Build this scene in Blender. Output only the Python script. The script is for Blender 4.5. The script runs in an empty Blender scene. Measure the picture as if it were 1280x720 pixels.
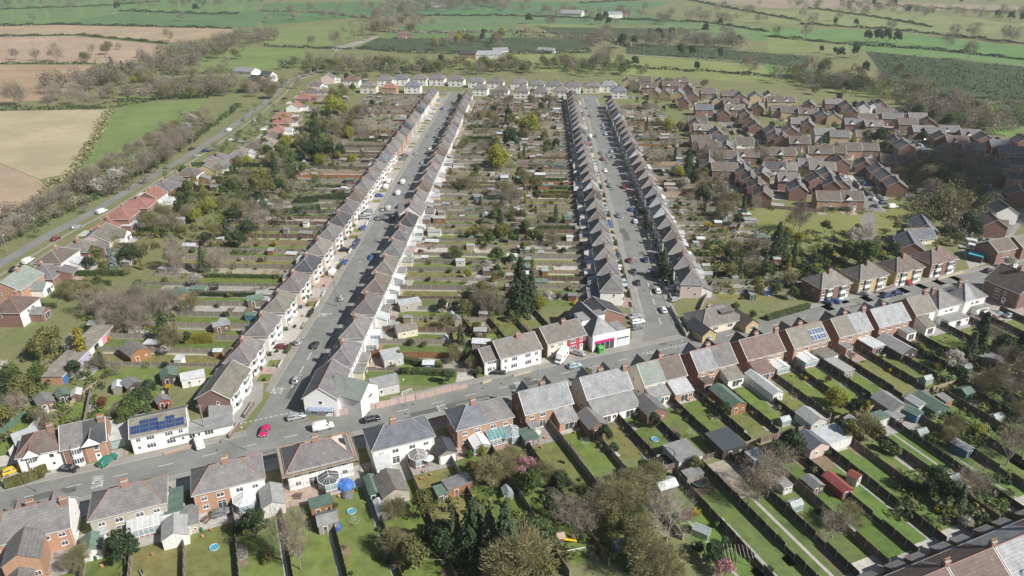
import bpy, math, random
from mathutils import Vector, Matrix
RND = random.Random(11)
SC = bpy.context.scene
COL = SC.collection
PI = math.pi
# ---------------------------------------------------------------- camera geometry (metres; camera 105 m above the ground)
CAM_H, FOC = 105.0, 900.0
PITCH = math.atan(433 / 900.0)
CP, SP = math.cos(PITCH), math.sin(PITCH)
def g(u, v, h=0.0):
 """ground point (at height h) seen at photo position u, v (1280 x 720)"""
 x, y = (u - 640) / FOC, (v - 360) / FOC
 fy, fz = CP - y * SP, -SP - y * CP
 t = (h - CAM_H) / fz
 return Vector((x * t, fy * t))
AX = Vector((math.cos(math.radians(22.5)), math.sin(math.radians(22.5))))
BX = Vector((AX.y, -AX.x))
def M(a, b):
 """along the main road (a) / away from it towards the near gardens (b)"""
 return AX * a + BX * b
def toM(p):
 return Vector((p.x * AX.x + p.y * AX.y, p.x * BX.x + p.y * BX.y))
RZ_M = math.radians(22.5)
# ---------------------------------------------------------------- objects
KIDS = {}
LABELS = []
def ob(name, me, parent=None, loc=(0, 0, 0), rz=0.0, sc=None):
 o = bpy.data.objects.new(name, me)
 COL.objects.link(o)
 o.location = (loc[0], loc[1], loc[2] if len(loc) > 2 else 0.0)
 if rz: o.rotation_euler = (0, 0, rz)
 if sc is not None: o.scale = sc if hasattr(sc, '__len__') else (sc, sc, sc)
 if parent is not None:
  o.parent = parent
  KIDS.setdefault(parent, []).append(o)
 return o
def tag(o, desc, cat, ref='', group=None, key=0.0):
 """label = desc + where it is; finished in finish_labels()"""
 o['category'] = cat
 if group: o['group'] = group
 LABELS.append([o, desc, ref, key])
 return o
def thing(name, desc, cat, loc, rz=0.0, ref='', group=None, key=0.0, sc=None):
 o = bpy.data.objects.new(name, None)
 o.empty_display_size = 0.5
 COL.objects.link(o)
 o.location = (loc[0], loc[1], loc[2] if len(loc) > 2 else 0.0)
 o.rotation_euler = (0, 0, rz)
 if sc is not None: o.scale = sc if hasattr(sc, '__len__') else (sc, sc, sc)
 return tag(o, desc, cat, ref, group, key)
def struct(name, me, loc=(0, 0, 0), kind='structure'):
 o = ob(name, me, None, loc)
 o['kind'] = kind
 return o
def copy_tree(root, loc, rz, desc, ref='', group=None, key=0.0, sc=None):
 r = root.copy()
 COL.objects.link(r)
 r.location = (loc[0], loc[1], loc[2] if len(loc) > 2 else 0.0)
 r.rotation_euler = (0, 0, rz)
 if sc is not None: r.scale = sc if hasattr(sc, '__len__') else (sc, sc, sc)
 for ch in KIDS.get(root, []):
  c = ch.copy(); COL.objects.link(c); c.parent = r
  KIDS.setdefault(r, []).append(c)
  for gc in KIDS.get(ch, []):
   d = gc.copy(); COL.objects.link(d); d.parent = c
   KIDS.setdefault(c, []).append(d)
 return tag(r, desc, r['category'], ref, group or r.get('group'), key)
ORD = ('first second third fourth fifth sixth seventh eighth ninth tenth eleventh twelfth thirteenth fourteenth fifteenth sixteenth '
  'seventeenth eighteenth nineteenth twentieth').split()
def nth(i):
 """0 -> first"""
 if i < 20: return ORD[i]
 if i == 29: return 'thirtieth'
 if i == 39: return 'fortieth'
 return ['twenty', 'thirty', 'forty', 'fifty'][i // 10 - 2] + '-' + ORD[i % 10]
def finish_labels():
 by = {}
 for e in LABELS:
  by.setdefault((e[1], e[2]), []).append(e)
 for (d, ref), es in by.items():
  if len(es) == 1:
   es[0][0]['label'] = (d + ' ' + ref).strip()
   continue
  es.sort(key=lambda e: e[3] or (e[0].location.x ** 2 + e[0].location.y ** 2))
  n = len(es)
  for i, e in enumerate(es):
   if n == 2: w = ('nearer', 'farther')[i] + ' of two'
   else: w = nth(i) + ' going away'
   e[0]['label'] = (d.rstrip(',') + ', ' + w + ', ' + ref).strip().strip(',')
# ---------------------------------------------------------------- mesh builder
class MB:
 def __init__(s): s.v, s.f, s.m, s.c = [], [], [], []
 def poly(s, pts, m=0, c=None):
  n = len(s.v)
  s.v.extend([tuple(p) for p in pts])
  s.f.append(tuple(range(n, n + len(pts)))); s.m.append(m); s.c.append(c)
 def box(s, x0, x1, y0, y1, z0, z1, m=0, bottom=False, c=None):
  p = [(x0, y0, z0), (x1, y0, z0), (x1, y1, z0), (x0, y1, z0), (x0, y0, z1), (x1, y0, z1), (x1, y1, z1), (x0, y1, z1)]
  n = len(s.v); s.v.extend(p)
  fs = [(4, 5, 6, 7), (0, 1, 5, 4), (1, 2, 6, 5), (2, 3, 7, 6), (3, 0, 4, 7)]
  if bottom: fs.append((3, 2, 1, 0))
  for f in fs:
   s.f.append(tuple(n + i for i in f)); s.m.append(m); s.c.append(c)
 def prism(s, pts, z0, z1, m=0, top=None, c=None):
  n = len(s.v); k = len(pts)
  s.v.extend([(p[0], p[1], z0) for p in pts] + [(p[0], p[1], z1) for p in pts])
  for i in range(k):
   j = (i + 1) % k
   s.f.append((n + i, n + j, n + k + j, n + k + i)); s.m.append(m); s.c.append(c)
  s.f.append(tuple(n + k + i for i in range(k))); s.m.append(m if top is None else top); s.c.append(c)
 def tube(s, p, q, r0, r1=None, n=5, m=0, cap=False, c=None):
  p, q = Vector(p), Vector(q); r1 = r0 if r1 is None else r1
  d = (q - p)
  if d.length < 1e-6: return
  d.normalize()
  u = d.orthogonal().normalized(); w = d.cross(u)
  b = len(s.v)
  for c0, r in ((p, r0), (q, r1)):
   for i in range(n):
    a = 2 * PI * i / n
    s.v.append(tuple(c0 + u * (math.cos(a) * r) + w * (math.sin(a) * r)))
  for i in range(n):
   j = (i + 1) % n
   s.f.append((b + i, b + j, b + n + j, b + n + i)); s.m.append(m); s.c.append(c)
  if cap:
   s.f.append(tuple(b + n + i for i in range(n))); s.m.append(m); s.c.append(c)
 def rings(s, rings, m=0, closed=True, cap=True, c=None):
  """loft between rings of equal length"""
  b = len(s.v); k = len(rings[0])
  for r in rings: s.v.extend([tuple(p) for p in r])
  for a in range(len(rings) - 1):
   for i in range(k if closed else k - 1):
    j = (i + 1) % k
    s.f.append((b + a * k + i, b + a * k + j, b + (a + 1) * k + j, b + (a + 1) * k + i)); s.m.append(m); s.c.append(c)
  if cap:
   s.f.append(tuple(b + k - 1 - i for i in range(k))); s.m.append(m); s.c.append(c)
   e = b + (len(rings) - 1) * k
   s.f.append(tuple(e + i for i in range(k))); s.m.append(m); s.c.append(c)
 def mesh(s, name, mats, smooth=False):
  me = bpy.data.meshes.new(name)
  me.from_pydata(s.v, [], s.f)
  for mt in (mats if isinstance(mats, (list, tuple)) else [mats]):
   me.materials.append(mt)
  if any(s.m): me.polygons.foreach_set('material_index', s.m)
  if any(c is not None for c in s.c):
   at = me.color_attributes.new('Col', 'FLOAT_COLOR', 'CORNER')
   buf = []
   for f, c in zip(s.f, s.c):
    c = c or (1, 1, 1)
    buf.extend((c[0], c[1], c[2], 1.0) * len(f))
   at.data.foreach_set('color', buf)
  if smooth: me.polygons.foreach_set('use_smooth', [True] * len(s.f))
  me.update()
  return me
CACHE = {}
def cached(key, fn):
 if key not in CACHE: CACHE[key] = fn()
 return CACHE[key]
# ---------------------------------------------------------------- materials
MATS = {}
def mat(name, c1, c2=None, scale=1.0, rough=0.85, spec=0.3, stretch=(1, 1, 1), detail=4.0, vary=0.0, attr=False, metal=0.0, lo=0.35, hi=0.65,
  c3=None, scale3=None, lo3=0.55, hi3=0.7, coord='Object', bump=0.0, trans=0.0, rows=None, alpha=None):
 if name in MATS: return MATS[name]
 m = bpy.data.materials.new(name); m.use_nodes = True
 N, L = m.node_tree.nodes, m.node_tree.links
 b = N['Principled BSDF']
 b.inputs['Roughness'].default_value = rough
 b.inputs['Specular IOR Level'].default_value = spec
 b.inputs['Metallic'].default_value = metal
 out = None
 def rgb(c):
  n = N.new('ShaderNodeRGB'); n.outputs[0].default_value = (*c, 1); return n.outputs[0]
 def mix(f, a, c, t='MIX'):
  n = N.new('ShaderNodeMix'); n.data_type = 'RGBA'; n.blend_type = t
  if isinstance(f, float): n.inputs[0].default_value = f
  else: L.new(f, n.inputs[0])
  L.new(a, n.inputs[6]); L.new(c, n.inputs[7]); return n.outputs[2]
 tc = N.new('ShaderNodeTexCoord')
 def noise(sc, lo, hi, st=(1, 1, 1), det=detail):
  mp = N.new('ShaderNodeMapping'); mp.inputs['Scale'].default_value = st
  L.new(tc.outputs[coord], mp.inputs[0])
  if coord == 'Object' and vary:
   oi = N.new('ShaderNodeObjectInfo')
   vm = N.new('ShaderNodeVectorMath'); vm.operation = 'SCALE'
   vm.inputs[0].default_value = (37.0, 91.0, 17.0); L.new(oi.outputs['Random'], vm.inputs['Scale'])
   L.new(vm.outputs[0], mp.inputs['Location'])
  n = N.new('ShaderNodeTexNoise'); n.inputs['Scale'].default_value = sc; n.inputs['Detail'].default_value = det
  n.inputs['Roughness'].default_value = 0.62
  L.new(mp.outputs[0], n.inputs['Vector'])
  r = N.new('ShaderNodeMapRange'); r.inputs[1].default_value = lo; r.inputs[2].default_value = hi
  L.new(n.outputs[0], r.inputs[0]); return r.outputs[0], n.outputs[0]
 out = rgb(c1)
 raw = None
 if c2 is not None:
  f, raw = noise(scale, lo, hi, stretch)
  out = mix(f, out, rgb(c2))
 if c3 is not None:
  f3, _ = noise(scale3 or scale * 3, lo3, hi3)
  out = mix(f3, out, rgb(c3))
 if rows:      # courses of tiles / bricks / boards as fine darker joints
  axis, per, dark, wid = rows
  sx = N.new('ShaderNodeSeparateXYZ'); L.new(tc.outputs['Object'], sx.inputs[0])
  md = N.new('ShaderNodeMath'); md.operation = 'MULTIPLY'; md.inputs[1].default_value = 1.0 / per; L.new(sx.outputs[axis], md.inputs[0])
  fr = N.new('ShaderNodeMath'); fr.operation = 'FRACT'; L.new(md.outputs[0], fr.inputs[0])
  lt = N.new('ShaderNodeMath'); lt.operation = 'LESS_THAN'; lt.inputs[1].default_value = wid; L.new(fr.outputs[0], lt.inputs[0])
  mu = N.new('ShaderNodeMath'); mu.operation = 'MULTIPLY'; mu.inputs[1].default_value = dark; L.new(lt.outputs[0], mu.inputs[0])
  out = mix(mu.outputs[0], out, rgb((c1[0] * .35, c1[1] * .35, c1[2] * .35)))
 if attr:
  a = N.new('ShaderNodeVertexColor'); a.layer_name = 'Col'
  out = mix(1.0, out, a.outputs[0], 'MULTIPLY')
 if vary:
  oi = N.new('ShaderNodeObjectInfo')
  r = N.new('ShaderNodeMapRange'); r.inputs[3].default_value = 1 - vary; r.inputs[4].default_value = 1 + vary
  L.new(oi.outputs['Random'], r.inputs[0])
  h = N.new('ShaderNodeHueSaturation'); L.new(r.outputs[0], h.inputs['Value']); L.new(out, h.inputs['Color'])
  r2 = N.new('ShaderNodeMapRange'); r2.inputs[3].default_value = 0.5 + vary * .06; r2.inputs[4].default_value = 0.5 - vary * .06
  L.new(oi.outputs['Random'], r2.inputs[0]); L.new(r2.outputs[0], h.inputs['Hue'])
  out = h.outputs[0]
 L.new(out, b.inputs['Base Color'])
 if bump and raw is not None:
  bp = N.new('ShaderNodeBump'); bp.inputs['Strength'].default_value = bump; L.new(raw, bp.inputs['Height']); L.new(bp.outputs[0], b.inputs['Normal'])
 if trans:     # thin leaves let some light through
  tr = N.new('ShaderNodeBsdfTranslucent'); L.new(out, tr.inputs[0])
  mx = N.new('ShaderNodeMixShader'); mx.inputs[0].default_value = trans
  L.new(b.outputs[0], mx.inputs[1]); L.new(tr.outputs[0], mx.inputs[2])
  L.new(mx.outputs[0], N['Material Output'].inputs[0])
 MATS[name] = m
 return m
def roofmat(name, c, d=None, lich=None):
 d = d or tuple(x * .62 for x in c)
 return mat(name, c, d, scale=0.55, stretch=(1, 1, .45), rough=.75, spec=.35, vary=.13, lo=.3, hi=.72, c3=lich or tuple(min(1, x * 1.45 + .02) for x in c), scale3=1.6, lo3=.56, hi3=.8,
    rows=(2, .36, .35, .2))
ROOF = {
 'grey': roofmat('roof_slate_grey', (.212, .206, .203)),
 'mauve': roofmat('roof_mauve_slate', (.195, .182, .188)),
 'dark': roofmat('roof_dark_slate', (.085, .088, .097)),
 'blue': roofmat('roof_blue_slate', (.175, .190, .215)),
 'pale': roofmat('roof_pale_slate', (.34, .35, .36), (.19, .195, .20)),
 'green': roofmat('roof_green_grey_tile', (.255, .29, .265), (.19, .21, .19)),
 'olive': roofmat('roof_olive_tile', (.225, .215, .178)),
 'taupe': roofmat('roof_taupe_tile', (.225, .208, .188)),
 'brown': roofmat('roof_brown_tile', (.165, .138, .120)),
 'rust': roofmat('roof_rust_tile', (.185, .135, .118)),
 'red': roofmat('roof_red_tile', (.31, .16, .13)),
 'pink': roofmat('roof_faded_red_tile', (.36, .19, .155)),
}
def wallmat(name, c, k=.8, rows=None, sc=1.2):
 return mat(name, c, tuple(x * k for x in c), scale=sc, rough=.9, spec=.2, vary=.06, lo=.45, hi=.85, rows=rows)
WALL = {
 'white': wallmat('wall_white_render', (.80, .79, .76), .88),
 'cream': wallmat('wall_cream_render', (.70, .63, .50), .88),
 'yellow': wallmat('wall_buff_brick', (.50, .40, .24), .85),
 'pebble': wallmat('wall_grey_pebbledash', (.42, .385, .33), .8),
 'pinkish': wallmat('wall_pink_pebbledash', (.58, .47, .42), .85),
 'orange': wallmat('wall_orange_brick', (.44, .27, .185), .78, (2, .30, .25, .22), 2.0),
 'brick': wallmat('wall_red_brick', (.262, .156, .126), .72, (2, .30, .25, .22), 2.0),
 'brownbrick': wallmat('wall_brown_brick', (.225, .15, .125), .75, (2, .30, .25, .22), 2.0),
 'grey': wallmat('wall_grey_render', (.50, .51, .50), .88),
}
WHITE = mat('white_upvc', (.82, .82, .81), rough=.4, spec=.5)
GUT = mat('white_gutter', (.70, .70, .69), rough=.5)
BLACKP = mat('black_gutter', (.03, .03, .03), rough=.5)
GLASS = mat('window_glass', (.035, .045, .055), (.10, .11, .12), scale=.7, rough=.08, spec=.9, vary=.3)
GLASS2 = mat('conservatory_glass', (.20, .26, .29), (.32, .37, .39), scale=1.5, rough=.1, spec=.9, vary=.15)
GLASS3 = mat('teal_roof_glass', (.10, .25, .26), (.20, .36, .36), scale=1.0, rough=.1, spec=.9, vary=.1)
CLAY = mat('clay_ridge_tile', (.34, .20, .165), (.27, .165, .14), scale=2, vary=.1)
RIDGEG = mat('grey_ridge_tile', (.33, .325, .32), (.25, .24, .24), scale=2, vary=.1)
STACK = mat('chimney_brick', (.37, .225, .18), (.27, .165, .13), scale=2.2, vary=.12, rows=(2, .3, .25, .22))
POT = mat('chimney_pot_clay', (.46, .26, .15), (.36, .2, .12), scale=3, vary=.2)
FELT = mat('roofing_felt', (.27, .275, .275), (.19, .19, .19), scale=.6, rough=.9, vary=.18, c3=(.26, .26, .25), scale3=2.2)
FELTG = mat('green_felt', (.14, .21, .17), (.10, .15, .12), scale=.8, rough=.9, vary=.15)
FELTP = mat('pale_flat_roof', (.52, .54, .55), (.40, .42, .42), scale=.7, rough=.8, vary=.15)
ASBESTOS = mat('corrugated_cement_sheet', (.40, .41, .40), (.30, .31, .29), scale=.9, rough=.9, vary=.12, rows=(0, .3, .5, .35))
REDSHEET = mat('red_sheet_roof', (.30, .09, .08), (.24, .07, .06), scale=1, vary=.1, rows=(0, .3, .4, .3))
def woodmat(n, c): return mat(n, c, tuple(x * .7 for x in c), scale=1.2, stretch=(6, 6, .4), rough=.9, vary=.2, rows=(0, .15, .45, .14))
WOOD = {'brown': woodmat('brown_timber', (.185, .130, .100)), 'orange': woodmat('orange_timber', (.34, .175, .085)), 'grey': woodmat('weathered_timber', (.30, .265, .225)),
  'pale': woodmat('pale_timber', (.42, .33, .24)), 'red': woodmat('red_stained_timber', (.25, .085, .06)), 'green': woodmat('green_painted_timber', (.09, .17, .13)),
  'pinkf': woodmat('pinkish_timber', (.50, .39, .35)), 'blue': woodmat('blue_painted_timber', (.10, .20, .32)), 'white': woodmat('white_painted_timber', (.72, .71, .68)), 'dark': woodmat('dark_timber', (.085, .070, .062))}
CONC = mat('concrete', (.44, .43, .40), (.34, .33, .31), scale=1.3, rough=.95, vary=.1)
POSTM = mat('concrete_post', (.46, .44, .40), (.36, .35, .32), scale=2, rough=.95, vary=.1)
STEEL = mat('galvanised_steel', (.45, .46, .47), (.36, .37, .38), scale=3, rough=.45, metal=.7)
TYRE = mat('tyre_rubber', (.02, .02, .02), rough=.9)
RIM = mat('alloy_rim', (.45, .45, .46), rough=.35, metal=.8)
SOLAR = mat('solar_cell_blue', (.02, .042, .12), (.035, .065, .16), scale=3, rough=.15, spec=.8)
DOORC = {'white': WHITE, 'blue': mat('door_blue', (.06, .16, .38), rough=.5), 'red': mat('door_red', (.30, .03, .03), rough=.5), 'black': mat('door_black', (.03, .03, .035), rough=.5),
   'brown': mat('door_brown', (.16, .08, .04), rough=.5), 'lilac': mat('door_lilac', (.42, .42, .60), rough=.5), 'pink': mat('door_pink', (.72, .26, .38), rough=.5),
   'grey': mat('door_grey', (.30, .31, .32), rough=.5), 'pale': mat('door_pale', (.62, .66, .68), rough=.5), 'teal': mat('door_teal', (.16, .26, .26), rough=.5)}
# ================================================================ building kit (local frame: front faces -y, x along the front)
def win_mesh(w, h, n, fm, bars=False):
 def mk():
  a, t = MB(), .07
  a.box(-w / 2, w / 2, -.06, 0, 0, t, 0, True); a.box(-w / 2, w / 2, -.06, 0, h - t, h, 0, True)
  for i in range(n + 1):
   x = -w / 2 + (w - t) * i / n
   a.box(x, x + t, -.058, 0, t, h - t, 0, True)
  if h > 1.0 and n > 1: a.box(-w / 2 + t, w / 2 - t, -.055, 0, h * .7, h * .7 + .05, 0, True)
  a.box(-w / 2 - .05, w / 2 + .05, -.12, 0, -.07, -.002, 0, True)
  return a.mesh('window', fm)
 def pk():
  a = MB(); a.box(-w / 2 + .05, w / 2 - .05, -.03, 0, .05, h - .05, 0, True)
  return a.mesh('pane', GLASS)
 def fk():
  a = MB(); t = .09
  a.box(-w / 2, w / 2, -.05, 0, 0, h, 0, True)
  k = (w - t) / n
  for i in range(n): a.box(-w / 2 + t + i * k, -w / 2 + i * k + k, -.062, -.05, t, h - t, 1, True)
  return a.mesh('window', [fm, GLASS])
 return mk, pk, fk
def add_window(par, x, y, z, w, h, rz=0.0, n=2, far=False, fm=None, name='window'):
 fm = fm or WHITE
 mk, pk, fk = win_mesh(w, h, n, fm)
 if far:
  return ob(name, cached(('wf', w, h, n, fm.name), fk), par, (x, y, z), rz)
 o = ob(name, cached(('w', w, h, n, fm.name), mk), par, (x, y, z), rz)
 if par is not None and par.parent is None:
  ob('pane', cached(('p', w, h), pk), o)
 else:
  ob('pane', cached(('p', w, h), pk), par, (x, y, z), rz)
 return o
def add_door(par, x, y, z, rz=0.0, m=None, w=.95, h=2.05):
 m = m or WHITE
 def mk():
  a = MB(); a.box(-w / 2, w / 2, -.05, 0, 0, h, 0, True)
  a.box(-w / 2 - .08, -w / 2, -.08, 0, 0, h + .08, 1, True); a.box(w / 2, w / 2 + .08, -.08, 0, 0, h + .08, 1, True); a.box(-w / 2, w / 2, -.08, 0, h, h + .08, 1, True)
  a.box(-w * .28, w * .28, -.062, -.05, h * .58, h * .9, 2, True)
  return a.mesh('door', [m, WHITE, GLASS])
 return ob('door', cached(('door', m.name, w, h), mk), par, (x, y, z), rz)
def hip_faces(W, D, z0, rise, ov, mats=(0, 0)):
 """returns a closed hipped roof and its ridge lines"""
 a = MB(); w, d = W / 2 + ov, D / 2 + ov
 ml, mr = mats
 lines = []
 zb = z0 - .16
 if w > d + .05:
  r = w - d * .92
  A, B = (-r, 0, z0 + rise), (r, 0, z0 + rise)
  for s in (-1, 1):
   p0, p1 = (-w, s * d, z0), (w, s * d, z0)
   m0, m1 = (0, s * d, z0), (0, 0, z0 + rise)
   if s < 0:
    a.poly([p0, m0, m1, A], ml); a.poly([m0, p1, B, m1], mr)
   else:
    a.poly([m0, p0, A, m1], ml); a.poly([p1, m0, m1, B], mr)
  a.poly([(-w, d, z0), (-w, -d, z0), A], ml); a.poly([(w, -d, z0), (w, d, z0), B], mr)
  lines = [(A, B), (A, (-w, -d, z0)), (A, (-w, d, z0)), (B, (w, -d, z0)), (B, (w, d, z0))]
 elif d > w + .05:
  r = d - w * .92
  A, B = (0, -r, z0 + rise), (0, r, z0 + rise)
  for s, mm in ((-1, ml), (1, mr)):
   q = [(s * w, -d, z0), (s * w, d, z0), B, A]
   a.poly(q if s > 0 else q[::-1], mm)
  a.poly([(-w, -d, z0), (w, -d, z0), A], ml); a.poly([(w, d, z0), (-w, d, z0), B], mr)
  lines = [(A, B), (A, (-w, -d, z0)), (A, (w, -d, z0)), (B, (-w, d, z0)), (B, (w, d, z0))]
 else:
  A = (0, 0, z0 + rise); c = [(-w, -d, z0), (w, -d, z0), (w, d, z0), (-w, d, z0)]
  for i in range(4): a.poly([c[i], c[(i + 1) % 4], A], ml); lines.append((A, c[i]))
 c = [(-w, -d), (w, -d), (w, d), (-w, d)]
 for i in range(4):
  p, q = c[i], c[(i + 1) % 4]
  a.poly([(p[0], p[1], zb), (q[0], q[1], zb), (q[0], q[1], z0), (p[0], p[1], z0)], ml)
 a.poly([(x, y, zb) for x, y in c[::-1]], ml)
 return a, lines
def gable_faces(W, D, z0, rise, ov, mats=(0, 0), a=None, verge=.18):
 """ridge along x"""
 a = a or MB(); w, d = W / 2 + verge, D / 2 + ov
 ml, mr = mats; t = .16
 zo = z0 - rise * ov / (D / 2)
 for s in (-1, 1):
  for x0, x1, mm in ((-w, 0, ml), (0, w, mr)):
   q = [(x0, s * d, zo), (x1, s * d, zo), (x1, 0, z0 + rise), (x0, 0, z0 + rise)]
   a.poly(q if s < 0 else q[::-1], mm)
   q = [(p[0], p[1], p[2] - t) for p in q]
   a.poly(q[::-1] if s < 0 else q, mm)
  q = [(-w, s * d, zo - t), (w, s * d, zo - t), (w, s * d, zo), (-w, s * d, zo)]
  a.poly(q if s < 0 else q[::-1], ml)
  for e, mm in ((-w, ml), (w, mr)):
   q = [(e, s * d, zo - t), (e, s * d, zo), (e, 0, z0 + rise), (e, 0, z0 + rise - t)]
   a.poly(q, mm)
 return a, [((-w, 0, z0 + rise), (w, 0, z0 + rise))]
def ridge_mesh(lines, m, r=.1):
 a = MB()
 for p, q in lines:
  a.tube((p[0], p[1], p[2] + .03), (q[0], q[1], q[2] + .03), r, n=5)
 return a.mesh('ridge_cap', m)
def wall_mesh(W, D, H, mats, gable=0.0, key=None):
 """mats: front left/right, rear left/right, side left/right"""
 def mk():
  a = MB(); w, d = W / 2, D / 2
  a.poly([(-w, -d, 0), (0, -d, 0), (0, -d, H), (-w, -d, H)], 0); a.poly([(0, -d, 0), (w, -d, 0), (w, -d, H), (0, -d, H)], 1)
  a.poly([(0, d, 0), (-w, d, 0), (-w, d, H), (0, d, H)], 2); a.poly([(w, d, 0), (0, d, 0), (0, d, H), (w, d, H)], 3)
  for s, mm in ((-1, 4), (1, 5)):
   q = [(s * w, -d, 0), (s * w, d, 0), (s * w, d, H)] + ([(s * w, 0, H + gable)] if gable else []) + [(s * w, -d, H)]
   a.poly(q if s > 0 else q[::-1], mm)
  return a.mesh('wall', mats)
 return cached(('wall', W, D, H, gable, tuple(m.name for m in mats)), mk)
def chimney_mesh(w, d, h, m=None):
 m = m or STACK
 def mk():
  a = MB(); a.box(-w / 2, w / 2, -d / 2, d / 2, -.9, h - .25, 0); a.box(-w / 2 - .06, w / 2 + .06, -d / 2 - .06, d / 2 + .06, h - .25, h - .1, 0, True)
  a.box(-w / 2, w / 2, -d / 2, d / 2, h - .1, h, 1)
  return a.mesh('chimney', [m, CONC])
 return cached(('chim', w, d, h, m.name), mk)
def pot_mesh():
 def mk():
  a = MB(); k = 8
  prof = [(.13, 0), (.11, .12), (.12, .42), (.15, .46), (.14, .52)]
  a.rings([[(r * math.cos(2 * PI * i / k), r * math.sin(2 * PI * i / k), z) for i in range(k)] for r, z in prof])
  return a.mesh('chimney_pot', POT)
 return cached('pot', mk)
def add_chimney(par, x, y, z, w=1.3, d=.75, h=1.3, pots=4, m=None, lod=0):
 c = ob('chimney', chimney_mesh(w, d, h, m), par, (x, y, z))
 if lod < 2:
  for i in range(pots):
   ob('chimney_pot', pot_mesh(), c, (-w / 2 + w * (i + .5) / pots, 0, h))
 return c
def bay_mesh(w, dep, z0, z1, storeys, wm, roof, gl):
 """splayed bay of bands of render and glass with a little hipped lid"""
 def plan(k=0.0): return [(-w / 2 - k, 0), (-w / 2 + dep * .7 - k * .7, -dep - k), (w / 2 - dep * .7 + k * .7, -dep - k), (w / 2 + k, 0)]
 def mk():
  a = MB(); fl = (z1 - z0) / storeys
  for s in range(storeys):
   b = z0 + fl * s
   a.prism(plan(), b, b + .85, 0); a.prism(plan(), b + fl - .35, b + fl, 0)
   ps = plan()
   for i in range(3):
    p, q = Vector(ps[i]), Vector(ps[i + 1])
    for k in range(0, 4 if i == 1 else 2):
     t = k / (3 if i == 1 else 1)
     c = p.lerp(q, t)
     a.box(c.x - .05, c.x + .05, c.y - .05, c.y + .05, b + .85, b + fl - .35, 1)
  a.prism(plan(.12), z1, z1 + .12, 1)
  pt = plan(.10)
  top = [(-w * .22, 0, z1 + .75), (w * .22, 0, z1 + .75)]
  a.poly([(pt[0][0], pt[0][1], z1 + .121), (pt[1][0], pt[1][1], z1 + .121), top[0]], 2)
  a.poly([(pt[1][0], pt[1][1], z1 + .121), (pt[2][0], pt[2][1], z1 + .121), top[1], top[0]], 2)
  a.poly([(pt[2][0], pt[2][1], z1 + .121), (pt[3][0], pt[3][1], z1 + .121), top[1]], 2)
  return a.mesh('bay_window', [wm, WHITE, roof])
 def pk():
  a = MB(); fl = (z1 - z0) / storeys
  a.prism(plan(-.05), .86, fl - .36, 0)
  return a.mesh('pane', GLASS)
 return cached(('bay', w, dep, z0, z1, storeys, wm.name, roof.name), mk), cached(('bayp', w, dep, z0, z1, storeys), pk)
def add_extension(par, x0, x1, y0, dep, h, kind, wm, rm, lod=0, win='door'):
 key = ('ext', x0, x1, y0, dep, h, kind, wm.name, rm.name)
 def mk():
  a = MB(); y1 = y0 + dep
  a.box(x0, x1, y0 + .01, y1, 0, h, 0)
  if kind == 'flat':
   a.box(x0 - .12, x1 + .12, y0 + .02, y1 + .15, h + .002, h + .16, 1)
  elif kind == 'lean':
   t = h + dep * .36
   for dz in (0.0, .12):
    q = [(x0 - .15, y0 + .02, t + dz), (x1 + .15, y0 + .02, t + dz), (x1 + .15, y1 + .25, h - .06 + dz), (x0 - .15, y1 + .25, h - .06 + dz)]
    a.poly(q[::-1] if dz else q, 1)
   for e in (x0 - .15, x1 + .15): a.poly([(e, y0 + .02, t), (e, y1 + .25, h - .06), (e, y1 + .25, h + .06), (e, y0 + .02, t + .12)], 1)
   a.poly([(x0 - .15, y1 + .25, h - .06), (x1 + .15, y1 + .25, h - .06), (x1 + .15, y1 + .25, h + .06), (x0 - .15, y1 + .25, h + .06)], 1)
   for e in (x0, x1): a.poly([(e, y0 + .02, h), (e, y1, h), (e, y0 + .02, t)], 0)
  else:                     # gable, ridge along y
   xm, r = (x0 + x1) / 2, (x1 - x0) * .32
   a.poly([(x0, y1, h), (x1, y1, h), (xm, y1, h + r)], 0)
   for s, e in ((-1, x0 - .2), (1, x1 + .2)):
    zz = h - .2 * r / ((x1 - x0) / 2)
    for dz in (.02, .15):
     q = [(e, y0 - .8, zz + dz), (e, y1 + .2, zz + dz), (xm, y1 + .2, h + r + dz), (xm, y0 - .8, h + r + dz)]
     a.poly(q if s > 0 else q[::-1], 1)
    a.poly([(e, y1 + .2, zz + .02), (e, y1 + .2, zz + .15), (xm, y1 + .2, h + r + .15), (xm, y1 + .2, h + r + .02)], 1)
  return a.mesh('extension', [wm, rm])
 e = ob('extension', cached(key, mk), par)
 xm, w = (x0 + x1) / 2, x1 - x0
 if win and w > 1.6:
  far = lod > 0
  if win == 'door':
   add_window(e, xm, y0 + dep + .001, .12, min(2.2, w - .7), 2.0, PI, 2, True, name='patio_door')
  else:
   add_window(e, xm, y0 + dep + .001, .95, min(1.5, w - .6), 1.1, PI, 2, True)
  if w > 4.4: add_window(e, x0 + .95, y0 + dep + .001, .95, 1.1, 1.1, PI, 2, True)
 return e
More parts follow.
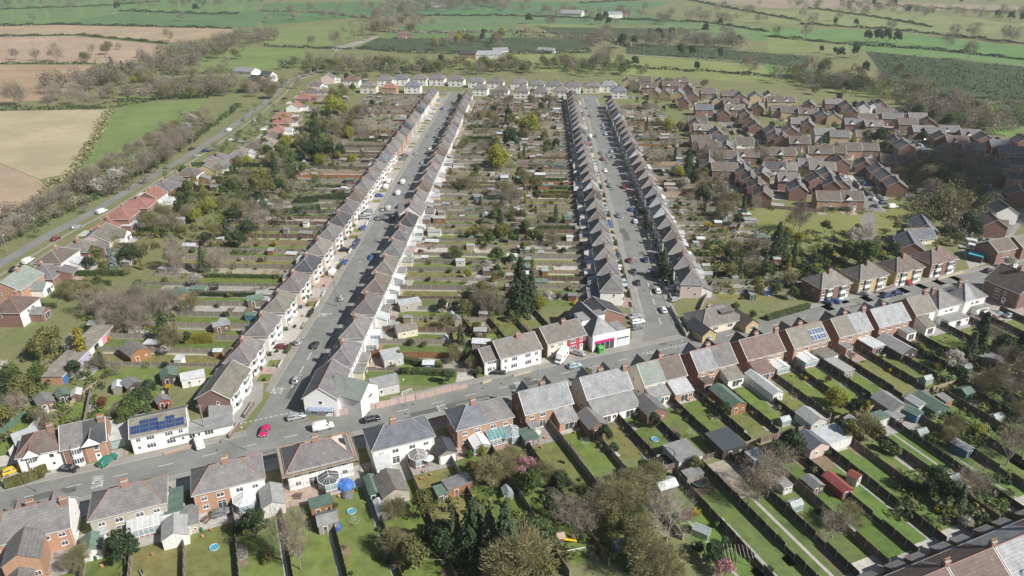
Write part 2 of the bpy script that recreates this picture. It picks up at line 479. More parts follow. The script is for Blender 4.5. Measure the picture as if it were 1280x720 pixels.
def conservatory(par, xc, y0, w, dep, kind='hex', roofm=None, fm=None, h=2.15, sub=True):
 fm = fm or WHITE; roofm = roofm or GLASS2
 if kind == 'hex': pl = [(-w / 2, 0), (-w / 2, dep * .55), (-w * .25, dep), (w * .25, dep), (w / 2, dep * .55), (w / 2, 0)]
 else: pl = [(-w / 2, 0), (-w / 2, dep), (w / 2, dep), (w / 2, 0)]
 top = {'hex': [(0, dep * .5), (0, 0)], 'gable': [(0, dep), (0, 0)], 'lean': None}[kind]
 rise = .9
 def rz_(p):
  return h + .02
 def mk():
  a = MB()
  for i in range(len(pl) - 1):
   p, q = Vector(pl[i]), Vector(pl[i + 1]); n = max(1, int((q - p).length / .85))
   d = (q - p).normalized() * .04; nn = Vector((d.y, -d.x))
   a.poly([(*p, .0), (*q, .0), (*q, .55), (*p, .55)], 1); a.poly([(*(p - nn * 3), .55), (*(q - nn * 3), .55), (*q, .55), (*p, .55)], 0)
   for k in range(n + 1):
    c = p.lerp(q, k / n); a.tube((*c, .0), (*c, h), .05, n=4)
   a.tube((*p, h), (*q, h), .075, n=4); a.tube((*p, h * .78), (*q, h * .78), .03, n=4)
   # glazing bars of the roof
   for k in range(n + 1):
    c = p.lerp(q, k / n)
    if kind == 'hex': e = (0, min(c.y, dep * .5), h + rise)
    elif kind == 'gable': e = (0, c.y, h + rise)
    else: e = (c.x, 0, h + dep * .28)
    if abs(c.x) > .01 or kind != 'gable': a.tube((*c, h + .03), (e[0], e[1], e[2] + .03), .035, n=4)
  if top: a.tube((*top[0], h + rise + .04), (*top[1], h + rise + .04), .07, n=4)
  return a.mesh('conservatory', [fm, STACK])
 def pk():
  a = MB()
  n = len(pl)
  for i in range(n - 1):
   p, q = pl[i], pl[i + 1]
   a.poly([(*p, .55), (*q, .55), (*q, h), (*p, h)], 0)
   if kind == 'hex':
    tp = lambda c: (0, min(c[1], dep * .5), h + rise)
    e0, e1 = tp(p), tp(q)
    a.poly([(*p, h + .02), (*q, h + .02), e1] + ([e0] if abs(e0[1] - e1[1]) > .01 else []), 1)
   elif kind == 'gable' and i != 1:
    a.poly([(*p, h + .02), (*q, h + .02), (0, q[1], h + rise), (0, p[1], h + rise)], 1)
   elif kind == 'gable':
    a.poly([(*p, h), (*q, h), (0, dep, h + rise)], 0)
   elif i == 1:
    a.poly([(*p, h + .02), (*q, h + .02), (q[0], 0, h + dep * .28), (p[0], 0, h + dep * .28)], 1)
  return a.mesh('pane', [GLASS2, roofm])
 c = ob('conservatory', mk(), par, (xc, y0, 0))
 ob('pane', pk(), c)
 return c
def gutters(W, D, z, ov, m, ends=True, sides=(-1, 1)):
 def mk():
  a = MB(); w, d = W / 2 + ov, D / 2 + ov
  for s in sides:
   a.box(-w, w, s * d - .06 if s < 0 else d - .04, s * d + .04 if s < 0 else d + .06, z - .14, z - .02, 0, True)
  if ends:
   for s in (-1, 1): a.box(s * w - .05, s * w + .05, -d + .05, d - .05, z - .14, z - .02, 0, True)
  for x in (-W / 2 + .25, W / 2 - .25):
   for s in sides: a.tube((x, s * (D / 2 + .06), .1), (x, s * (D / 2 + .06), z - .1), .045, n=4)
  return a.mesh('gutter', m)
 return cached(('gut', W, D, z, ov, m.name, ends, sides), mk)
def house(name, desc, cat, loc, rz, ref='', group=None, key=0.0, W=12.6, D=7.6, eave=5.1, rise=3.1, rtype='hip', roof=('grey', 'grey'), wf=('white', 'white'), wr=('white', 'white'),
   ws=('white', 'white'), ridge=None, chims=None, lod=0, bays=True, baym=None, bayroof=None, doors=('white', 'white'), exts=(), front_gables=(), rear_wins=True, side_wins=True, ov=.35, single=False,
   storeys=2, gut=None, conserv=(), pots=4, chm=None, front_wins=True):
 root = thing(name, desc, cat, (loc[0], loc[1], 0), rz, ref, group, key)
 wm = [WALL[k] if isinstance(k, str) else k for k in (*wf, *wr, *ws)]
 gab = rise if rtype == 'gable' else 0
 ob('wall', wall_mesh(W, D, eave, wm, gab * .985), root)
 rm = [ROOF[roof[0]], ROOF[roof[1]]]
 fgk = tuple(front_gables)
 def rk():
  if rtype == 'hip': a, lines = hip_faces(W, D, eave, rise, ov, (0, 1))
  else: a, lines = gable_faces(W, D, eave, rise, ov, (0, 1))
  for (gx, gw, gp, gh) in fgk:       # cross gable over a bay: x, width, projection, apex height above the eaves
   y0, h0, w2 = -D / 2 - gp, eave + gh, gw / 2 + .25
   back = -D / 2 + D / 2 * gh / rise + .05
   mm = 0 if gx < 0 else 1
   zo = eave - .1
   for s in (-1, 1):
    q = [(gx + s * w2, y0 - .25, zo), (gx + s * w2, -D / 2 - .1, zo), (gx, back, h0), (gx, y0 - .25, h0)]
    a.poly(q if s < 0 else q[::-1], mm)
   lines.append(((gx, y0 - .25, h0), (gx, back, h0)))
   a.poly([(gx - w2, y0 - .2, zo), (gx + w2, y0 - .2, zo), (gx, y0 - .2, h0)], 2)
  return a.mesh('roof', rm + [WHITE]), lines
 rkey = ('roof', W, D, eave, rise, rtype, ov, roof, fgk)
 rme, lines = cached(rkey, rk)
 r = ob('roof', rme, root)
 rg = ridge or (RIDGEG if RND.random() < .6 else CLAY)
 if lod < 3:
  ob('ridge_cap', cached(('rc', rkey, rg.name), lambda: ridge_mesh(lines, rg, .11 if lod == 0 else .14)), r)
  for sd_ in (((-1, 1),) if rtype == 'hip' else ((-1,), (1,))): ob('gutter', gutters(W, D, eave if rtype == 'hip' else eave - rise * ov / (D / 2), ov, gut or GUT, rtype == 'hip', sd_), root)
 if rtype == 'gable' and lod < 3:
  def vk():
   a = MB(); d = D / 2 + ov; zo = eave - rise * ov / (D / 2)
   for e in (-W / 2 - .2, W / 2 + .2):
    for s in (-1, 1): a.tube((e, s * d, zo - .05), (e, 0, eave + rise - .05), .08, n=4)
   a.tube((-W / 2 - .2, 0, eave + rise - .09), (W / 2 + .2, 0, eave + rise - .09), .04, n=4)
   return a.mesh('gable_trim', gut or GUT)
  ob('gable_trim', cached(('vb', W, D, eave, rise, ov, (gut or GUT).name), vk), r)
 for (cx, cy) in (chims if chims is not None else [(0, 0)]):
  zc = eave + rise - abs(cy) / (D / 2) * rise
  add_chimney(root, cx, cy, zc, 1.35, .8, 1.25, pots, chm, lod)
 far = lod > 0
 q = W / 4
 f = -D / 2 - .001; b = D / 2 + .001
 up = 3.1 if storeys == 2 else None
 sides = (-1, 1) if not single else (1,)
 for s in sides:
  dm = DOORC[doors[0 if s < 0 else 1]]
  c = s * q if not single else 0
  if bays:
   bm_, pm_ = bay_mesh(min(2.9, q * 1.0), .55, .02, eave - .25 if storeys == 2 else 2.35, storeys, baym or WALL['white'], bayroof or rm[0], None)
   bx_ = c - s * .35
   o = ob('bay_window', bm_, root, (bx_ if not single else -W * .2, -D / 2 + .002, 0)); [ob('pane', pm_, o, (0, 0, .02 + ((eave - .25 if storeys == 2 else 2.35) - .02) / storeys * k_)) for k_ in range(storeys)]
   dx = c + s * q * .62 if not single else W * .25
   add_door(root, dx, f, .05, 0, dm)
   if up: add_window(root, dx, f, up, 1.0, 1.1, 0, 1, far)
  elif front_wins:
   add_window(root, c - s * q * .3, f, .9, 1.9, 1.3, 0, 3, far)
   add_door(root, c + s * q * .55, f, .05, 0, dm)
   if up:
    add_window(root, c - s * q * .35, f, up, 1.7, 1.15, 0, 3, far); add_window(root, c + s * q * .5, f, up, 1.0, 1.1, 0, 2, far)
  if rear_wins:
   if up:
    add_window(root, c - s * q * .45, b, up, 1.45, 1.15, PI, 2, far); add_window(root, c + s * q * .45, b, up, 1.2, 1.05, PI, 2, far)
   busy = [(e[0], e[1]) for e in exts] + [(k[0] - k[1] / 2, k[0] + k[1] / 2) for k in conserv]
   for wx, ww, wz, wh in ((c - s * q * .45, 1.7, .15, 2.05), (c + s * q * .45, 1.15, .95, 1.1)):
    if not any(x0 - ww / 2 < wx < x1 + ww / 2 for x0, x1 in busy):
     add_window(root, wx, b, wz, ww, wh, PI, 2, far)
  if side_wins and lod < 2:
   e = s * (W / 2 + .001)
   add_window(root, e, -D * .12, up or .9, .7, 1.0, s * PI / 2, 1, far)
   if up and lod == 0: add_window(root, e, D * .2, .9, .8, 1.0, s * PI / 2, 1, far)
 for e in exts:
  add_extension(root, e[0], e[1], D / 2, e[2], e[3], e[4], WALL[e[5]] if isinstance(e[5], str) else e[5], e[6], lod, e[7] if len(e) > 7 else 'door')
 for c in conserv: conservatory(root, c[0], D / 2 + .01, c[1], c[2], c[3], *(c[4:]))
 return root
# ---------------------------------------------------------------- small garden buildings
def shed(desc, loc, rz, w, d, h, kind, wm, rm, ref='', name='garden_shed', cat='shed', key=0.0, group=None, doorm=None, lod=0):
 """w across x, d along y (front at -y)"""
 root = thing(name, desc, cat, (loc[0], loc[1], 0), rz, ref, group, key)
 def wk():
  a = MB(); a.box(-w / 2, w / 2, -d / 2, d / 2, 0, h, 0)
  if kind == 'gable':
   r = w * .26
   for s in (-1, 1): a.poly([(-w / 2, s * d / 2, h), (w / 2, s * d / 2, h), (0, s * d / 2, h + r)], 0)
  if kind == 'gablex':
   r = d * .28
   for s in (-1, 1): a.poly([(s * w / 2, -d / 2, h), (s * w / 2, d / 2, h), (s * w / 2, 0, h + r)], 0)
  return a.mesh('wall', wm)
 def rk():
  a = MB(); o = .18
  if kind == 'flat': a.box(-w / 2 - .1, w / 2 + .1, -d / 2 - .1, d / 2 + .1, h + .002, h + .13, 0, True)
  elif kind == 'pent':
   n = [(-w / 2 - o, -d / 2 - o, h + .28), (w / 2 + o, -d / 2 - o, h + .28), (w / 2 + o, d / 2 + o, h + .02), (-w / 2 - o, d / 2 + o, h + .02)]
   a.prism([(p[0], p[1]) for p in n], 0, 0)
   a.v, a.f, a.m, a.c = [], [], [], []
   t = [(p[0], p[1], p[2] + .1) for p in n]
   a.poly(t); a.poly(n[::-1])
   for i in range(4): a.poly([n[i], n[(i + 1) % 4], t[(i + 1) % 4], t[i]])
   a.poly([(-w / 2, -d / 2, h), (w / 2, -d / 2, h), (w / 2, -d / 2, h + .28), (-w / 2, -d / 2, h + .28)])
  elif kind == 'gable':
   r = w * .26
   for s in (-1, 1):
    for dz in (.01, .1):
     q = [(s * (w / 2 + o), -d / 2 - o, h - .08 + dz), (s * (w / 2 + o), d / 2 + o, h - .08 + dz), (0, d / 2 + o, h + r + dz), (0, -d / 2 - o, h + r + dz)]
     a.poly(q if s > 0 else q[::-1])
    for e in (-d / 2 - o, d / 2 + o): a.poly([(s * (w / 2 + o), e, h - .07), (0, e, h + r + .01), (0, e, h + r + .1), (s * (w / 2 + o), e, h + .02)])
  else:
   r = d * .28
   for s in (-1, 1):
    for dz in (.01, .1):
     q = [(-w / 2 - o, s * (d / 2 + o), h - .08 + dz), (w / 2 + o, s * (d / 2 + o), h - .08 + dz), (w / 2 + o, 0, h + r + dz), (-w / 2 - o, 0, h + r + dz)]
     a.poly(q if s < 0 else q[::-1])
    for e in (-w / 2 - o, w / 2 + o): a.poly([(e, s * (d / 2 + o), h - .07), (e, 0, h + r + .01), (e, 0, h + r + .1), (e, s * (d / 2 + o), h + .02)])
  return a.mesh('roof', rm)
 k = (round(w, 1), round(d, 1), round(h, 1), kind)
 ob('wall', cached(('shw', k, wm.name), wk), root)
 ob('roof', cached(('shr', k, rm.name), rk), root)
 if lod < 2:
  if doorm is not None:      # garage door
   def dk():
    a = MB(); a.box(-w * .42, w * .42, -.05, 0, .02, min(2.1, h - .1), 0, True); return a.mesh('garage_door', doorm)
   ob('garage_door', cached(('gd', round(w, 1), h, doorm.name), dk), root, (0, -d / 2 - .002, 0))
  else:
   add_door(root, -w * .18, -d / 2 - .002, .02, 0, wm, .8, min(1.85, h - .05))
   if w > 2.1: add_window(root, w * .26, -d / 2 - .001, .95, .6, .6, 0, 1, True)
  if d > 2.6: add_window(root, w / 2 + .001, 0, .95, .9, .6, PI / 2, 1, True)
 return root
ALU = mat('aluminium_frame', (.62, .64, .63), rough=.4, metal=.3)
GHG = mat('greenhouse_glass', (.26, .32, .32), (.38, .43, .42), scale=1.2, rough=.12, spec=.9, vary=.15)
def greenhouse(desc, loc, rz, w, d, ref='', key=0.0, lod=0):
 root = thing('greenhouse', desc, 'greenhouse', (loc[0], loc[1], 0), rz, ref, None, key)
 def fk():
  a = MB(); h = 1.5; r = .75; n = int(d / .62)
  for i in range(n + 1):
   y = -d / 2 + d * i / n
   for s in (-1, 1):
    a.tube((s * w / 2, y, 0), (s * w / 2, y, h), .03, n=4); a.tube((s * w / 2, y, h), (0, y, h + r), .03, n=4)
  for s in (-1, 1):
   a.tube((s * w / 2, -d / 2, h), (s * w / 2, d / 2, h), .04, n=4); a.tube((s * w / 2, -d / 2, .05), (s * w / 2, d / 2, .05), .05, n=4)
  a.tube((0, -d / 2, h + r), (0, d / 2, h + r), .045, n=4)
  return a.mesh('frame', ALU)
 def pk():
  a = MB(); h = 1.5; r = .75; k = .01
  for s in (-1, 1):
   q = [(s * w / 2, -d / 2, 0), (s * w / 2, d / 2, 0), (s * w / 2, d / 2, h), (s * w / 2, -d / 2, h)]; a.poly(q if s > 0 else q[::-1])
   q = [(s * w / 2, -d / 2, h), (s * w / 2, d / 2, h), (0, d / 2, h + r), (0, -d / 2, h + r)]; a.poly(q if s > 0 else q[::-1])
   q = [(-w / 2, s * d / 2, 0), (w / 2, s * d / 2, 0), (w / 2, s * d / 2, h), (0, s * d / 2, h + r), (-w / 2, s * d / 2, h)]; a.poly(q if s < 0 else q[::-1])
  return a.mesh('pane', GHG)
 k = (round(w, 1), round(d, 1))
 ob('frame', cached(('ghf', k), fk), root); ob('pane', cached(('ghp', k), pk), root)
 return root
# ================================================================ trees and plants
BARK = mat('bark', (.31, .26, .21), (.22, .18, .145), scale=3, rough=.95, vary=.15)
BARKP = mat('pale_bark', (.36, .31, .26), (.24, .20, .17), scale=3, rough=.95, vary=.1)
def leafmat(name, c, t=.25, vary=.12):
 return mat(name, c, tuple(x * .72 for x in c), scale=.9, rough=.8, spec=.2, attr=True, vary=vary, trans=t, lo=.35, hi=.65)
LEAF = {'green': leafmat('leaf_mid_green', (.125, .175, .060)), 'olive': leafmat('leaf_olive', (.205, .205, .080)), 'dark': leafmat('leaf_dark_evergreen', (.060, .090, .045), .15), 'yew': leafmat('leaf_conifer', (.100, .132, .070), .15),
  'lime': leafmat('leaf_yellow_green', (.36, .37, .075), .35), 'gold': leafmat('leaf_golden', (.52, .40, .040), .3), 'blue': leafmat('leaf_blue_spruce', (.24, .30, .30), .1),
  'blossom': leafmat('white_blossom', (.58, .54, .50), .3), 'pink': leafmat('pink_blossom', (.56, .30, .36), .3), 'rust': leafmat('red_brown_leaf', (.21, .085, .06), .2),
  'twig': leafmat('twig_brown', (.275, .242, .195), .0), 'twigp': leafmat('twig_pale', (.37, .325, .265), .0), 'twigg': leafmat('twig_budding', (.30, .285, .150), .1),
  'hedge': leafmat('leaf_hedge', (.110, .150, .060), .15), 'goldc': leafmat('leaf_golden_conifer', (.30, .265, .05), .2)}
def leaf(a, p, n, size, rnd, c):
 """one small leaf face around p with normal n"""
 u = n.orthogonal().normalized(); w = n.cross(u)
 t = rnd.random() * 2 * PI
 u, w = u * math.cos(t) + w * math.sin(t), w * math.cos(t) - u * math.sin(t)
 s = size * (.6 + .8 * rnd.random()); k = s * (.45 + .35 * rnd.random())
 a.poly([p - u * s, p - w * k + n * (.2 * s), p + u * s, p + w * k + n * (.1 * s)], 0, c)
def rdir(rnd):
 z = rnd.uniform(-1, 1); t = rnd.uniform(0, 2 * PI); r = math.sqrt(1 - z * z)
 return Vector((r * math.cos(t), r * math.sin(t), z))
def limb_tree(a, rnd, h, r, th, trunk_r, n_limb, lv=2, m=0):
 """trunk with limbs; returns the limb tips"""
 tips = []
 bend = Vector((rnd.uniform(-.1, .1), rnd.uniform(-.1, .1), 1))
 top = bend * th
 a.tube((0, 0, -.2), top * .5, trunk_r, trunk_r * .8, 7, m); a.tube(top * .5, top, trunk_r * .8, trunk_r * .62, 7, m)
 def grow(p, d, L, rad, k):
  q = p + d * L
  a.tube(p, q, rad, rad * .6, 5 if k == lv else 4, m)
  if k == 0: tips.append((q, d)); return
  for i in range(rnd.choice((2, 3))):
   nd = (d + rdir(rnd) * .65 + Vector((0, 0, .15))).normalized()
   grow(q, nd, L * rnd.uniform(.6, .85), rad * .58, k - 1)
  if rnd.random() < .6: tips.append((q, d))
 for i in range(n_limb):
  t = 2 * PI * (i + rnd.random() * .6) / n_limb
  e = rnd.uniform(.35, 1.3)
  d = Vector((math.cos(t) * math.cos(e), math.sin(t) * math.cos(e), math.sin(e)))
  p = top * rnd.uniform(.65, 1)
  L = (h - th) * rnd.uniform(.32, .46) * (1 if e > .8 else .8)
  grow(p, d, L, trunk_r * .5, lv)
 return tips
def proto(name, cat, trunk, tm, crown, cm):
 return dict(name=name, cat=cat, trunk=trunk.mesh('trunk', tm, True), crown=crown.mesh('crown', cm))
def make_bare(seed, h, r, cm, bark=None, twigs=2700, lean=0.0, name='bare_tree', tsz=.9, tw=.018, lv=3):
 rnd = random.Random(seed); t = MB(); c = MB()
 th = h * rnd.uniform(.18, .28)
 tips = limb_tree(t, rnd, h, r, th, h * .019, 7, lv)
 mx = max(math.hypot(q.x, q.y) for q, d in tips) + .001; mz = max(q.z for q, d in tips)
 k = r * .88 / mx; kz = h * .9 / mz
 t.v = [(x * k if z > th * .6 else x, y * k if z > th * .6 else y, z * kz) for x, y, z in t.v]
 tips = [(Vector((q.x * k, q.y * k, q.z * kz)), d) for q, d in tips]
 cz = h * .62
 ph = [rnd.uniform(0, 6.28) for _ in range(4)]
 for i in range(twigs):
  if i % 2:
   q, d = tips[rnd.randrange(len(tips))]
   p = q + rdir(rnd) * rnd.random() * r * .22
   nd = (d + rdir(rnd) * .9 + Vector((0, 0, .25))).normalized()
  else:                    # fine growth through the whole crown
   d = rdir(rnd); f = rnd.random() ** .42
   lump = 1 + .22 * math.sin(3 * math.atan2(d.y, d.x) + ph[0]) * math.cos(2.5 * d.z + ph[1]) + .14 * math.sin(5 * d.x + ph[2]) + .1 * math.sin(6 * d.y + ph[3])
   p = Vector((d.x * r * .9 * f * lump, d.y * r * .9 * f * lump, cz + d.z * h * .36 * f * lump))
   nd = (Vector((d.x, d.y, d.z + .5)) + rdir(rnd) * .55).normalized()
  L = h * .085 * rnd.uniform(.5, 1.5) * tsz
  e = p + nd * L
  o = nd.orthogonal().normalized() * tw * rnd.uniform(.7, 1.4)
  s = nd.cross(o.normalized()) * tw
  b = rnd.uniform(.65, 1.35)
  cc = (b, b * rnd.uniform(.95, 1.02), b * rnd.uniform(.88, 1.05))
  c.poly([p - o, p + o, e], 0, cc); c.poly([p - s, p + s, e + rdir(rnd) * L * .2], 0, cc)
  m = p.lerp(e, rnd.uniform(.3, .7)); e2 = m + (nd + rdir(rnd) * .9).normalized() * L * .6
  c.poly([m - o * .7, m + o * .7, e2], 0, cc)
 return proto(name, 'tree', t, bark or BARK, c, cm)
def make_broad(seed, h, r, cm, n=3000, size=.27, th=.2, blobs=16, name='leafy_tree', squash=1.0, droop=0.0):
 rnd = random.Random(seed); t = MB(); c = MB()
 limb_tree(t, rnd, h * .85, r * .8, h * th, h * .022, 5, 1)
 bl = []
 for i in range(blobs):
  d = rdir(rnd); d.z = abs(d.z) * 1.25 - .35
  rr = rnd.uniform(.35, .72)
  p = Vector((d.x * r * rr, d.y * r * rr, h * (th + 1) / 2 * .98 + d.z * h * (1 - th) * .42 * squash))
  bl.append((p, r * rnd.uniform(.28, .5), rnd.uniform(.72, 1.3), rnd.uniform(.9, 1.1)))
 for i in range(n):
  p, br, b, gq = bl[rnd.randrange(blobs)]
  d = rdir(rnd)
  q = p + Vector((d.x, d.y, d.z * .85)) * br * (rnd.random() ** .35)
  if droop: q.z -= droop * rnd.random() * br
  if q.z < h * th * .5: continue
  b2 = b * rnd.uniform(.7, 1.3)
  leaf(c, q, (d + rdir(rnd) * .7).normalized(), size, rnd, (b2 * gq, b2, b2 * rnd.uniform(.8, 1.1)))
 return proto(name, 'tree', t, BARK, c, cm)
def make_conifer(seed, h, r, cm, n=3200, size=.24, name='conifer', col=0.5, base=.06):
 rnd = random.Random(seed); t = MB(); c = MB()
 t.tube((0, 0, -.2), (0, 0, h * .9), h * .022, h * .004, 6)
 lay = int(h * 1.6)
 arms = []
 for i in range(lay):
  f = (i + rnd.random() * .6) / lay
  z = h * (base + (1 - base) * f)
  R = r * ((1 - f) ** (.75 if col < .6 else .38)) * rnd.uniform(.78, 1.12) + .12
  for k in range(7):
   t0 = 2 * PI * (k + rnd.random()) / 7
   arms.append((z, R * rnd.uniform(.7, 1.1), t0, rnd.uniform(.7, 1.25)))
 for i in range(n):
  z, R, t0, b = arms[rnd.randrange(len(arms))]
  f = rnd.random() ** .55
  a = t0 + rnd.uniform(-.32, .32) * (1.2 - f * .5)
  q = Vector((math.cos(a) * R * f, math.sin(a) * R * f, z - R * .28 * f * f + rnd.uniform(-.22, .22)))
  nn = Vector((math.cos(a) * .6, math.sin(a) * .6, .9)) + rdir(rnd) * .7
  b2 = b * rnd.uniform(.7, 1.35)
  leaf(c, q, nn.normalized(), size, rnd, (b2, b2 * rnd.uniform(.95, 1.05), b2 * rnd.uniform(.85, 1.1)))
 return proto(name, 'tree', t, BARK, c, cm)
def make_shrub(seed, r, h, cm, n=520, size=.13, name='shrub'):
 rnd = random.Random(seed); c = MB()
 bl = [(Vector((rnd.uniform(-.45, .45) * r, rnd.uniform(-.45, .45) * r, h * rnd.uniform(.35, .65))), rnd.uniform(.45, .62), rnd.uniform(.75, 1.25)) for i in range(7)]
 for i in range(n):
  p, k, b = bl[rnd.randrange(7)]
  d = rdir(rnd); q = p + Vector((d.x * r * k, d.y * r * k, d.z * h * k * .62)) * (.55 + .45 * rnd.random())
  if q.z < .02: q.z = .02 + rnd.random() * .2
  b2 = b * rnd.uniform(.7, 1.3)
  leaf(c, q, (d + rdir(rnd) * .6).normalized(), size, rnd, (b2, b2, b2))
 return c.mesh(name, cm)
def hedge_mesh(L, w, h, cm, seed, dens=26, size=.14):
 rnd = random.Random(seed); c = MB()
 n = int((L * w + 2 * L * h + 2 * w * h) * dens)
 ph = rnd.random() * 9
 A = L * w, L * h, L * h, w * h, w * h
 tot = sum(A)
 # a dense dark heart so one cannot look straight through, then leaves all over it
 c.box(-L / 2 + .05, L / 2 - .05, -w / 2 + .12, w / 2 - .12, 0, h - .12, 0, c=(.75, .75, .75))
 for i in range(n):
  t = rnd.random() * tot
  x, y, z = rnd.uniform(-L / 2, L / 2), rnd.uniform(-w / 2, w / 2), rnd.uniform(.02, h)
  if t < A[0]: z, nn = h, Vector((0, 0, 1))
  elif t < A[0] + A[1]: y, nn = -w / 2, Vector((0, -1, 0))
  elif t < A[0] + 2 * A[1]: y, nn = w / 2, Vector((0, 1, 0))
  elif t < A[0] + 2 * A[1] + A[3]: x, nn = -L / 2, Vector((-1, 0, 0))
  else: x, nn = L / 2, Vector((1, 0, 0))
  wob = .12 * math.sin(x * 1.3 + ph) + .08 * math.sin(x * 3.1 + ph * 2)
  q = Vector((x, y, z)) + nn * (wob + rnd.uniform(-.1, .1))
  b = rnd.uniform(.65, 1.35) * (1 + .18 * math.sin(x * .9 + ph * 3))
  leaf(c, q, (nn + rdir(rnd) * .8).normalized(), size, rnd, (b, b, b * rnd.uniform(.8, 1.1)))
 return c.mesh('hedge', cm)
def hedgerow_mesh(pts, w, h, cm, seed, dens=2.2, size=.75, gap=.25):
 """rough field hedgerow along world points (origin = first point)"""
 rnd = random.Random(seed); c = MB(); o = Vector((pts[0][0], pts[0][1]))
 for i in range(len(pts) - 1):
  p, q = Vector(pts[i][:2]) - o, Vector(pts[i + 1][:2]) - o
  L = (q - p).length; d = (q - p).normalized(); nrm = Vector((-d.y, d.x))
  for k in range(int(L * dens)):
   t = rnd.random() * L
   hh = h * (.75 + .35 * math.sin(t * .21 + seed) + .2 * math.sin(t * .07 + 2 * seed))
   if math.sin(t * .11 + seed * 3) < -1 + gap: continue
   hh = max(.5, hh)
   x = p + d * t + nrm * rnd.gauss(0, w * .32)
   z = rnd.random() ** .7 * hh
   b = rnd.uniform(.6, 1.4)
   leaf(c, Vector((x.x, x.y, z)), (rdir(rnd) + Vector((0, 0, .4))).normalized(), size, rnd, (b, b, b))
 return c.mesh('field_hedge', cm)
P = {}
def protos():
 for i in range(4): P['bare%d' % i] = make_bare(20 + i, 10.0, 4.6, LEAF['twig'])
 for i in range(3): P['pale%d' % i] = make_bare(30 + i, 9.0, 4.0, LEAF['twigp'], BARKP, name='pale_bare_tree')
 for i in range(2): P['bud%d' % i] = make_bare(40 + i, 9.0, 4.4, LEAF['twigg'], None, 3800, name='budding_tree', tw=.035)
 for i in range(2): P['open%d' % i] = make_bare(47 + i, 9.5, 4.6, LEAF['twigp'], mat('grey_bark', (.42, .37, .31), (.3, .26, .21), scale=2, rough=.9), 1250, lv=4)
 P['white0'] = make_bare(55, 10.5, 4.6, LEAF['twigp'], mat('white_bark', (.66, .62, .58), (.46, .43, .4), scale=2, rough=.9), 1100, lv=4, name='white_barked_tree')
 for i in range(3): P['green%d' % i] = make_broad(60 + i, 8.0, 3.6, LEAF['green'])
 for i in range(3): P['olive%d' % i] = make_broad(70 + i, 8.5, 3.8, LEAF['olive'], name='leafy_tree', n=2400)
 for i in range(2): P['dark%d' % i] = make_broad(80 + i, 9.0, 3.6, LEAF['dark'], n=3400, th=.1, blobs=20, name='evergreen_tree')
 P['lime0'] = make_broad(90, 9.0, 4.2, LEAF['lime'], n=3200, th=.14, blobs=22, name='willow_tree', droop=1.2)
 P['lime1'] = make_broad(91, 8.0, 3.6, LEAF['lime'], n=2600, th=.14, blobs=18, name='willow_tree', droop=1.0)
 P['bloss0'] = make_broad(95, 6.5, 3.4, LEAF['blossom'], n=2000, size=.2, th=.24, name='blossom_tree')
 P['pink0'] = make_broad(96, 5.0, 2.4, LEAF['pink'], n=1500, size=.17, th=.25, name='pink_blossom_tree')
 P['rust0'] = make_broad(97, 5.0, 2.5, LEAF['rust'], n=1500, size=.2, name='red_leaved_tree')
 for i in range(3): P['con%d' % i] = make_conifer(100 + i, 12.0, 3.0, LEAF['yew'])
 P['con3'] = make_conifer(104, 13.0, 3.6, LEAF['dark'], n=4200)
 for i in range(2): P['cyp%d' % i] = make_conifer(110 + i, 8.0, 1.5, LEAF['goldc'], n=2200, size=.2, name='golden_conifer', col=.9)
 P['cypd0'] = make_conifer(113, 8.0, 1.6, LEAF['dark'], n=2200, size=.2, name='columnar_conifer', col=.9)
 P['blue0'] = make_conifer(115, 9.0, 3.0, LEAF['blue'], n=2600, name='blue_spruce')
 for k, mname, sz in (('sg', 'green', .13), ('so', 'olive', .13), ('sd', 'dark', .13), ('sy', 'gold', .12), ('sl', 'lime', .13), ('sr', 'rust', .12), ('sp', 'pink', .11), ('sb', 'blossom', .12), ('st', 'twigg', .15)):
  for i in range(2): P[k + str(i)] = make_shrub(200 + len(P), 1.0, 1.6, LEAF[mname], size=sz)
protos()
DESC = {'open': 'open-branched bare tree', 'bare': 'bare brown tree', 'pale': 'pale bare tree', 'bud': 'olive-budding bare tree', 'white': 'white-barked bare tree', 'green': 'green leafy tree', 'olive': 'olive leafy tree', 'dark': 'dark rounded evergreen',
  'lime': 'yellow-green willow', 'bloss': 'white blossom tree', 'pink': 'pink blossom tree', 'rust': 'red-leaved tree', 'con': 'tall dark conifer', 'cyp': 'golden columnar conifer', 'cypd': 'dark columnar conifer',
  'blue': 'blue-grey spruce', 'sg': 'green shrub', 'so': 'olive shrub', 'sd': 'dark evergreen shrub', 'sy': 'yellow flowering shrub', 'sl': 'lime green shrub', 'sr': 'red-brown shrub', 'sp': 'pink flowering shrub',
  'sb': 'white flowering shrub', 'st': 'bare twiggy shrub'}
SHN = {'sy': 'flowering_shrub', 'sp': 'flowering_shrub', 'sb': 'flowering_shrub', 'sd': 'evergreen_shrub', 'st': 'twiggy_shrub', 'so': 'olive_shrub', 'sr': 'red_shrub', 'sl': 'lime_shrub'}
USED = {}
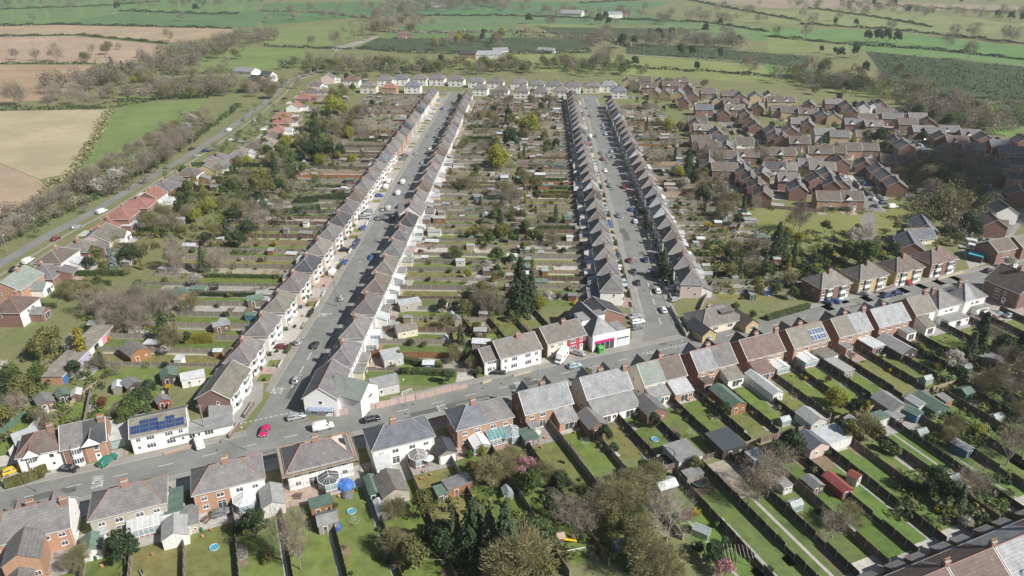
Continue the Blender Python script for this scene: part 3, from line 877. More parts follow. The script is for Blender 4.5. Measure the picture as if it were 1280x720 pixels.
def tree(kind, x, y, s=1.0, ref='', desc=None, group=None, sz=None, key=0.0):
 """kind like 'bare' (any of its prototypes) or 'bare2'"""
 if kind not in P:
  ks = [k for k in P if k.rstrip('0123456789') == kind]
  k = ks[RND.randrange(len(ks))]
 else: k = kind
 base = k.rstrip('0123456789')
 d = desc or DESC[base]
 sc = (s * RND.uniform(.9, 1.1), s * RND.uniform(.9, 1.1), (sz or s) * RND.uniform(.93, 1.07))
 rz = RND.uniform(0, 2 * PI)
 p = P[k]
 if isinstance(p, dict):
  if k not in USED:
   USED[k] = r = thing(p['name'], d, 'tree', (x, y, 0), rz, ref, group, key, sc)
   ob('trunk', p['trunk'], r); ob('crown', p['crown'], r)
   return r
  r = copy_tree(USED[k], (x, y, 0), rz, d, ref, group, key, sc)
  if not group and 'group' in r: del r['group']
  return r
 o = ob(SHN.get(base, 'shrub'), p, None, (x, y, 0), rz, sc)
 return tag(o, d, 'shrub', ref, group, key)
def treep(kind, u, v, s=1.0, ref='', **k):
 p = g(u, v)
 return tree(kind, p.x, p.y, s, ref, **k)
def hedge(p, q, w, h, ref, kind='hedge', desc=None, key=0.0):
 p, q = Vector(p[:2]), Vector(q[:2])
 L = (q - p).length
 c = (p + q) / 2
 d = {'hedge': 'clipped green hedge', 'dark': 'dark conifer hedge', 'olive': 'olive green hedge', 'gold': 'golden green hedge', 'goldc': 'golden conifer hedge'}[kind]
 L = max(1.0, round(L))
 dens, size = (26, .14) if c.y < 230 else (9, .26)
 me = cached(('hedge', L, w, h, kind, dens), lambda: hedge_mesh(L, w, h, LEAF[kind], int(L * 7 + h * 13), dens, size))
 o = ob('hedge', me, None, (c.x, c.y, 0), math.atan2(q.y - p.y, q.x - p.x))
 return tag(o, desc or d, 'hedge', ref, None, key)
# ================================================================ ground, roads, fields
GRASS = mat('rough_grass', (.155, .180, .070), (.205, .195, .10), scale=.06, rough=.95, coord='Object', detail=8, c3=(.12, .145, .06), scale3=.5, lo3=.5, hi3=.7)
LAWNM = mat('lawn_grass', (.60, .62, .60), (1.02, 1.0, .98), scale=.42, rough=.95, attr=True, detail=9, c3=(.98, .86, .66), scale3=.3, lo3=.46, hi3=.72)
TARMAC = mat('road_asphalt', (.232, .236, .222), (.178, .182, .172), scale=.16, rough=.95, detail=9, c3=(.262, .265, .25), scale3=.6, lo3=.55, hi3=.8)
PAVEM = mat('pavement_asphalt', (.30, .29, .265), (.25, .24, .22), scale=.3, rough=.95, detail=8)
KERBM = mat('kerb_concrete', (.40, .39, .36), (.32, .31, .29), scale=1, rough=.95)
PAINT = mat('road_paint', (.66, .66, .63), (.36, .36, .34), scale=1.6, rough=.8, lo=.5, hi=.75)
SLAB = mat('garden_ground', (.72, .72, .72), (1.05, 1.05, 1.05), scale=.9, rough=.95, attr=True, detail=8, c3=(.62, .60, .56), scale3=2.5, lo3=.56, hi3=.75)
FIELDM = mat('field_soil_and_crop', (.82, .82, .82), (1.1, 1.1, 1.1), scale=.022, rough=.95, attr=True, detail=10, c3=(.80, .78, .70), scale3=.11, lo3=.5, hi3=.75)
def sheet(name, pts, z, m, c=None):
 a = MB(); a.poly([(p[0], p[1], 0) for p in pts], 0, c)
 return struct(name, a.mesh(name, m), (0, 0, z))
def band(name, left, right, z, m, c=None):
 a = MB()
 for i in range(len(left) - 1):
  a.poly([(*left[i][:2], 0), (*right[i][:2], 0), (*right[i + 1][:2], 0), (*left[i + 1][:2], 0)], 0, c)
 return struct(name, a.mesh(name, m), (0, 0, z))
def offs(line, d):
 out = []
 for i, p in enumerate(line):
  a = line[max(0, i - 1)]; b = line[min(len(line) - 1, i + 1)]
  t = (Vector(b[:2]) - Vector(a[:2])).normalized()
  out.append(Vector(p[:2]) + Vector((-t.y, t.x)) * d)
 return out
a_ = MB()
for i in range(24):
 for j in range(24):
  x0, y0 = -3600 + i * 300, -600 + j * 300
  a_.poly([(x0, y0, 0), (x0 + 300, y0, 0), (x0 + 300, y0 + 300, 0), (x0, y0 + 300, 0)])
struct('ground', a_.mesh('ground', GRASS))
def V2(x, y): return Vector((x, y))
# main road (a: along, b across), the two streets and the lane to the west
RB = -147.2
def roadline(a0, a1): return [M(a0 + (a1 - a0) * i / 20, RB + (.35 * math.sin(i * .7))) for i in range(21)]
ML = roadline(-75, 275)
band('main_road', offs(ML, 4.3), offs(ML, -4.3), .03, TARMAC)
TH = math.radians(87.95)                      # direction of the two streets
TV = V2(math.cos(TH), math.sin(TH)); TN = V2(TV.y, -TV.x)
S1o, S2o = V2(-58.0, 150.0), V2(44.4, 183.0)
def st(o, t, n): return o + TV * t + TN * n
band('van_street', [st(S1o, -13, -5.5), st(S1o, -5, -4.4), st(S1o, 4, -4.2), st(S1o, 420, -4.2)], [st(S1o, -5.5, 9.0), st(S1o, 0, 4.8), st(S1o, 4, 4.2), st(S1o, 420, 4.2)], .026, TARMAC)
band('shop_street', [st(S2o, -9, -11), st(S2o, 0, -6.0), st(S2o, 8, -4.6), st(S2o, 365, -4.3)], [st(S2o, -4, 11), st(S2o, 3, 6.0), st(S2o, 8, 4.6), st(S2o, 365, 4.3)], .022, TARMAC)
LANE = [V2(-190, 130)] + [g(*p) for p in ((0, 330), (61, 294), (122, 262), (183, 224), (228, 199.5), (275, 168.7), (315, 141), (345, 118), (358, 101))] + [V2(-176, 665), V2(-160, 690)]
band('lane', offs(LANE, 2.5), offs(LANE, -2.5), .03, TARMAC)
def edge(name, line, d0, d1, z0, z1, mside, mtop):
 """a raised strip (kerb or footway) along a line"""
 a = MB(); L, R_ = offs(line, d0), offs(line, d1)
 for i in range(len(line) - 1):
  a.poly([(*L[i], z1), (*R_[i], z1), (*R_[i + 1], z1), (*L[i + 1], z1)] if d0 > d1 else [(*R_[i], z1), (*L[i], z1), (*L[i + 1], z1), (*R_[i + 1], z1)], 1)
  for q in (L, R_): a.poly([(*q[i], z0), (*q[i + 1], z0), (*q[i + 1], z1), (*q[i], z1)], 0)
 return struct(name, a.mesh(name, [mside, mtop]))
def sub(line, f0, f1):
 n = len(line) - 1
 return line[int(f0 * n):int(f1 * n) + 1]
S1L = [st(S1o, t, 0) for t in range(6, 421, 46)]; S2L = [st(S2o, t, 0) for t in range(10, 366, 44)]
edge('pavement', ML, -4.42, -6.3, 0, .13, KERBM, PAVEM); edge('kerb', ML, -4.3, -4.42, 0, .135, KERBM, KERBM)
for f0, f1 in ((0, .2), (.3, .55), (.65, 1)):
 e = sub(ML, f0, f1)
 edge('pavement', e, 4.42, 6.4, 0, .13, KERBM, PAVEM); edge('kerb', e, 4.3, 4.42, 0, .135, KERBM, KERBM)
for L_ in (S1L, S2L):
 for s in (-1, 1):
  edge('pavement', L_, s * 4.42, s * 6.3, 0, .13, KERBM, PAVEM); edge('kerb', L_, s * 4.28, s * 4.42, 0, .135, KERBM, KERBM)
edge('verge', LANE, -2.5, -6.2, 0, .06, KERBM, GRASS); edge('pavement', LANE, -6.2, -7.2, 0, .07, KERBM, PAVEM)
# painted markings
a_ = MB()
def dash(line_fn, t0, t1, on, off, w=.11):
 t = t0
 while t < t1:
  p, q = line_fn(t), line_fn(min(t + on, t1)); d = (q - p).normalized(); n = V2(-d.y, d.x) * w
  a_.poly([(*(p - n), 0), (*(q - n), 0), (*(q + n), 0), (*(p + n), 0)]); t += on + off
dash(lambda t: M(t, RB), -60, 270, 3.0, 6.0, .08)
dash(lambda t: st(S1o, t, .2), 8, 30, 4.0, 3.0); dash(lambda t: st(S2o, t, .6), 10, 42, 4.0, 2.5)
dash(lambda t: st(S1o, -4.3, 0) + AX * t, -8.5, 7.0, .7, .5, .12); dash(lambda t: st(S2o, -4.6, 0) + AX * t, -8, 8, .7, .5, .12)
dash(lambda t: st(S2o, t, -4.0), 12, 40, 30, 1, .06)
struct('road_marking', a_.mesh('road_marking', PAINT), (0, 0, .036))
a_ = MB()
for k in range(46):
 t = RND.uniform(0, 1); q = RND.choice([lambda: (M(RND.uniform(-70, 230), RB + RND.uniform(-3.6, 3.6)), AX), lambda: (st(S1o, RND.uniform(5, 330), RND.uniform(-3.4, 3.4)), TV), lambda: (st(S2o, RND.uniform(10, 300), RND.uniform(-3.6, 3.6)), TV)])()
 d_ = q[1] * RND.uniform(.8, 6); n_ = V2(-q[1].y, q[1].x) * RND.uniform(.35, 1.2); c_ = RND.choice([.55, .62, .7, 1.15, 1.2, .6]); a_.poly([(*(q[0] - d_ - n_), k * .0001), (*(q[0] + d_ - n_), k * .0001), (*(q[0] + d_ + n_), k * .0001), (*(q[0] - d_ + n_), k * .0001)], 0, (c_ * .22, c_ * .222, c_ * .21))
for k in range(40):
 q = RND.choice([lambda: M(RND.uniform(-70, 230), RB + RND.uniform(-2, 2)), lambda: st(S1o, RND.uniform(5, 200), RND.uniform(-2, 2)), lambda: st(S2o, RND.uniform(10, 200), RND.uniform(-2, 2))])()
 a_.poly([(q.x + .33 * math.cos(i * PI / 4), q.y + .33 * math.sin(i * PI / 4), .006) for i in range(8)], 0, (.07, .07, .07))
struct('road_patch', a_.mesh('road_patch', mat('patched_asphalt', (1, 1, 1), (.85, .85, .85), scale=.8, rough=.95, attr=True)), (0, 0, .0305))
def slow(loc, rz, sc):
 cu = bpy.data.curves.new('road_word', 'FONT'); cu.body = 'SLOW'; cu.size = 1.0; cu.align_x = 'CENTER'; cu.align_y = 'CENTER'
 o = bpy.data.objects.new('tmp', cu); COL.objects.link(o)
 dg = bpy.context.evaluated_depsgraph_get(); dg.update()
 me = bpy.data.meshes.new_from_object(o.evaluated_get(dg)); bpy.data.objects.remove(o)
 me.materials.clear(); me.materials.append(PAINT)
 w = struct('road_marking', me, (loc[0], loc[1], .037)); w.rotation_euler = (0, 0, rz); w.scale = sc
for u, v, r, sx, sy in ((123, 602, RZ_M + PI / 2, 1.5, 3.2), (553, 512, RZ_M - PI / 2, 1.5, 3.2), (650, 482, RZ_M + PI / 2, 1.5, 3.0), (346, 488, TH + PI / 2, 1.2, 4.0), (401, 394, TH - PI / 2, 1.4, 3.5)):
 slow(g(u, v), r, (sx, sy, 1))
# fields ---------------------------------------------------------
FIELDS = MB()
FZ = [.004]
def tram(pts, n):
 a = MB(); q = [g(*p) for p in pts]
 for i in range(n):
  t = (i + .5) / n; p, r = q[0].lerp(q[1], t), q[3].lerp(q[2], t); w_ = (r - p).normalized(); w_ = V2(-w_.y, w_.x) * .35
  for s in (-1.0, 1.0): o = w_ * s * 3; a.poly([(*(p + o - w_), 0), (*(r + o - w_), 0), (*(r + o + w_), 0), (*(p + o + w_), 0)])
 struct('tramline', a.mesh('tramline', mat('tramline_soil', (.30, .28, .16), (.2, .23, .1), scale=.05)), (0, 0, .022))
def field(pts, c, z=0.0, name='field'):
 FZ[0] += .0004
 sheet(name, [g(*p) for p in pts], FZ[0] + z, FIELDM, c)
BROWN, SOIL, STRAW, GR, PALE, DKG = (.37, .285, .19), (.39, .295, .21), (.41, .35, .23), (.125, .205, .075), (.205, .24, .09), (.075, .155, .055)
field([(-200, 32), (60, 31), (285, 35), (302, 43), (215, 53), (100, 43), (-200, 43)], BROWN)
field([(-200, 46), (90, 45), (200, 56), (212, 66), (150, 79), (100, 79), (-200, 79)], SOIL)
field([(-200, 81), (118, 81), (100, 108), (60, 125), (-200, 138)], (.35, .255, .165))
field([(-200, 141), (136, 137), (122, 168), (88, 216), (50, 224), (0, 204), (-200, 190)], STRAW)
field([(-200, 192), (0, 205), (50, 225), (62, 240), (0, 272), (-200, 300)], SOIL, .004)
field([(148, 131), (256, 124), (240, 158), (196, 190), (160, 214), (94, 217), (122, 172)], (.165, .22, .075))
field([(198, 92), (300, 60), (382, 60), (374, 84), (262, 93)], (.17, .225, .075))
field([(160, 122), (240, 100), (330, 96), (350, 112), (255, 122)], (.14, .18, .065))
field([(-200, -8), (330, -8), (318, 14), (70, 30), (-200, 30)], GR)
field([(72, 30), (150, 16), (330, 14), (318, 34), (200, 33)], (.10, .18, .075), .004)
field([(330, 4), (480, 2), (470, 20), (330, 32), (322, 20)], (.095, .175, .07))
field([(330, 36), (462, 27), (452, 40), (420, 58), (330, 56)], (.18, .225, .085))
field([(482, 2), (840, 2), (800, 14), (560, 20), (478, 20)], (.10, .185, .085))
field([(560, 21), (800, 15), (880, 32), (640, 30), (500, 34)], (.11, .19, .085), .004)
field([(500, 34), (640, 31), (650, 46), (470, 47)], (.12, .20, .08))
for q in ([(446, 60), (470, 48), (640, 47), (752, 50), (735, 62), (600, 66), (470, 63)], [(672, 34), (880, 36), (820, 50), (700, 46)], [(784, 54), (900, 62), (1010, 70), (1010, 86), (900, 76), (782, 68)]):
 field(q, (.062, .088, .045), .004, 'plantation_ground')
field([(640, 22), (730, 22), (760, 34), (670, 34)], (.20, .24, .09))
field([(830, 32), (920, 28), (960, 40), (1000, 52), (860, 50)], (.135, .225, .09))
field([(845, -4), (910, -4), (1290, 8), (1290, 14), (960, 10)], (.30, .235, .17))
field([(910, 14), (1100, 10), (1290, 30), (1290, 44), (1090, 36), (920, 26)], (.21, .235, .10))
field([(930, 33), (1100, 38), (1290, 60), (1290, 82), (1060, 62), (940, 47)], (.115, .22, .07))
field([(960, 44), (1060, 55), (1062, 66), (960, 66)], (.20, .235, .09))
field([(480, 75), (640, 66), (790, 70), (960, 82), (1140, 112), (1140, 128), (960, 104), (760, 92), (500, 84)], (.215, .245, .09), .004)
field([(955, 80), (1035, 88), (1030, 100), (960, 96)], (.135, .23, .07), .008)
field([(1082, 64), (1290, 84), (1290, 132), (1190, 118), (1105, 96)], (.062, .088, .045), .004, 'plantation_ground')
field([(1140, 116), (1290, 134), (1290, 158), (1235, 152), (1190, 146), (1150, 132)], (.07, .105, .045), .006, 'plantation_ground')
for q in ([(1188, 119), (1194, 120), (1204, 140), (1198, 141)], [(1230, 124), (1236, 125), (1250, 151), (1243, 151)]):
 field(q, (.30, .25, .17), .012, 'track')
field([(1242, 150), (1275, 158), (1275, 172), (1236, 166)], (.15, .235, .06), .01)
field([(932, 252), (1010, 258), (1072, 268), (1112, 254), (1160, 250), (1172, 272), (1120, 292), (1050, 305), (962, 300), (938, 275)], (.200, .215, .075), .004, 'green')
field([(1076, 270), (1092, 262), (1096, 300), (1070, 300)], (.22, .21, .19), .010, 'path')
for q in ([(412, 60), (430, 56), (470, 45), (474, 46), (440, 59), (420, 64)],): field(q, (.30, .29, .24), .012, 'track')
field([(768, 67.3), (780, 67.7), (930, 76.3), (1100, 100), (1100, 100.6), (930, 76.9), (768, 68)], (.32, .31, .2), .012, 'track')
field([(780, 51.5), (830, 52), (930, 61), (930, 63), (830, 55), (780, 54)], (.22, .22, .16), .012, 'track')
tram([(830, 32), (920, 28), (1000, 52), (860, 50)], 7); tram([(200, 92), (300, 60), (382, 60), (262, 93)], 7); tram([(930, 33), (1100, 38), (1290, 82), (1060, 62)], 9); tram([(-100, -8), (330, -8), (318, 14), (-100, 28)], 10); tram([(560, 21), (800, 15), (640, 30), (500, 34)], 8); tram([(-150, 48), (90, 45), (100, 79), (-150, 79)], 7)
# estate roads
def road_px(name, pts, w, z=.02):
 l = [g(*p) for p in pts]
 band(name, offs(l, w / 2), offs(l, -w / 2), z, TARMAC)
 for s in (1, -1): band('pavement', offs(l, s * (w / 2 + .02)), offs(l, s * (w / 2 + 1.7)), z + .06 if s < 0 else z + .06, PAVEM)
for k, (pts, w) in enumerate((([(868, 128), (882, 138), (905, 152), (930, 166), (952, 180), (985, 198), (1010, 206)], 7), ([(985, 198), (965, 222), (975, 240)], 6), ([(1010, 206), (1050, 208), (1075, 214)], 6.5),
     ([(1060, 205), (1072, 228), (1082, 250), (1090, 264)], 8), ([(1105, 152), (1130, 165), (1150, 180), (1170, 192)], 9), ([(1085, 203), (1140, 190), (1160, 186)], 5), ([(1270, 262), (1240, 300), (1225, 322)], 7),
     ([(840, 108), (850, 112), (868, 128)], 6), ([(1290, 232), (1230, 222), (1200, 215)], 7), ([(1008, 140), (1040, 150), (1060, 160), (1105, 158)], 5.5))):
 road_px('estate_road', pts, w, .02 + .002 * k)
band('end_road', [V2(-100, 574), V2(150, 545)], [V2(-100, 566), V2(150, 537)], .016, TARMAC)
# ================================================================ houses along the two streets
VAN_SUN, VAN_SH, SHOP_SUN, SHOP_SH = "van street's sunlit row", "van street's shaded row", "shop street's sunlit row", "shop street's shaded row"
WN = {'white': 'white', 'cream': 'cream', 'pinkish': 'pinkish', 'brick': 'red brick', 'orange': 'orange brick', 'brownbrick': 'brown brick', 'pebble': 'pebbledash', 'yellow': 'buff brick', 'grey': 'pale grey'}
RN = {'grey': 'grey', 'mauve': 'mauve', 'dark': 'slate', 'blue': 'blue-grey', 'pale': 'pale', 'green': 'greenish', 'olive': 'olive', 'taupe': 'taupe', 'brown': 'brown', 'rust': 'rust', 'red': 'red', 'pink': 'faded red'}
ROWS = {}
def row(name, o, step, n, west, seq, walls, W, D, skip=(), eave=5.0, rise=3.3):
 """west rows show their lit fronts (towards +n); east rows turn their backs to the sun side"""
 out = []
 for i in range(n):
  c = o + TV * (step * i)
  out.append(c)
  if i in skip: continue
  rf = seq[i % len(seq)]; w = walls[(i * 7 + i // 3) % len(walls)]; w2 = walls[(i * 5 + 2) % len(walls)] if RND.random() < .35 else w
  lod = 0 if i < 3 else 1 if i < 8 else 2 if i < 15 else 3
  exts = []; con = []
  if lod < 3:
   for s in (-1, 1):
    t = RND.random()
    x0 = s * W * .25 - W * .2
    if t < .35: exts.append((x0, x0 + W * .4, RND.uniform(2.4, 4.2), 2.5, 'flat', RND.choice(['white', 'white', w, 'cream']), RND.choice([FELT, FELTP, FELT])))
    elif t < .72: exts.append((x0 + .2, x0 + W * .38, RND.uniform(2.2, 3.6), 2.4, 'lean', RND.choice(['white', w, 'brick', 'white']), RND.choice([ROOF[rf], ROOF['pale'], FELTP, FELT])))
    elif lod < 2: con.append((s * W * .25, W * .3, 3.0, RND.choice(['gable', 'lean', 'lean']), RND.choice([GLASS2, FELTP, FELTP, WHITE])))
  r2 = rf if RND.random() < .8 else seq[(i * 3 + 1) % len(seq)]
  desc = f"{RN[rf]} hipped pair with {WN[w]} walls,"
  if r2 != rf: desc = f"{RN[rf]}-and-{RN[r2]} hipped pair, {WN[w]} walls," if RN[rf] != RN[r2] else desc
  rear = 'white' if (w in ('white', 'cream') or RND.random() < .6) else w
  dr = list(DOORC)
  k_ = house('semi_detached_pair', desc, 'house pair', c, TH if west else TH + PI, f"{nth(i)} from main road in {name}", f"house pairs of {name}", i, W=W + RND.uniform(-.2, .2), D=D + RND.uniform(-.2, .2), eave=eave, rise=rise,
    roof=(rf, r2), wf=(w, w2), wr=(rear, rear), ws=(w, w2), ridge=RIDGEG if RND.random() < .72 else CLAY, lod=lod, bays=lod < 3,
    baym=WALL['white'], doors=(RND.choice(dr), RND.choice(dr)), exts=tuple(exts), conserv=tuple(con), chims=[(0, 0)], rear_wins=(not west) or lod < 1, side_wins=lod < 2)
  if lod < 3:
   sl = math.atan2(rise, D / 2 + .3)
   for q in range(RND.choice((0, 0, 1, 2))):
    a_ = MB(); a_.box(-.4, .4, -.55, .55, 0, .07, 0); a_.box(-.33, .33, -.48, .48, .07, .075, 1)
    sd_ = RND.choice((-1, 1)); f_ = RND.uniform(.35, .6); x_ = RND.uniform(-2, 2)
    o_ = ob('skylight', cached('skylight', lambda: a_.mesh('skylight', [WHITE, GLASS])), k_, (x_, sd_ * (D / 2 + .35) * (1 - f_), eave + rise * f_ + .03)); o_.rotation_euler = (-sd_ * sl, 0, 0)
   a_ = MB(); a_.rings([[(.35 * math.cos(t) * f, -.12 * (1 - f) - .1, .35 * math.sin(t) * f) for t in [2 * PI * w_ / 10 for w_ in range(10)]] for f in (1, .6, .1)]); a_.tube((0, 0, 0), (0, -.2, 0), .03, n=4)
   ob('satellite_dish', cached('dish', lambda: a_.mesh('satellite_dish', GUT)), k_, (RND.choice((-1, 1)) * W * .44, -D / 2, 4.3))
 ROWS[name] = out
 return out
row(VAN_SUN, V2(-72.3, 167.9), 14.55, 27, True, ['mauve', 'grey', 'olive', 'mauve', 'dark', 'taupe', 'grey', 'dark', 'mauve', 'brown', 'grey', 'mauve', 'taupe', 'blue'], ['white', 'cream', 'pinkish', 'white', 'cream', 'orange', 'pebble'], 11.3, 6.8)
row(VAN_SH, V2(-45.2, 166.7), 14.55, 26, False, ['mauve', 'grey', 'mauve', 'brown', 'taupe', 'grey', 'mauve', 'dark', 'taupe', 'grey', 'brown'], ['white', 'cream', 'white', 'white', 'pinkish'], 11.4, 6.8, skip=(8,))
row(SHOP_SUN, V2(31.8, 210.4), 12.8, 26, True, ['grey', 'mauve', 'taupe', 'grey', 'mauve', 'brown', 'taupe', 'dark', 'pale'], ['white', 'brick', 'pinkish', 'white', 'pebble', 'brick'], 10.0, 6.9)
row(SHOP_SH, V2(58.4, 215.6), 12.6, 24, False, ['grey', 'mauve', 'taupe', 'brown', 'grey', 'pale', 'dark'], ['pinkish', 'white', 'pebble', 'white', 'brick', 'cream'], 9.9, 6.9)
c = ROWS[VAN_SH][8]
house('gabled_house', 'white house with two steep gables,', 'house', c, TH + PI, f"between eighth and tenth pairs of {VAN_SH}", None, W=13.0, D=9.0, eave=5.3, rise=3.6, rtype='gable', roof=('grey', 'mauve'), lod=0, bays=False,
  front_gables=((-3.2, 4.5, .6, 3.2), (3.2, 4.5, .6, 3.2)), ridge=CLAY, chims=[(4.5, 0)], exts=((-6, -1.5, 4, 2.8, 'gable', 'white', ROOF['grey']), (0.5, 5.5, 3, 2.6, 'flat', 'brick', FELT)))
# ================================================================ along the main road, south side (fronts face the road, backs face the gardens)
RZS = math.radians(202.5)
SB = -132.0
SREF = {}
def south(k, u, v, nm, hz=8.8, **kw):
 m_ = toM(g(u, v, hz)); a = m_.x
 loc = M(a, kw.pop('b', SB))
 SREF[k] = (a, nm)
 d = kw.pop('desc')
 return house(kw.pop('oname', 'semi_detached_pair'), d, 'house pair', loc, RZS, kw.pop('ref', ''), None, 0, **kw)
B = 'brick'; O = 'orange'
fg2 = ((-3.0, 3.3, .8, 2.9), (3.0, 3.3, .8, 2.9))
south('S1', 38, 636, 'three-chimney house', desc='grey gabled house with three red chimneys and a brick rear wing', oname='gabled_house', W=12.0, D=8.4, rise=3.6, rtype='gable', roof=('grey', 'grey'), ridge=CLAY,
  wf=(O, O), wr=(O, O), ws=('white', O), chims=[(.5, -1.2), (5.6, 1.0), (-5.4, .8)], front_gables=fg2, exts=((-1.8, 4.0, 6.5, 4.9, 'gable', O, ROOF['grey']), (-.5, 3.5, 10.0, 2.6, 'gable', O, ROOF['grey'])), bays=True)
south('S2', 155, 613, 'pebbledashed pair', desc='grey hipped pair with pebbledashed walls and a long white lean-to conservatory', W=13.4, D=8.2, roof=('grey', 'grey'), ridge=CLAY, wf=('pebble',) * 2, wr=('pebble',) * 2, ws=('pebble',) * 2,
  conserv=((-2.6, 6.6, 2.6, 'lean', FELTP),), exts=((4.3, 6.2, 1.6, 2.4, 'flat', 'white', FELTP, None),))
south('S3', 281, 577, 'half-orange half-white pair', desc='grey hipped pair, half orange brick and half white, with white conservatory', W=13.6, D=8.2, roof=('grey', 'grey'), ridge=CLAY, wf=('white', O), wr=('white', O), ws=('white', O),
  conserv=((-2.4, 4.4, 3.6, 'hex', FELTP),))
s4 = south('S4', 395, 553, 'scaffolded pair', desc='mauve hipped pair wrapped in scaffolding with its end roof stripped', W=13.6, D=8.2, roof=('mauve', 'mauve'), ridge=CLAY, wf=('cream',) * 2, wr=('white', 'white'), ws=('cream',) * 2,
   conserv=((-1.2, 4.4, 3.8, 'hex', ROOF['dark']),))
south('S5', 498, 526, 'white slate-roofed pair', desc='blue-grey slate hipped pair with clean white walls and brown window frames', W=14.0, D=8.2, roof=('blue', 'blue'), ridge=RIDGEG, chims=[(1.2, 0)],
  conserv=((-2.6, 3.8, 3.4, 'hex', ROOF['grey']),), exts=((3.6, 6.9, 3.0, 2.5, 'lean', 'white', FELTP),))
south('S6', 603, 507, 'twin-conservatory pair', desc='orange brick hipped pair with teal glass and white-roofed conservatories', W=13.8, D=8.2, roof=('grey', 'blue'), ridge=RIDGEG, wf=(O, O), wr=(O, O), ws=(O, B),
  conserv=((2.4, 4.0, 4.2, 'gable', WHITE), (-2.2, 4.6, 3.0, 'lean', GLASS3), (-6.0, 3.6, 3.8, 'hex', GLASS2)), chims=[(1.5, 0)])
south('S7', 683, 488, 'streaked grey-roofed pair', desc='orange brick gabled pair under a streaked pale grey roof', W=12.4, D=8.4, rise=3.5, rtype='gable', roof=('pale', 'pale'), wf=(B, B), wr=(O, O), ws=(O, B), front_gables=fg2, chims=[(-.2, -.6)],
  exts=((3.6, 6.0, 2.6, 2.5, 'flat', 'pebble', FELT), (-6.0, -1.2, 3.4, 2.5, 'lean', O, FELT)))
south('S8', 757, 468, 'long white gabled pair', desc='white gabled pair under a pale grey roof with long grey rear extensions', W=12.6, D=8.4, rise=3.5, rtype='gable', roof=('pale', 'pale'), front_gables=fg2, chims=[(.3, -.6), (-6, .5)],
  ws=('white', 'grey'), exts=((.2, 6.1, 4.6, 2.6, 'lean', 'white', FELT), (-6.2, -.1, 4.6, 2.6, 'lean', 'white', FELT)))
south('S9', 826, 451, 'green-and-brown roofed pair', desc='gabled pair, half greenish roof over cream walls, half brown roof', W=12.4, D=8.4, rise=3.5, rtype='gable', roof=('brown', 'green'), wf=(B, 'cream'), wr=(O, 'cream'), ws=(B, 'cream'), front_gables=fg2, chims=[(-1.0, -.4)],
  exts=((.4, 5.9, 3.0, 2.6, 'lean', 'cream', FELT), (-6.0, -.5, 4.0, 2.6, 'lean', O, FELTP)))
south('S10', 890, 435, 'pale-roofed red brick pair', desc='red brick gabled pair with one smooth and one sooty pale roof half', W=12.2, D=8.4, rise=3.5, rtype='gable', roof=('grey', 'pale'), wf=(B, B), wr=(O, O), ws=(O, B), front_gables=fg2, chims=[(.3, -.6)],
  exts=((-6.0, -1.0, 3.6, 2.5, 'lean', 'white', ROOF['olive']), (3.2, 5.9, 2.8, 2.9, 'flat', B, ROOF['brown'])))
south('S11', 948, 419, 'rust-roofed pair', desc='red brick gabled pair under a rust-coloured tiled roof', W=12.4, D=8.4, rise=3.5, rtype='gable', roof=('rust', 'rust'), wf=(B, B), wr=(O, O), ws=(O, B), front_gables=fg2, chims=[(.3, -.6), (-6, 0)],
  exts=((.2, 5.8, 4.2, 2.5, 'lean', O, ROOF['rust']),), conserv=((-3.2, 4.2, 3.8, 'gable', WHITE),))
south('S12', 1005, 406, 'solar-roofed brick pair', desc='brick gabled pair with a grid of blue solar panels on one roof half', W=12.2, D=8.4, rise=3.5, rtype='gable', roof=('olive', 'olive'), wf=(B, B), wr=(O, O), ws=(O, B), front_gables=fg2, chims=[(.8, -.6)],
  exts=((-5.6, -.5, 4.6, 2.6, 'flat', 'white', ROOF['olive']),), conserv=((2.8, 4.6, 4.0, 'gable', WHITE),))
s12 = bpy.data.objects
south('S13', 1060, 393, 'olive-and-pale roofed pair', desc='brick gabled pair, half olive tiles and half pale slates', W=12.2, D=8.4, rise=3.5, rtype='gable', roof=('pale', 'olive'), wf=(B, B), wr=(O, O), ws=(O, B), front_gables=fg2, chims=[(.6, -.6), (-5.9, 0)],
  exts=((3.4, 5.9, 3, 2.5, 'flat', O, FELT), (-5.8, -1.2, 5.5, 2.5, 'flat', B, FELTP)))
south('S14', 1109, 382, 'pale-roofed orange pair', desc='orange brick gabled pair under one even pale grey roof', W=12.0, D=8.4, rise=3.5, rtype='gable', roof=('pale', 'pale'), wf=(B, B), wr=(O, O), ws=(O, B), front_gables=fg2, chims=[(.6, -.6)],
  exts=((-5.8, -2.2, 3.2, 2.5, 'flat', 'white', FELT), (3.2, 5.6, 3, 2.4, 'flat', O, FELT)))
south('S15', 1152, 371, 'red-flanked white house', desc='narrow house with white back and dark red gable wall', oname='gabled_house', W=8.4, D=8.6, rise=3.4, rtype='gable', roof=('taupe', 'taupe'), wf=(B, B), wr=('white', 'white'), ws=('white', B), single=True, chims=[(-3, 0)], b=-133.5,
  exts=((.2, 4.0, 4.2, 2.6, 'lean', 'white', ROOF['taupe']),))
south('S16', 1181, 364, 'white streaky-roofed house', desc='white house with streaky grey gabled roof and black chimney', oname='gabled_house', W=9.2, D=8.6, rise=3.6, rtype='hip', roof=('grey', 'grey'), single=True, chims=[(3.4, 0)], b=-133.5, exts=((-4.4, 4.4, 4.0, 2.4, 'flat', 'white', FELT),), chm=WALL['brownbrick'])
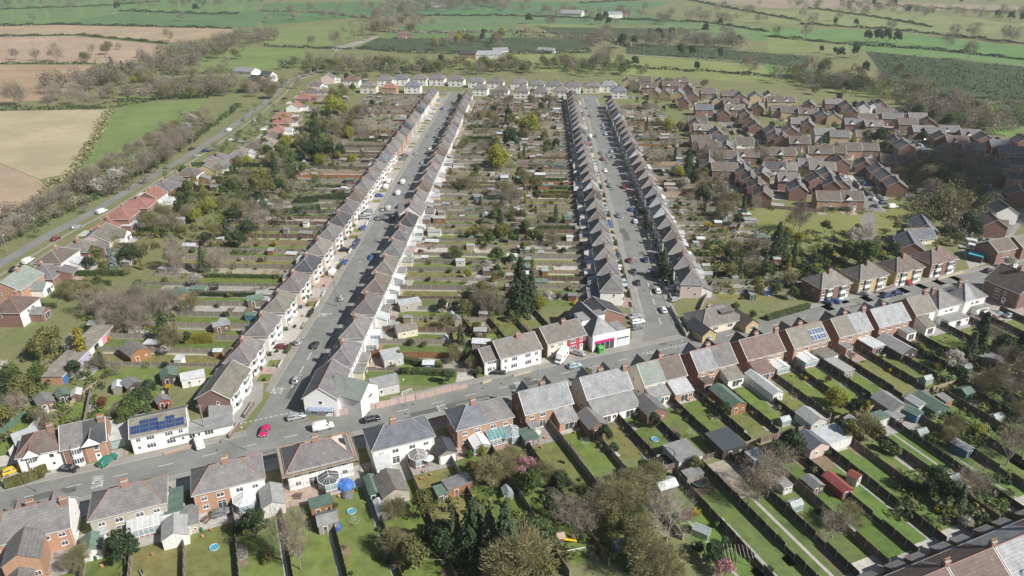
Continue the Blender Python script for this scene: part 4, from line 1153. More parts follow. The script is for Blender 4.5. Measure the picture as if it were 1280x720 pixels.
south('S17', 1216, 356, 'end white house', desc='white hipped house last before the dark brick corner house', oname='gabled_house', W=9.4, D=8.4, rise=3.4, rtype='hip', roof=('grey', 'pale'), single=True, chims=[(3.2, 0)], b=-134, exts=((-4.4, 1, 2.0, 2.4, 'flat', 'white', FELT),), chm=WALL['brownbrick'])
# ================================================================ north side of the main road
def mpx(u, v, h): return toM(g(u, v, h))
def at_px(u, v, h): return g(u, v, h)
house('detached_house', 'small white house with brown hipped roof behind a clipped hedge', 'house', M(*(mpx(46, 549, 7.5) + V2(0, -2.4))), RZ_M, '', None, W=8.4, D=8.0, eave=4.9, rise=3.0, roof=('rust', 'brown'), wf=('white',) * 2, wr=('cream',) * 2, ws=('white', 'cream'), single=True,
  front_gables=((-1.4, 3.0, .8, 1.9),), ridge=CLAY, chims=[(2.2, .8)])
house('detached_house', 'red brick detached house with white bay and tall gable wall', 'house', M(*(mpx(101, 535, 8.2) + V2(0, -2.4))), RZ_M, '', None, W=8.8, D=8.8, eave=5.2, rise=3.2, rtype='gable', roof=('grey', 'dark'), wf=(B, 'orange'), wr=(O, O), ws=(B, 'orange'), single=True,
  front_gables=((1.6, 3.6, 1.0, 2.0),), ridge=RIDGEG, chims=[(3.8, -.6)], gut=GUT)
n3 = house('solar_roofed_house', 'white-clad house with two arrays of blue solar panels on its roof', 'house', M(*(mpx(200, 525, 6.6) + V2(-.6, -2.6))), RZ_M, '', None, W=11.8, D=8.6, eave=4.8, rise=2.0, rtype='gable', roof=('olive', 'olive'), wf=('white',) * 2, wr=('cream',) * 2, ws=('brick', 'white'),
   ridge=RIDGEG, chims=[], bays=False)
def solar(par, x0, y0, nx, ny, eave, rise, D, side=-1, pw=1.0, ph=1.65, skip=()):
 """each panel lies on the roof slope, frame and cells"""
 sl = math.atan2(rise, D / 2)
 def mk():
  a = MB(); a.box(-pw / 2, pw / 2, -ph / 2, ph / 2, 0, .05, 0); a.box(-pw / 2 + .05, pw / 2 - .05, -ph / 2 + .05, ph / 2 - .05, .05, .056, 1)
  for i in (1, 2): a.box(-pw / 2 + pw * i / 3 - .012, -pw / 2 + pw * i / 3 + .012, -ph / 2 + .05, ph / 2 - .05, .056, .06, 0)
  return a.mesh('solar_panel', [STEEL, SOLAR])
 me = cached(('solar', pw, ph), mk)
 for i in range(nx):
  for j in range(ny):
   if (i, j) in skip: continue
   yl = y0 + j * (ph + .06) * math.cos(sl)
   y = side * (D / 2 - yl)
   z = eave + yl / (D / 2) * rise + .10
   o = ob('solar_panel', me, par, (x0 + i * (pw + .06), y, z)); o.rotation_euler = (-side * sl, 0, 0)
solar(n3, -4.8, .9, 3, 3, 4.8, 2.0, 8.6, pw=1.9, ph=1.05, skip=((0, 2),)); solar(n3, .6, .7, 3, 3, 4.8, 2.0, 8.6, pw=1.9, ph=1.05, skip=((0, 2), (2, 2)))
for o in bpy.data.objects:
 if o.type == 'EMPTY' and o.get('category') == 'house pair' and o.name.startswith('semi') and any(e[0] is o and 'grid of blue solar' in e[1] for e in LABELS): solar(o, -5.2, .9, 5, 2, 5.1, 3.5, 8.4, 1)
p = mpx(262, 541, 3.2) + V2(-.5, -5.4)
q = thing('flat_roofed_annex', 'low flat-roofed white annex beside the solar house', 'annex', M(*p), RZ_M, '')
a_ = MB(); a_.box(-7.5, 5.5, -2.6, 1.8, 0, 2.5, 0); ob('wall', a_.mesh('wall', WALL['white']), q)
a_ = MB(); a_.box(-7.8, 5.8, -3.2, 2.0, 2.51, 2.72, 0, True); a_.box(.5, 6.0, 2.0, 6.7, 2.71, 2.95, 1, True); ob('roof', a_.mesh('roof', [FELT, FELT]), q)
a_ = MB(); a_.box(.8, 5.7, 1.85, 6.4, 0, 2.7, 0); ob('wall', a_.mesh('wall', WALL['white']), q)
for x in (-6.2, -3.8): add_window(q, x, -2.601, .9, 2.0, 1.2, 0, 3, True)
add_door(q, -2.0, -2.601, .03); add_window(q, .2, -2.601, .9, 2.0, 1.2, 0, 3, True)
for x in (2.4,):
 a_ = MB(); a_.box(-1.15, 1.15, -.05, 0, .02, 2.2, 0, True); ob('garage_door', cached('gdw', lambda: a_.mesh('garage_door', WHITE)), q, (x + 1, -2.602, 0))
p = st(V2(-72.3, 167.9), -15.0, .4)
house('gabled_house', 'brown brick gabled corner house with an olive tiled roof and white street front', 'house', p, TH, '', None, W=13.5, D=8.2, eave=5.0, rise=2.5, rtype='gable', roof=('olive', 'olive'), wf=('white',) * 2, wr=(B, B), ws=('brownbrick', 'brownbrick'),
  ridge=RIDGEG, chims=[], bays=True, baym=WALL['white'])
cs = g(243, 549)
c2 = thing('garage', 'sloping pale grey double garage between red detached house and solar house', 'garage', M(*(mpx(153, 541, 2.5) + V2(0, -2.0))), RZ_M, '')
a_ = MB(); a_.box(-4.2, 4.2, -4, 4, 0, 2.4, 0); ob('wall', a_.mesh('wall', WALL['grey']), c2)
a_ = MB(); a_.box(-4.5, 4.5, -4.4, 4.3, 2.41, 2.62, 0, True); ob('roof', a_.mesh('roof', FELTP), c2)
for x in (-2.1, 2.1):
 a_ = MB(); a_.box(-1.8, 1.8, -.05, 0, .02, 2.15, 0, True); ob('garage_door', cached('gdt', lambda: a_.mesh('garage_door', mat('door_green_grey', (.30, .40, .40), rough=.5))), c2, (x, -4.002, 0))
# white corner house at the mouth of van street: gable to the main road, wing along it
cc = st(V2(-45.2, 166.7), -14.6, -.6)
k = house('gabled_house', 'white corner house with a mauve gabled roof and blue awning at van street mouth', 'house', cc, TH + PI, '', None, W=13.0, D=8.2, eave=5.4, rise=3.0, rtype='gable', roof=('mauve', 'mauve'), ridge=CLAY, chims=[], bays=False, front_wins=False, rear_wins=False, side_wins=False)
a_ = MB()
gable_faces(9.5, 7.6, 5.2, 2.7, .3, (0, 0), a_)
wing = ob('wing', wall_mesh(9.5, 7.6, 5.2, [WALL['white']] * 6, 2.66), k, (1.6, 6.8, 0), PI / 2 - .35)
ob('wing_roof', a_.mesh('wing_roof', ROOF['green']), k, (1.6, 6.8, 0), PI / 2 - .35)
add_window(k, 6.501, 0, 3.5, .9, 1.0, PI / 2, 1); add_window(k, 6.501, -1.9, .9, 1.6, 1.3, PI / 2, 2); add_window(k, 6.501, 1.9, .9, 1.6, 1.3, PI / 2, 2)
a_ = MB(); a_.poly([(0, -3, 2.7), (1.1, -3, 2.3), (1.1, 3, 2.3), (0, 3, 2.7)]); a_.poly([(1.1, -3, 2.3), (1.1, -3, 2.12), (1.1, 3, 2.12), (1.1, 3, 2.3)]); ob('awning', a_.mesh('awning', mat('awning_blue', (.20, .26, .40), (.34, .38, .46), scale=2)), k, (6.52, 0, 0))
add_window(wing, 4.751, .4, 3.4, 1.8, 1.0, PI / 2, 3)
# semis on the north side, shop, bungalow
p = mpx(645, 424, 7.6) + V2(0, -1.6)
house('semi_detached_pair', 'taupe gabled pair with white cladding above buff brick and side garage wing', 'house pair', M(*p), RZ_M + .06, '', None, W=12.3, D=9.4, eave=5.0, rise=2.7, rtype='gable', roof=('taupe', 'taupe'), wf=('white',) * 2, wr=('pebble',) * 2, ws=('brownbrick', 'pebble'), bays=False, chims=[(1.0, -.5)], ridge=RIDGEG)
house('garage_wing', 'small taupe-roofed brick wing with garage beside the white-clad pair', 'annex', M(p.x - 8.3, p.y + .3), RZ_M + .06, '', None, W=4.2, D=7.4, eave=4.4, rise=2.0, rtype='gable', roof=('taupe', 'taupe'), wf=('white',) * 2, wr=(B, B), ws=(B, B), bays=False, chims=[], ridge=RIDGEG, single=True, side_wins=False, rear_wins=False)
p = mpx(702, 407, 7.6) + V2(0, -1.6)
house('semi_detached_pair', 'taupe gabled pair with half cream and half red front beside the shop', 'house pair', M(*p), RZ_M + .06, '', None, W=12.3, D=9.4, eave=5.0, rise=2.7, rtype='gable', roof=('taupe', 'taupe'), wf=('cream', mat('wall_crimson_cladding', (.42, .07, .09), (.36, .06, .08))), wr=('pebble',) * 2, ws=('brownbrick',) * 2, bays=False, chims=[(1.0, -.5)], ridge=RIDGEG)
sp = mpx(752, 408, 5)
shop = thing('corner_shop', 'white-fronted corner shop with magenta fascia and grey roof with dormers', 'shop', M(sp.x + .8, sp.y - 3.2), RZ_M, '')
a_ = MB(); W_, D_ = 11.8, 12.0
a_.box(-W_ / 2, W_ / 2, -7.5, -1.5, 0, 4.4, 0); a_.box(-W_ / 2, 2.2, -1.5, 8.5, 0, 4.4, 1); ob('wall', a_.mesh('wall', [WALL['white'], WALL['brick']]), shop)
a_ = MB()
zr = 8.2
a_.poly([(-W_ / 2 - .2, -7.2, 4.45), (2.4, -7.2, 4.45), (-2.1, -3.0, zr)], 0)
a_.poly([(2.4, -7.2, 4.45), (2.4, 8.8, 4.45), (-2.1, 8.8, zr), (-2.1, -3.0, zr)], 0)
a_.poly([(-W_ / 2 - .2, 8.8, 4.45), (-W_ / 2 - .2, -7.2, 4.45), (-2.1, -3.0, zr), (-2.1, 8.8, zr)], 1)
a_.poly([(2.4, 8.8, 4.45), (-W_ / 2 - .2, 8.8, 4.45), (-2.1, 8.8, zr)], 0)
a_.box(2.5, W_ / 2 - .2, -7.2, -1.2, 4.42, 4.6, 2)
ob('roof', a_.mesh('roof', [ROOF['pale'], ROOF['dark'], FELT]), shop)
a_ = MB(); a_.box(-W_ / 2 - .15, W_ / 2 + .15, -7.75, -7.5, 0, 5.1, 0, True); ob('parapet', a_.mesh('parapet', WALL['white']), shop)
for x0, x1, y0, y1, z0 in ((-6.2, -3.6, -1.2, 3.6, 5.2), (-.6, 1.9, 0, 3.0, 5.0)):
 a_ = MB(); a_.box(x0, x1, y0, y1, z0, 6.9, 0); a_.box(x0 - .15, x1 + .15, y0 - .15, y1 + .15, 6.91, 7.05, 1, True); ob('dormer', a_.mesh('dormer', [WHITE, FELT]), shop)
a_ = MB(); a_.box(-5.3, .9, -7.95, -7.76, 2.65, 3.4, 0, True)
fas = ob('fascia', a_.mesh('fascia', mat('fascia_magenta', (.50, .03, .20), rough=.5)), shop)
for x0, x1, nm, mm in ((-5.3, .9, 'shop_window', GLASS), (2.0, 5.5, 'roller_shutter', DOORC['pale'])):
 a_ = MB(); a_.box(x0, x1, -7.82, -7.76, .15, 2.6, 0, True)
 for k in range(4): a_.box(x0 + (x1 - x0) * (k + .02) / 4, x0 + (x1 - x0) * (k + .02) / 4 + .09, -7.86, -7.82, .15, 2.6, 1, True)
 ob(nm, a_.mesh(nm, [mm, WHITE]), shop)
a_ = MB(); a_.box(1.9, 5.6, -7.9, -7.76, 2.62, 2.95, 0, True); ob('shutter_box', a_.mesh('shutter_box', mat('navy_panel', (.05, .08, .16), rough=.5)), shop)
h2 = mpx(752, 384, 6)
house('gabled_house', 'low red brick gabled hall behind the corner shop with dark hipped roof', 'house', M(h2.x - .5, h2.y - .6), RZ_M + PI / 2, '', None, W=9.0, D=13.0, eave=4.2, rise=3.2, rtype='gable', roof=('dark', 'dark'), wf=(B, B), wr=(B, B), ws=(B, B), bays=False, chims=[], ridge=RIDGEG, front_wins=False, rear_wins=False, single=True, lod=1)
p = mpx(893, 387, 5)
bg = house('bungalow', 'cream bungalow with a broad taupe hipped roof and flat dormer on the street corner', 'bungalow', M(p.x, p.y), RZ_M, '', None, W=15.0, D=9.5, eave=2.7, rise=3.2, rtype='hip', roof=('taupe', 'taupe'), wf=('cream',) * 2, wr=('cream',) * 2, ws=('cream',) * 2, storeys=1, bays=False, ridge=RIDGEG, chims=[(-1.5, 1)],
   front_gables=())
a_ = MB(); a_.box(.5, 5.0, -2.6, 1.8, 3.5, 5.2, 0); a_.box(.3, 5.2, -2.9, 2.0, 5.21, 5.4, 1, True); a_.box(.9, 4.6, -2.66, -2.6, 4.0, 5.0, 2, True); ob('dormer', a_.mesh('dormer', [WALL['brick'], ROOF['taupe'], GLASS]), bg)
for x, nm in ((-7.6, ROOF['dark']), (7.8, ROOF['brown'])):
 a_ = MB(); gable_faces(8.0, 4.6, 2.6, 1.7, .25, (0, 0), a_); ob('wing_roof', a_.mesh('wing_roof', nm), bg, (x, -4.4, 0), PI / 2); wg = ob('wing', wall_mesh(8.0, 4.6, 2.6, [WALL['yellow']] * 6, 1.66), bg, (x, -4.4, 0), PI / 2)
 add_window(wg, -4.001, 0, .9, 1.3, 1.1, -PI / 2, 2)
for i, (u, v, rf, wf) in enumerate(((1036, 340, 'taupe', 'brick'), (1083, 330, 'taupe', 'yellow'), (1128, 321, 'brown', 'yellow'), (1171, 311, 'rust', 'brick'))):
 p = mpx(u, v, 8.3)
 house('semi_detached_pair', f"{RN[rf]} hipped pair, white bays, {WN[wf]},", 'house pair', M(p.x, p.y), RZ_M, f"{nth(i)} in the row facing the solar-roofed pair", 'bay-fronted pairs east of the bungalow', i, W=12.6, D=8.4, eave=5.2, rise=3.2, roof=(rf, rf), wf=(wf, wf), wr=(wf, wf), ws=(wf, wf), ridge=RIDGEG, chims=[(0, -.4)])
p = mpx(1272, 345, 8)
house('detached_house', 'large dark brown gabled house on the main road corner with forecourt', 'house', M(p.x, p.y), RZ_M - PI / 2, '', None, W=12, D=12.0, eave=5.6, rise=4.4, rtype='gable', roof=('brown', 'brown'), wf=('brownbrick',) * 2, wr=('brownbrick',) * 2, ws=('brownbrick',) * 2, single=True, bays=False, chims=[(0, 0)])
for i, (u, v) in enumerate(((1247, 302), (1278, 297))):
 house('gabled_house', 'red brick gabled house beside the yard of caravans,', 'house', g(u, v, 6.5), RZ_M, ('with grey roof', 'at the frame edge')[i], None, W=10, D=8.5, eave=5, rise=2.6, rtype='gable', roof=(('brown', 'olive')[i],) * 2, wf=(B, B), wr=(B, B), ws=(B, B), single=True, bays=False, chims=[], lod=1)
for i, (u, v, r, l) in enumerate(((1155, 277, 'grey', 12), (1147, 288, 'grey', 11), (1138, 299, 'grey', 13))):
 house('bungalow', f"grey gabled bungalow below the green, {nth(i)} in its short row", 'bungalow', g(u, v, 4.2), RZ_M + .9 - (i == 1) * 1.2, '', 'grey bungalows below the green', i, W=l, D=8.5, eave=2.6, rise=2.6, rtype='gable', roof=('grey', 'blue'), wf=('cream',) * 2, wr=('white',) * 2, ws=(B, 'cream'), storeys=1, bays=False, chims=[], lod=1, single=True)
# terrace at the lower corner: its back turned to the gardens
tp = mpx(1205, 690, 8.4) + V2(1.6, 1.2)
for i in range(5):
 rf = ('rust', 'rust', 'pale', 'rust', 'grey')[i]
 house('terraced_pair', f"{RN[rf]} roofed terraced pair with white front,", 'house pair', M(tp.x - 13 + 11.6 * i, tp.y), RZ_M, f"{nth(i)} along the terrace by the longest lawns", 'terraced pairs by the longest lawns', i, W=11.6, D=8.4, eave=5.4, rise=3.0, rtype='gable', roof=(rf, rf), wf=('white', 'white'), wr=(B, B), ws=(B, B),
   bays=True, ridge=CLAY, chims=[(-5.6, .5)], side_wins=False, exts=((-5, -1.6, 3.5, 2.6, 'lean', 'brick', ROOF['grey']), (1.6, 5, 3.5, 2.6, 'lean', 'brick', ROOF['grey'])))
# ================================================================ houses and bungalows along the lane
lane = [(14, 372, 'rust', 'brick', 2, 10), (16, 343, 'green', 'orange', 2, 13), (52, 333, 'mauve', 'white', 1, 11), (68, 312, 'brown', 'pinkish', 2, 12), (98, 302, 'taupe', 'white', 1, 10), (124, 288, 'olive', 'white', 1, 13), (136, 274, 'red', 'brick', 1, 11),
  (149, 261, 'red', 'brick', 2, 10), (171, 248, 'red', 'white', 2, 11), (188, 237, 'red', 'brick', 2, 10), (203, 228, 'mauve', 'white', 1, 11), (220, 220, 'taupe', 'white', 1, 10), (236, 210, 'brown', 'brick', 2, 9), (262, 203, 'taupe', 'yellow', 1, 15),
  (272, 193, 'mauve', 'brick', 1, 11), (300, 187, 'taupe', 'white', 1, 12), (317, 177, 'brown', 'white', 1, 12), (337, 167, 'brown', 'white', 1, 11), (347, 158, 'pink', 'white', 1, 10), (352, 148, 'red', 'brick', 1, 10), (353, 141, 'pink', 'white', 1, 11),
  (368, 129, 'pink', 'white', 1, 11), (379, 118, 'red', 'white', 1, 10), (388, 111, 'brown', 'white', 1, 10), (394, 101, 'brown', 'pinkish', 2, 11), (410, 92, 'grey', 'white', 2, 9)]
for i, (u, v, rf, wf, s, w) in enumerate(lane):
 h = 7.5 if s == 2 else 4.8
 if wf == 'white' and i % 3: wf = 'pinkish' if i % 2 else 'brick'
 ex = ((-w * .3, w * .15, 4.0, 2.5, RND.choice(['flat', 'lean', 'gable']), 'white' if i % 2 else wf, RND.choice([ROOF[rf], FELTP, FELT])),)
 house('lane_house' if s == 2 else 'bungalow', f"{RN[rf]} roofed {'house' if s == 2 else 'bungalow'} with {WN[wf]} walls,", 'house' if s == 2 else 'bungalow', g(u, v, h), math.radians(-90) + (.03 * (i % 3)), f"{nth(i)} along the lane by the ploughed fields", 'houses along the lane', i,
   W=w, D=9.5 + (i % 3), eave=4.9 if s == 2 else 2.6, rise=3.0, rtype='hip' if i % 4 != 1 else 'gable', roof=(rf, rf), wf=(wf, wf), wr=(wf, wf) if i % 3 else ('white', 'white'), ws=(wf, wf), storeys=s, bays=False, ridge=CLAY if rf in ('red', 'pink', 'rust') else RIDGEG, chims=[(RND.uniform(-2, 2), .4)], lod=1 if i < 12 else 2, exts=ex, single=True)
for i, (u, v, w) in enumerate(((322, 97, 12), (335, 92, 11), (312, 104, 9))):
 house('new_house', ('dark-roofed new red brick house on the building site,', 'dark-roofed new white house on the building site,', 'half-built red brick house on the building site,')[i], 'house', g(u, v, 6), -.5, 'beyond the lane', None, W=w, D=9, eave=5, rise=3, rtype='gable', roof=('dark', 'dark') if i < 2 else ('red', 'red'),
   wf=('orange' if i != 1 else 'white',) * 2, wr=('orange',) * 2, ws=('orange' if i != 1 else 'white',) * 2, bays=False, chims=[], lod=3, single=True)
# ================================================================ white-fronted pairs closing the two streets
top = [(440, 97, 'rust', 'white'), (461, 104, 'taupe', 'cream'), (487, 106, 'orange', 'orange'), (482, 96, 'grey', 'white'), (501, 95, 'blue', 'white'), (516, 104, 'blue', 'white'), (525, 95, 'grey', 'white'), (547, 95, 'grey', 'white'), (571, 96, 'grey', 'white'), (596, 98, 'grey', 'white'), (601, 107, 'grey', 'white'), (620, 99, 'grey', 'white'), (627, 109, 'grey', 'white'),
  (649, 100, 'grey', 'white'), (652, 110, 'taupe', 'white'), (671, 102, 'grey', 'white'), (676, 111, 'grey', 'white'), (694, 103, 'grey', 'white'), (701, 110, 'taupe', 'white'), (716, 104, 'grey', 'white'), (740, 104, 'taupe', 'cream'), (761, 103, 'pale', 'white'), (774, 110, 'blue', 'white')]
for i, (u, v, rf, wf) in enumerate(top):
 rf2 = rf if rf in ROOF else 'pink'
 house('semi_detached_pair', f"{RN[rf2]} hipped pair with bright {WN[wf]} front,", 'house pair', g(u, v, 7), math.radians(-9 if i > 5 else -4), f"{nth(i)} in the rows closing both streets", 'white-fronted pairs closing the streets', u, W=12.5 if v < 106 else 11, D=8, eave=5.2, rise=3.4, roof=(rf2, rf2), wf=(wf, wf), wr=(wf, wf), ws=(wf, wf), lod=3, bays=False, chims=[(0, 0)])
house('chapel', 'grey steep-roofed chapel house among trees beyond the end rows', 'house', g(480, 79, 6), -.9, '', None, W=9, D=6, eave=3.5, rise=4, rtype='gable', roof=('blue', 'grey'), wf=('cream',) * 2, wr=('cream',) * 2, ws=('cream',) * 2, lod=3, bays=False, chims=[], single=True)
# ================================================================ brick estate; ridge 'x' = front to us, 'y' = gable to us
est = [(785, 100, 'y', 'brown', 'yellow'), (795, 102, 'y', 'olive', 'yellow'), (805, 98, 'x', 'brown', 'brick'), (812, 106, 'x', 'brown', 'brick'), (826, 100, 'y', 'rust', 'yellow'), (838, 104, 'x', 'rust', 'brick'), (852, 99, 'x', 'rust', 'brick'), (861, 107, 'y', 'grey', 'brick'), (833, 114, 'y', 'grey', 'yellow'), (848, 114, 'y', 'blue', 'yellow'), (820, 113, 'y', 'grey', 'yellow'), (855, 124, 'y', 'brown', 'brick'),
  (896, 123, 'y', 'grey', 'yellow'), (880, 133, 'x', 'blue', 'brick'), (912, 116, 'x', 'brown', 'brick'), (913, 126, 'x', 'brown', 'brick'), (929, 127, 'y', 'rust', 'yellow'), (944, 118, 'y', 'grey', 'yellow'), (961, 117, 'y', 'grey', 'cream'), (969, 123, 'x', 'brown', 'yellow'), (948, 131, 'y', 'grey', 'brick'), (974, 134, 'x', 'rust', 'yellow'), (988, 136, 'x', 'rust', 'yellow'), (905, 139, 'y', 'rust', 'brick'), (918, 133, 'x', 'olive', 'brick'), (931, 140, 'y', 'rust', 'brick'),
  (937, 147, 'y', 'rust', 'brick'), (944, 155, 'y', 'rust', 'brick'), (965, 161, 'y', 'grey', 'brick'), (978, 170, 'y', 'rust', 'brick'), (969, 168, 'y', 'rust', 'brick'), (1000, 150, 'x', 'grey', 'brick'), (1010, 153, 'y', 'grey', 'brick'), (999, 174, 'x', 'rust', 'orange'), (872, 148, 'x', 'brown', 'brick'), (878, 158, 'x', 'olive', 'brick'), (896, 163, 'y', 'grey', 'brick'), (898, 172, 'x', 'dark', 'white'), (930, 175, 'x', 'brown', 'white'), (876, 172, 'x', 'rust', 'brick'),
  (932, 190, 'x', 'brown', 'brick'), (962, 188, 'x', 'rust', 'orange'), (978, 188, 'x', 'brown', 'orange'), (901, 191, 'x', 'brown', 'orange'), (921, 201, 'y', 'grey', 'brick'), (930, 211, 'y', 'grey', 'brick'), (938, 220, 'y', 'brown', 'brick'), (947, 229, 'y', 'rust', 'brick'), (954, 239, 'y', 'rust', 'brick'), (968, 206, 'x', 'dark', 'white'), (981, 206, 'x', 'olive', 'white'), (1007, 199, 'y', 'grey', 'brick'), (997, 231, 'y', 'grey', 'brick'), (1021, 221, 'y', 'rust', 'brick'),
  (1012, 128, 'y', 'grey', 'brick'), (1040, 126, 'x', 'grey', 'brick'), (1010, 138, 'x', 'rust', 'yellow'), (1028, 142, 'y', 'blue', 'brick'), (1042, 143, 'y', 'olive', 'yellow'), (1065, 137, 'y', 'olive', 'orange'), (1080, 130, 'y', 'blue', 'white'), (1091, 130, 'y', 'grey', 'white'), (1105, 138, 'x', 'brown', 'brick'), (1115, 144, 'x', 'grey', 'brick'), (1126, 142, 'y', 'grey', 'yellow'), (1139, 134, 'y', 'olive', 'brick'), (1146, 144, 'x', 'grey', 'brick'), (1134, 151, 'x', 'brown', 'brick'),
  (1084, 145, 'x', 'brown', 'yellow'), (1067, 151, 'x', 'grey', 'brick'), (1091, 153, 'x', 'grey', 'brick'), (1030, 163, 'x', 'grey', 'grey'), (1049, 166, 'x', 'grey', 'yellow'), (1082, 166, 'x', 'brown', 'yellow'), (1025, 186, 'x', 'rust', 'orange'), (1042, 185, 'x', 'brown', 'orange'), (1061, 182, 'x', 'rust', 'orange'), (1085, 182, 'x', 'brown', 'orange'), (1118, 173, 'y', 'rust', 'brick'), (1130, 180, 'y', 'grey', 'brick'), (1080, 202, 'y', 'brown', 'brick'), (1113, 197, 'x', 'rust', 'orange'),
  (1131, 198, 'x', 'rust', 'orange'), (1098, 209, 'y', 'grey', 'brick'), (1108, 218, 'y', 'grey', 'brick'), (1120, 227, 'y', 'grey', 'brick'), (1012, 202, 'x', 'grey', 'brick'), (1027, 206, 'x', 'olive', 'brick'), (1033, 215, 'y', 'grey', 'brick'), (1040, 226, 'y', 'grey', 'brick'), (1034, 243, 'x', 'brown', 'orange'), (1063, 243, 'x', 'rust', 'orange'), (1153, 160, 'x', 'grey', 'brick'), (1168, 162, 'x', 'grey', 'brick'), (1176, 169, 'y', 'rust', 'brick'), (1195, 173, 'x', 'rust', 'brick'),
  (1229, 170, 'y', 'rust', 'brick'), (1248, 178, 'x', 'blue', 'brick'), (1262, 186, 'x', 'blue', 'brick'), (1278, 173, 'y', 'brown', 'brick'), (1228, 200, 'x', 'dark', 'brick'), (1243, 204, 'x', 'dark', 'brick'), (1250, 215, 'y', 'dark', 'brick'), (1268, 218, 'x', 'dark', 'brick'), (1222, 229, 'y', 'brown', 'brick'), (1272, 238, 'y', 'grey', 'brick'), (1203, 207, 'x', 'dark', 'brick'), (1254, 258, 'y', 'dark', 'white'), (1241, 274, 'y', 'brown', 'brick'), (1200, 195, 'x', 'dark', 'brick')]
est += [(885, 113, 'x', 'brown', 'brick'), (866, 117, 'y', 'grey', 'brick'), (870, 152, 'y', 'brown', 'brick'), (908, 192, 'x', 'brown', 'brick'), (887, 181, 'x', 'brown', 'brick'), (908, 181, 'y', 'grey', 'brick'), (886, 203, 'y', 'grey', 'brick'), (905, 207, 'x', 'brown', 'brick'), (988, 160, 'y', 'grey', 'brick'), (985, 123, 'x', 'brown', 'yellow'), (925, 118, 'y', 'grey', 'brick'), (1058, 130, 'y', 'grey', 'brick'), (1100, 128, 'y', 'grey', 'brick'), (1160, 150, 'y', 'brown', 'brick'), (1185, 160, 'x', 'grey', 'brick'), (1212, 165, 'x', 'grey', 'brick'), (1215, 182, 'x', 'grey', 'brick'), (1184, 185, 'y', 'grey', 'brick'), (953, 215, 'y', 'grey', 'brick'), (1050, 200, 'y', 'brown', 'brick'), (1050, 226, 'y', 'grey', 'brick'), (1270, 200, 'x', 'dark', 'brick'), (1238, 240, 'y', 'dark', 'brick'), (985, 220, 'x', 'grey', 'brick')]
ZONES = [(870, 0, 'by the estate entrance'), (960, 150, 'behind the end of shop street'), (960, 400, 'beside the estate spine road'), (1055, 160, 'on the estate edge below the meadow'), (1055, 400, 'above the green'), (1150, 160, 'by the estate turning head'), (1150, 400, 'along the cul-de-sac by the green'), (1400, 190, 'towards the dark plantation'), (1400, 400, 'beyond the big bare trees')]
for i, (u, v, r, rf, wf) in enumerate(est):
 if rf == 'rust' and i % 5: rf = 'brown'
 if wf == 'orange' and i % 2: wf = 'brick'
 zn = next(z for a, b, z in ZONES if u < a and (v < b or b == 0))
 W_ = RND.uniform(8.5, 10.5) if r == 'y' else RND.uniform(9.5, 12.5)
 ex = ((-2.4, 2.4, 2.8, 2.4, 'lean', wf, ROOF[rf]),) if RND.random() < .4 else ()
 fg_ = ((-1.8, 3.0, .5, 1.7),) if RND.random() < .5 else ()
 far = v < 150
 house('estate_house', f"{RN[rf]}-roofed estate house, {WN[wf]} walls,", 'house', g(u, v, 6), math.radians((-6 if r == 'x' else 78 + RND.uniform(-8, 8)) + RND.uniform(-4, 4)), zn, 'estate houses ' + zn, 0, W=W_, D=RND.uniform(7.4, 8.6), eave=4.9, rise=2.7, rtype='gable', roof=(rf, rf), wf=(wf, wf),
   wr=(wf, wf), ws=(wf, wf), bays=False, chims=[] if RND.random() < .7 else [(2, 0)], lod=2, single=True, front_gables=fg_, exts=ex, side_wins=False, rear_wins=not far)
# farms far out
for i, (u, v, rf, wf, w, d, e, nm) in enumerate(((1035, 99, 'pale', 'grey', 22, 12, 3, 'pale-roofed barn of the farm beside the dark plantation'), (1052, 102, 'rust', 'brick', 16, 10, 5, 'low rust-roofed range of the farm beside the dark plantation'), (1058, 95, 'rust', 'brick', 12, 9, 5.5, 'red brick farmhouse beside the dark plantation'),
      (1074, 96, 'pink', 'brick', 14, 9, 5, 'pale red barn of the farm beside the dark plantation'), (1086, 102, 'rust', 'brick', 12, 8, 4, 'small brick byre of the farm beside the dark plantation'), (586, 66, 'dark', 'orange', 18, 10, 5, 'dark-roofed brick farmhouse beyond the end rows'), (611, 67, 'pale', 'grey', 26, 14, 4, 'long pale farm shed beyond the end rows'),
      (625, 62, 'pale', 'white', 16, 10, 4, 'white farm shed beyond the end rows'), (713, 16, 'pale', 'grey', 40, 20, 5, 'wide grey barn in the far fields'), (768, 17, 'pale', 'white', 22, 14, 6, 'white-walled barn in the far fields'), (780, 15, 'dark', 'brick', 18, 12, 6, 'dark barn beside the white barn in the far fields'), (548, 5, 'pale', 'white', 26, 14, 5, 'white farm building at the far tree belt'), (505, 42, 'rust', 'brick', 16, 10, 5, 'red cottage by the bend of the far lane'),
      (308, 88, 'pale', 'white', 20, 12, 3.5, 'white sheds by the building site'), (683, 62, 'pale', 'grey', 18, 10, 3, 'pale shed beside the dark plantation strip'))):
 house('farm_building', nm, 'farm building', g(u, v, e), RND.uniform(-.5, .3), '', None, W=w, D=d, eave=e, rise=d * .22, rtype='gable', roof=(rf, rf), wf=(wf, wf), wr=(wf, wf), ws=(wf, wf), bays=False, chims=[], lod=3, single=True, side_wins=False, rear_wins=False)
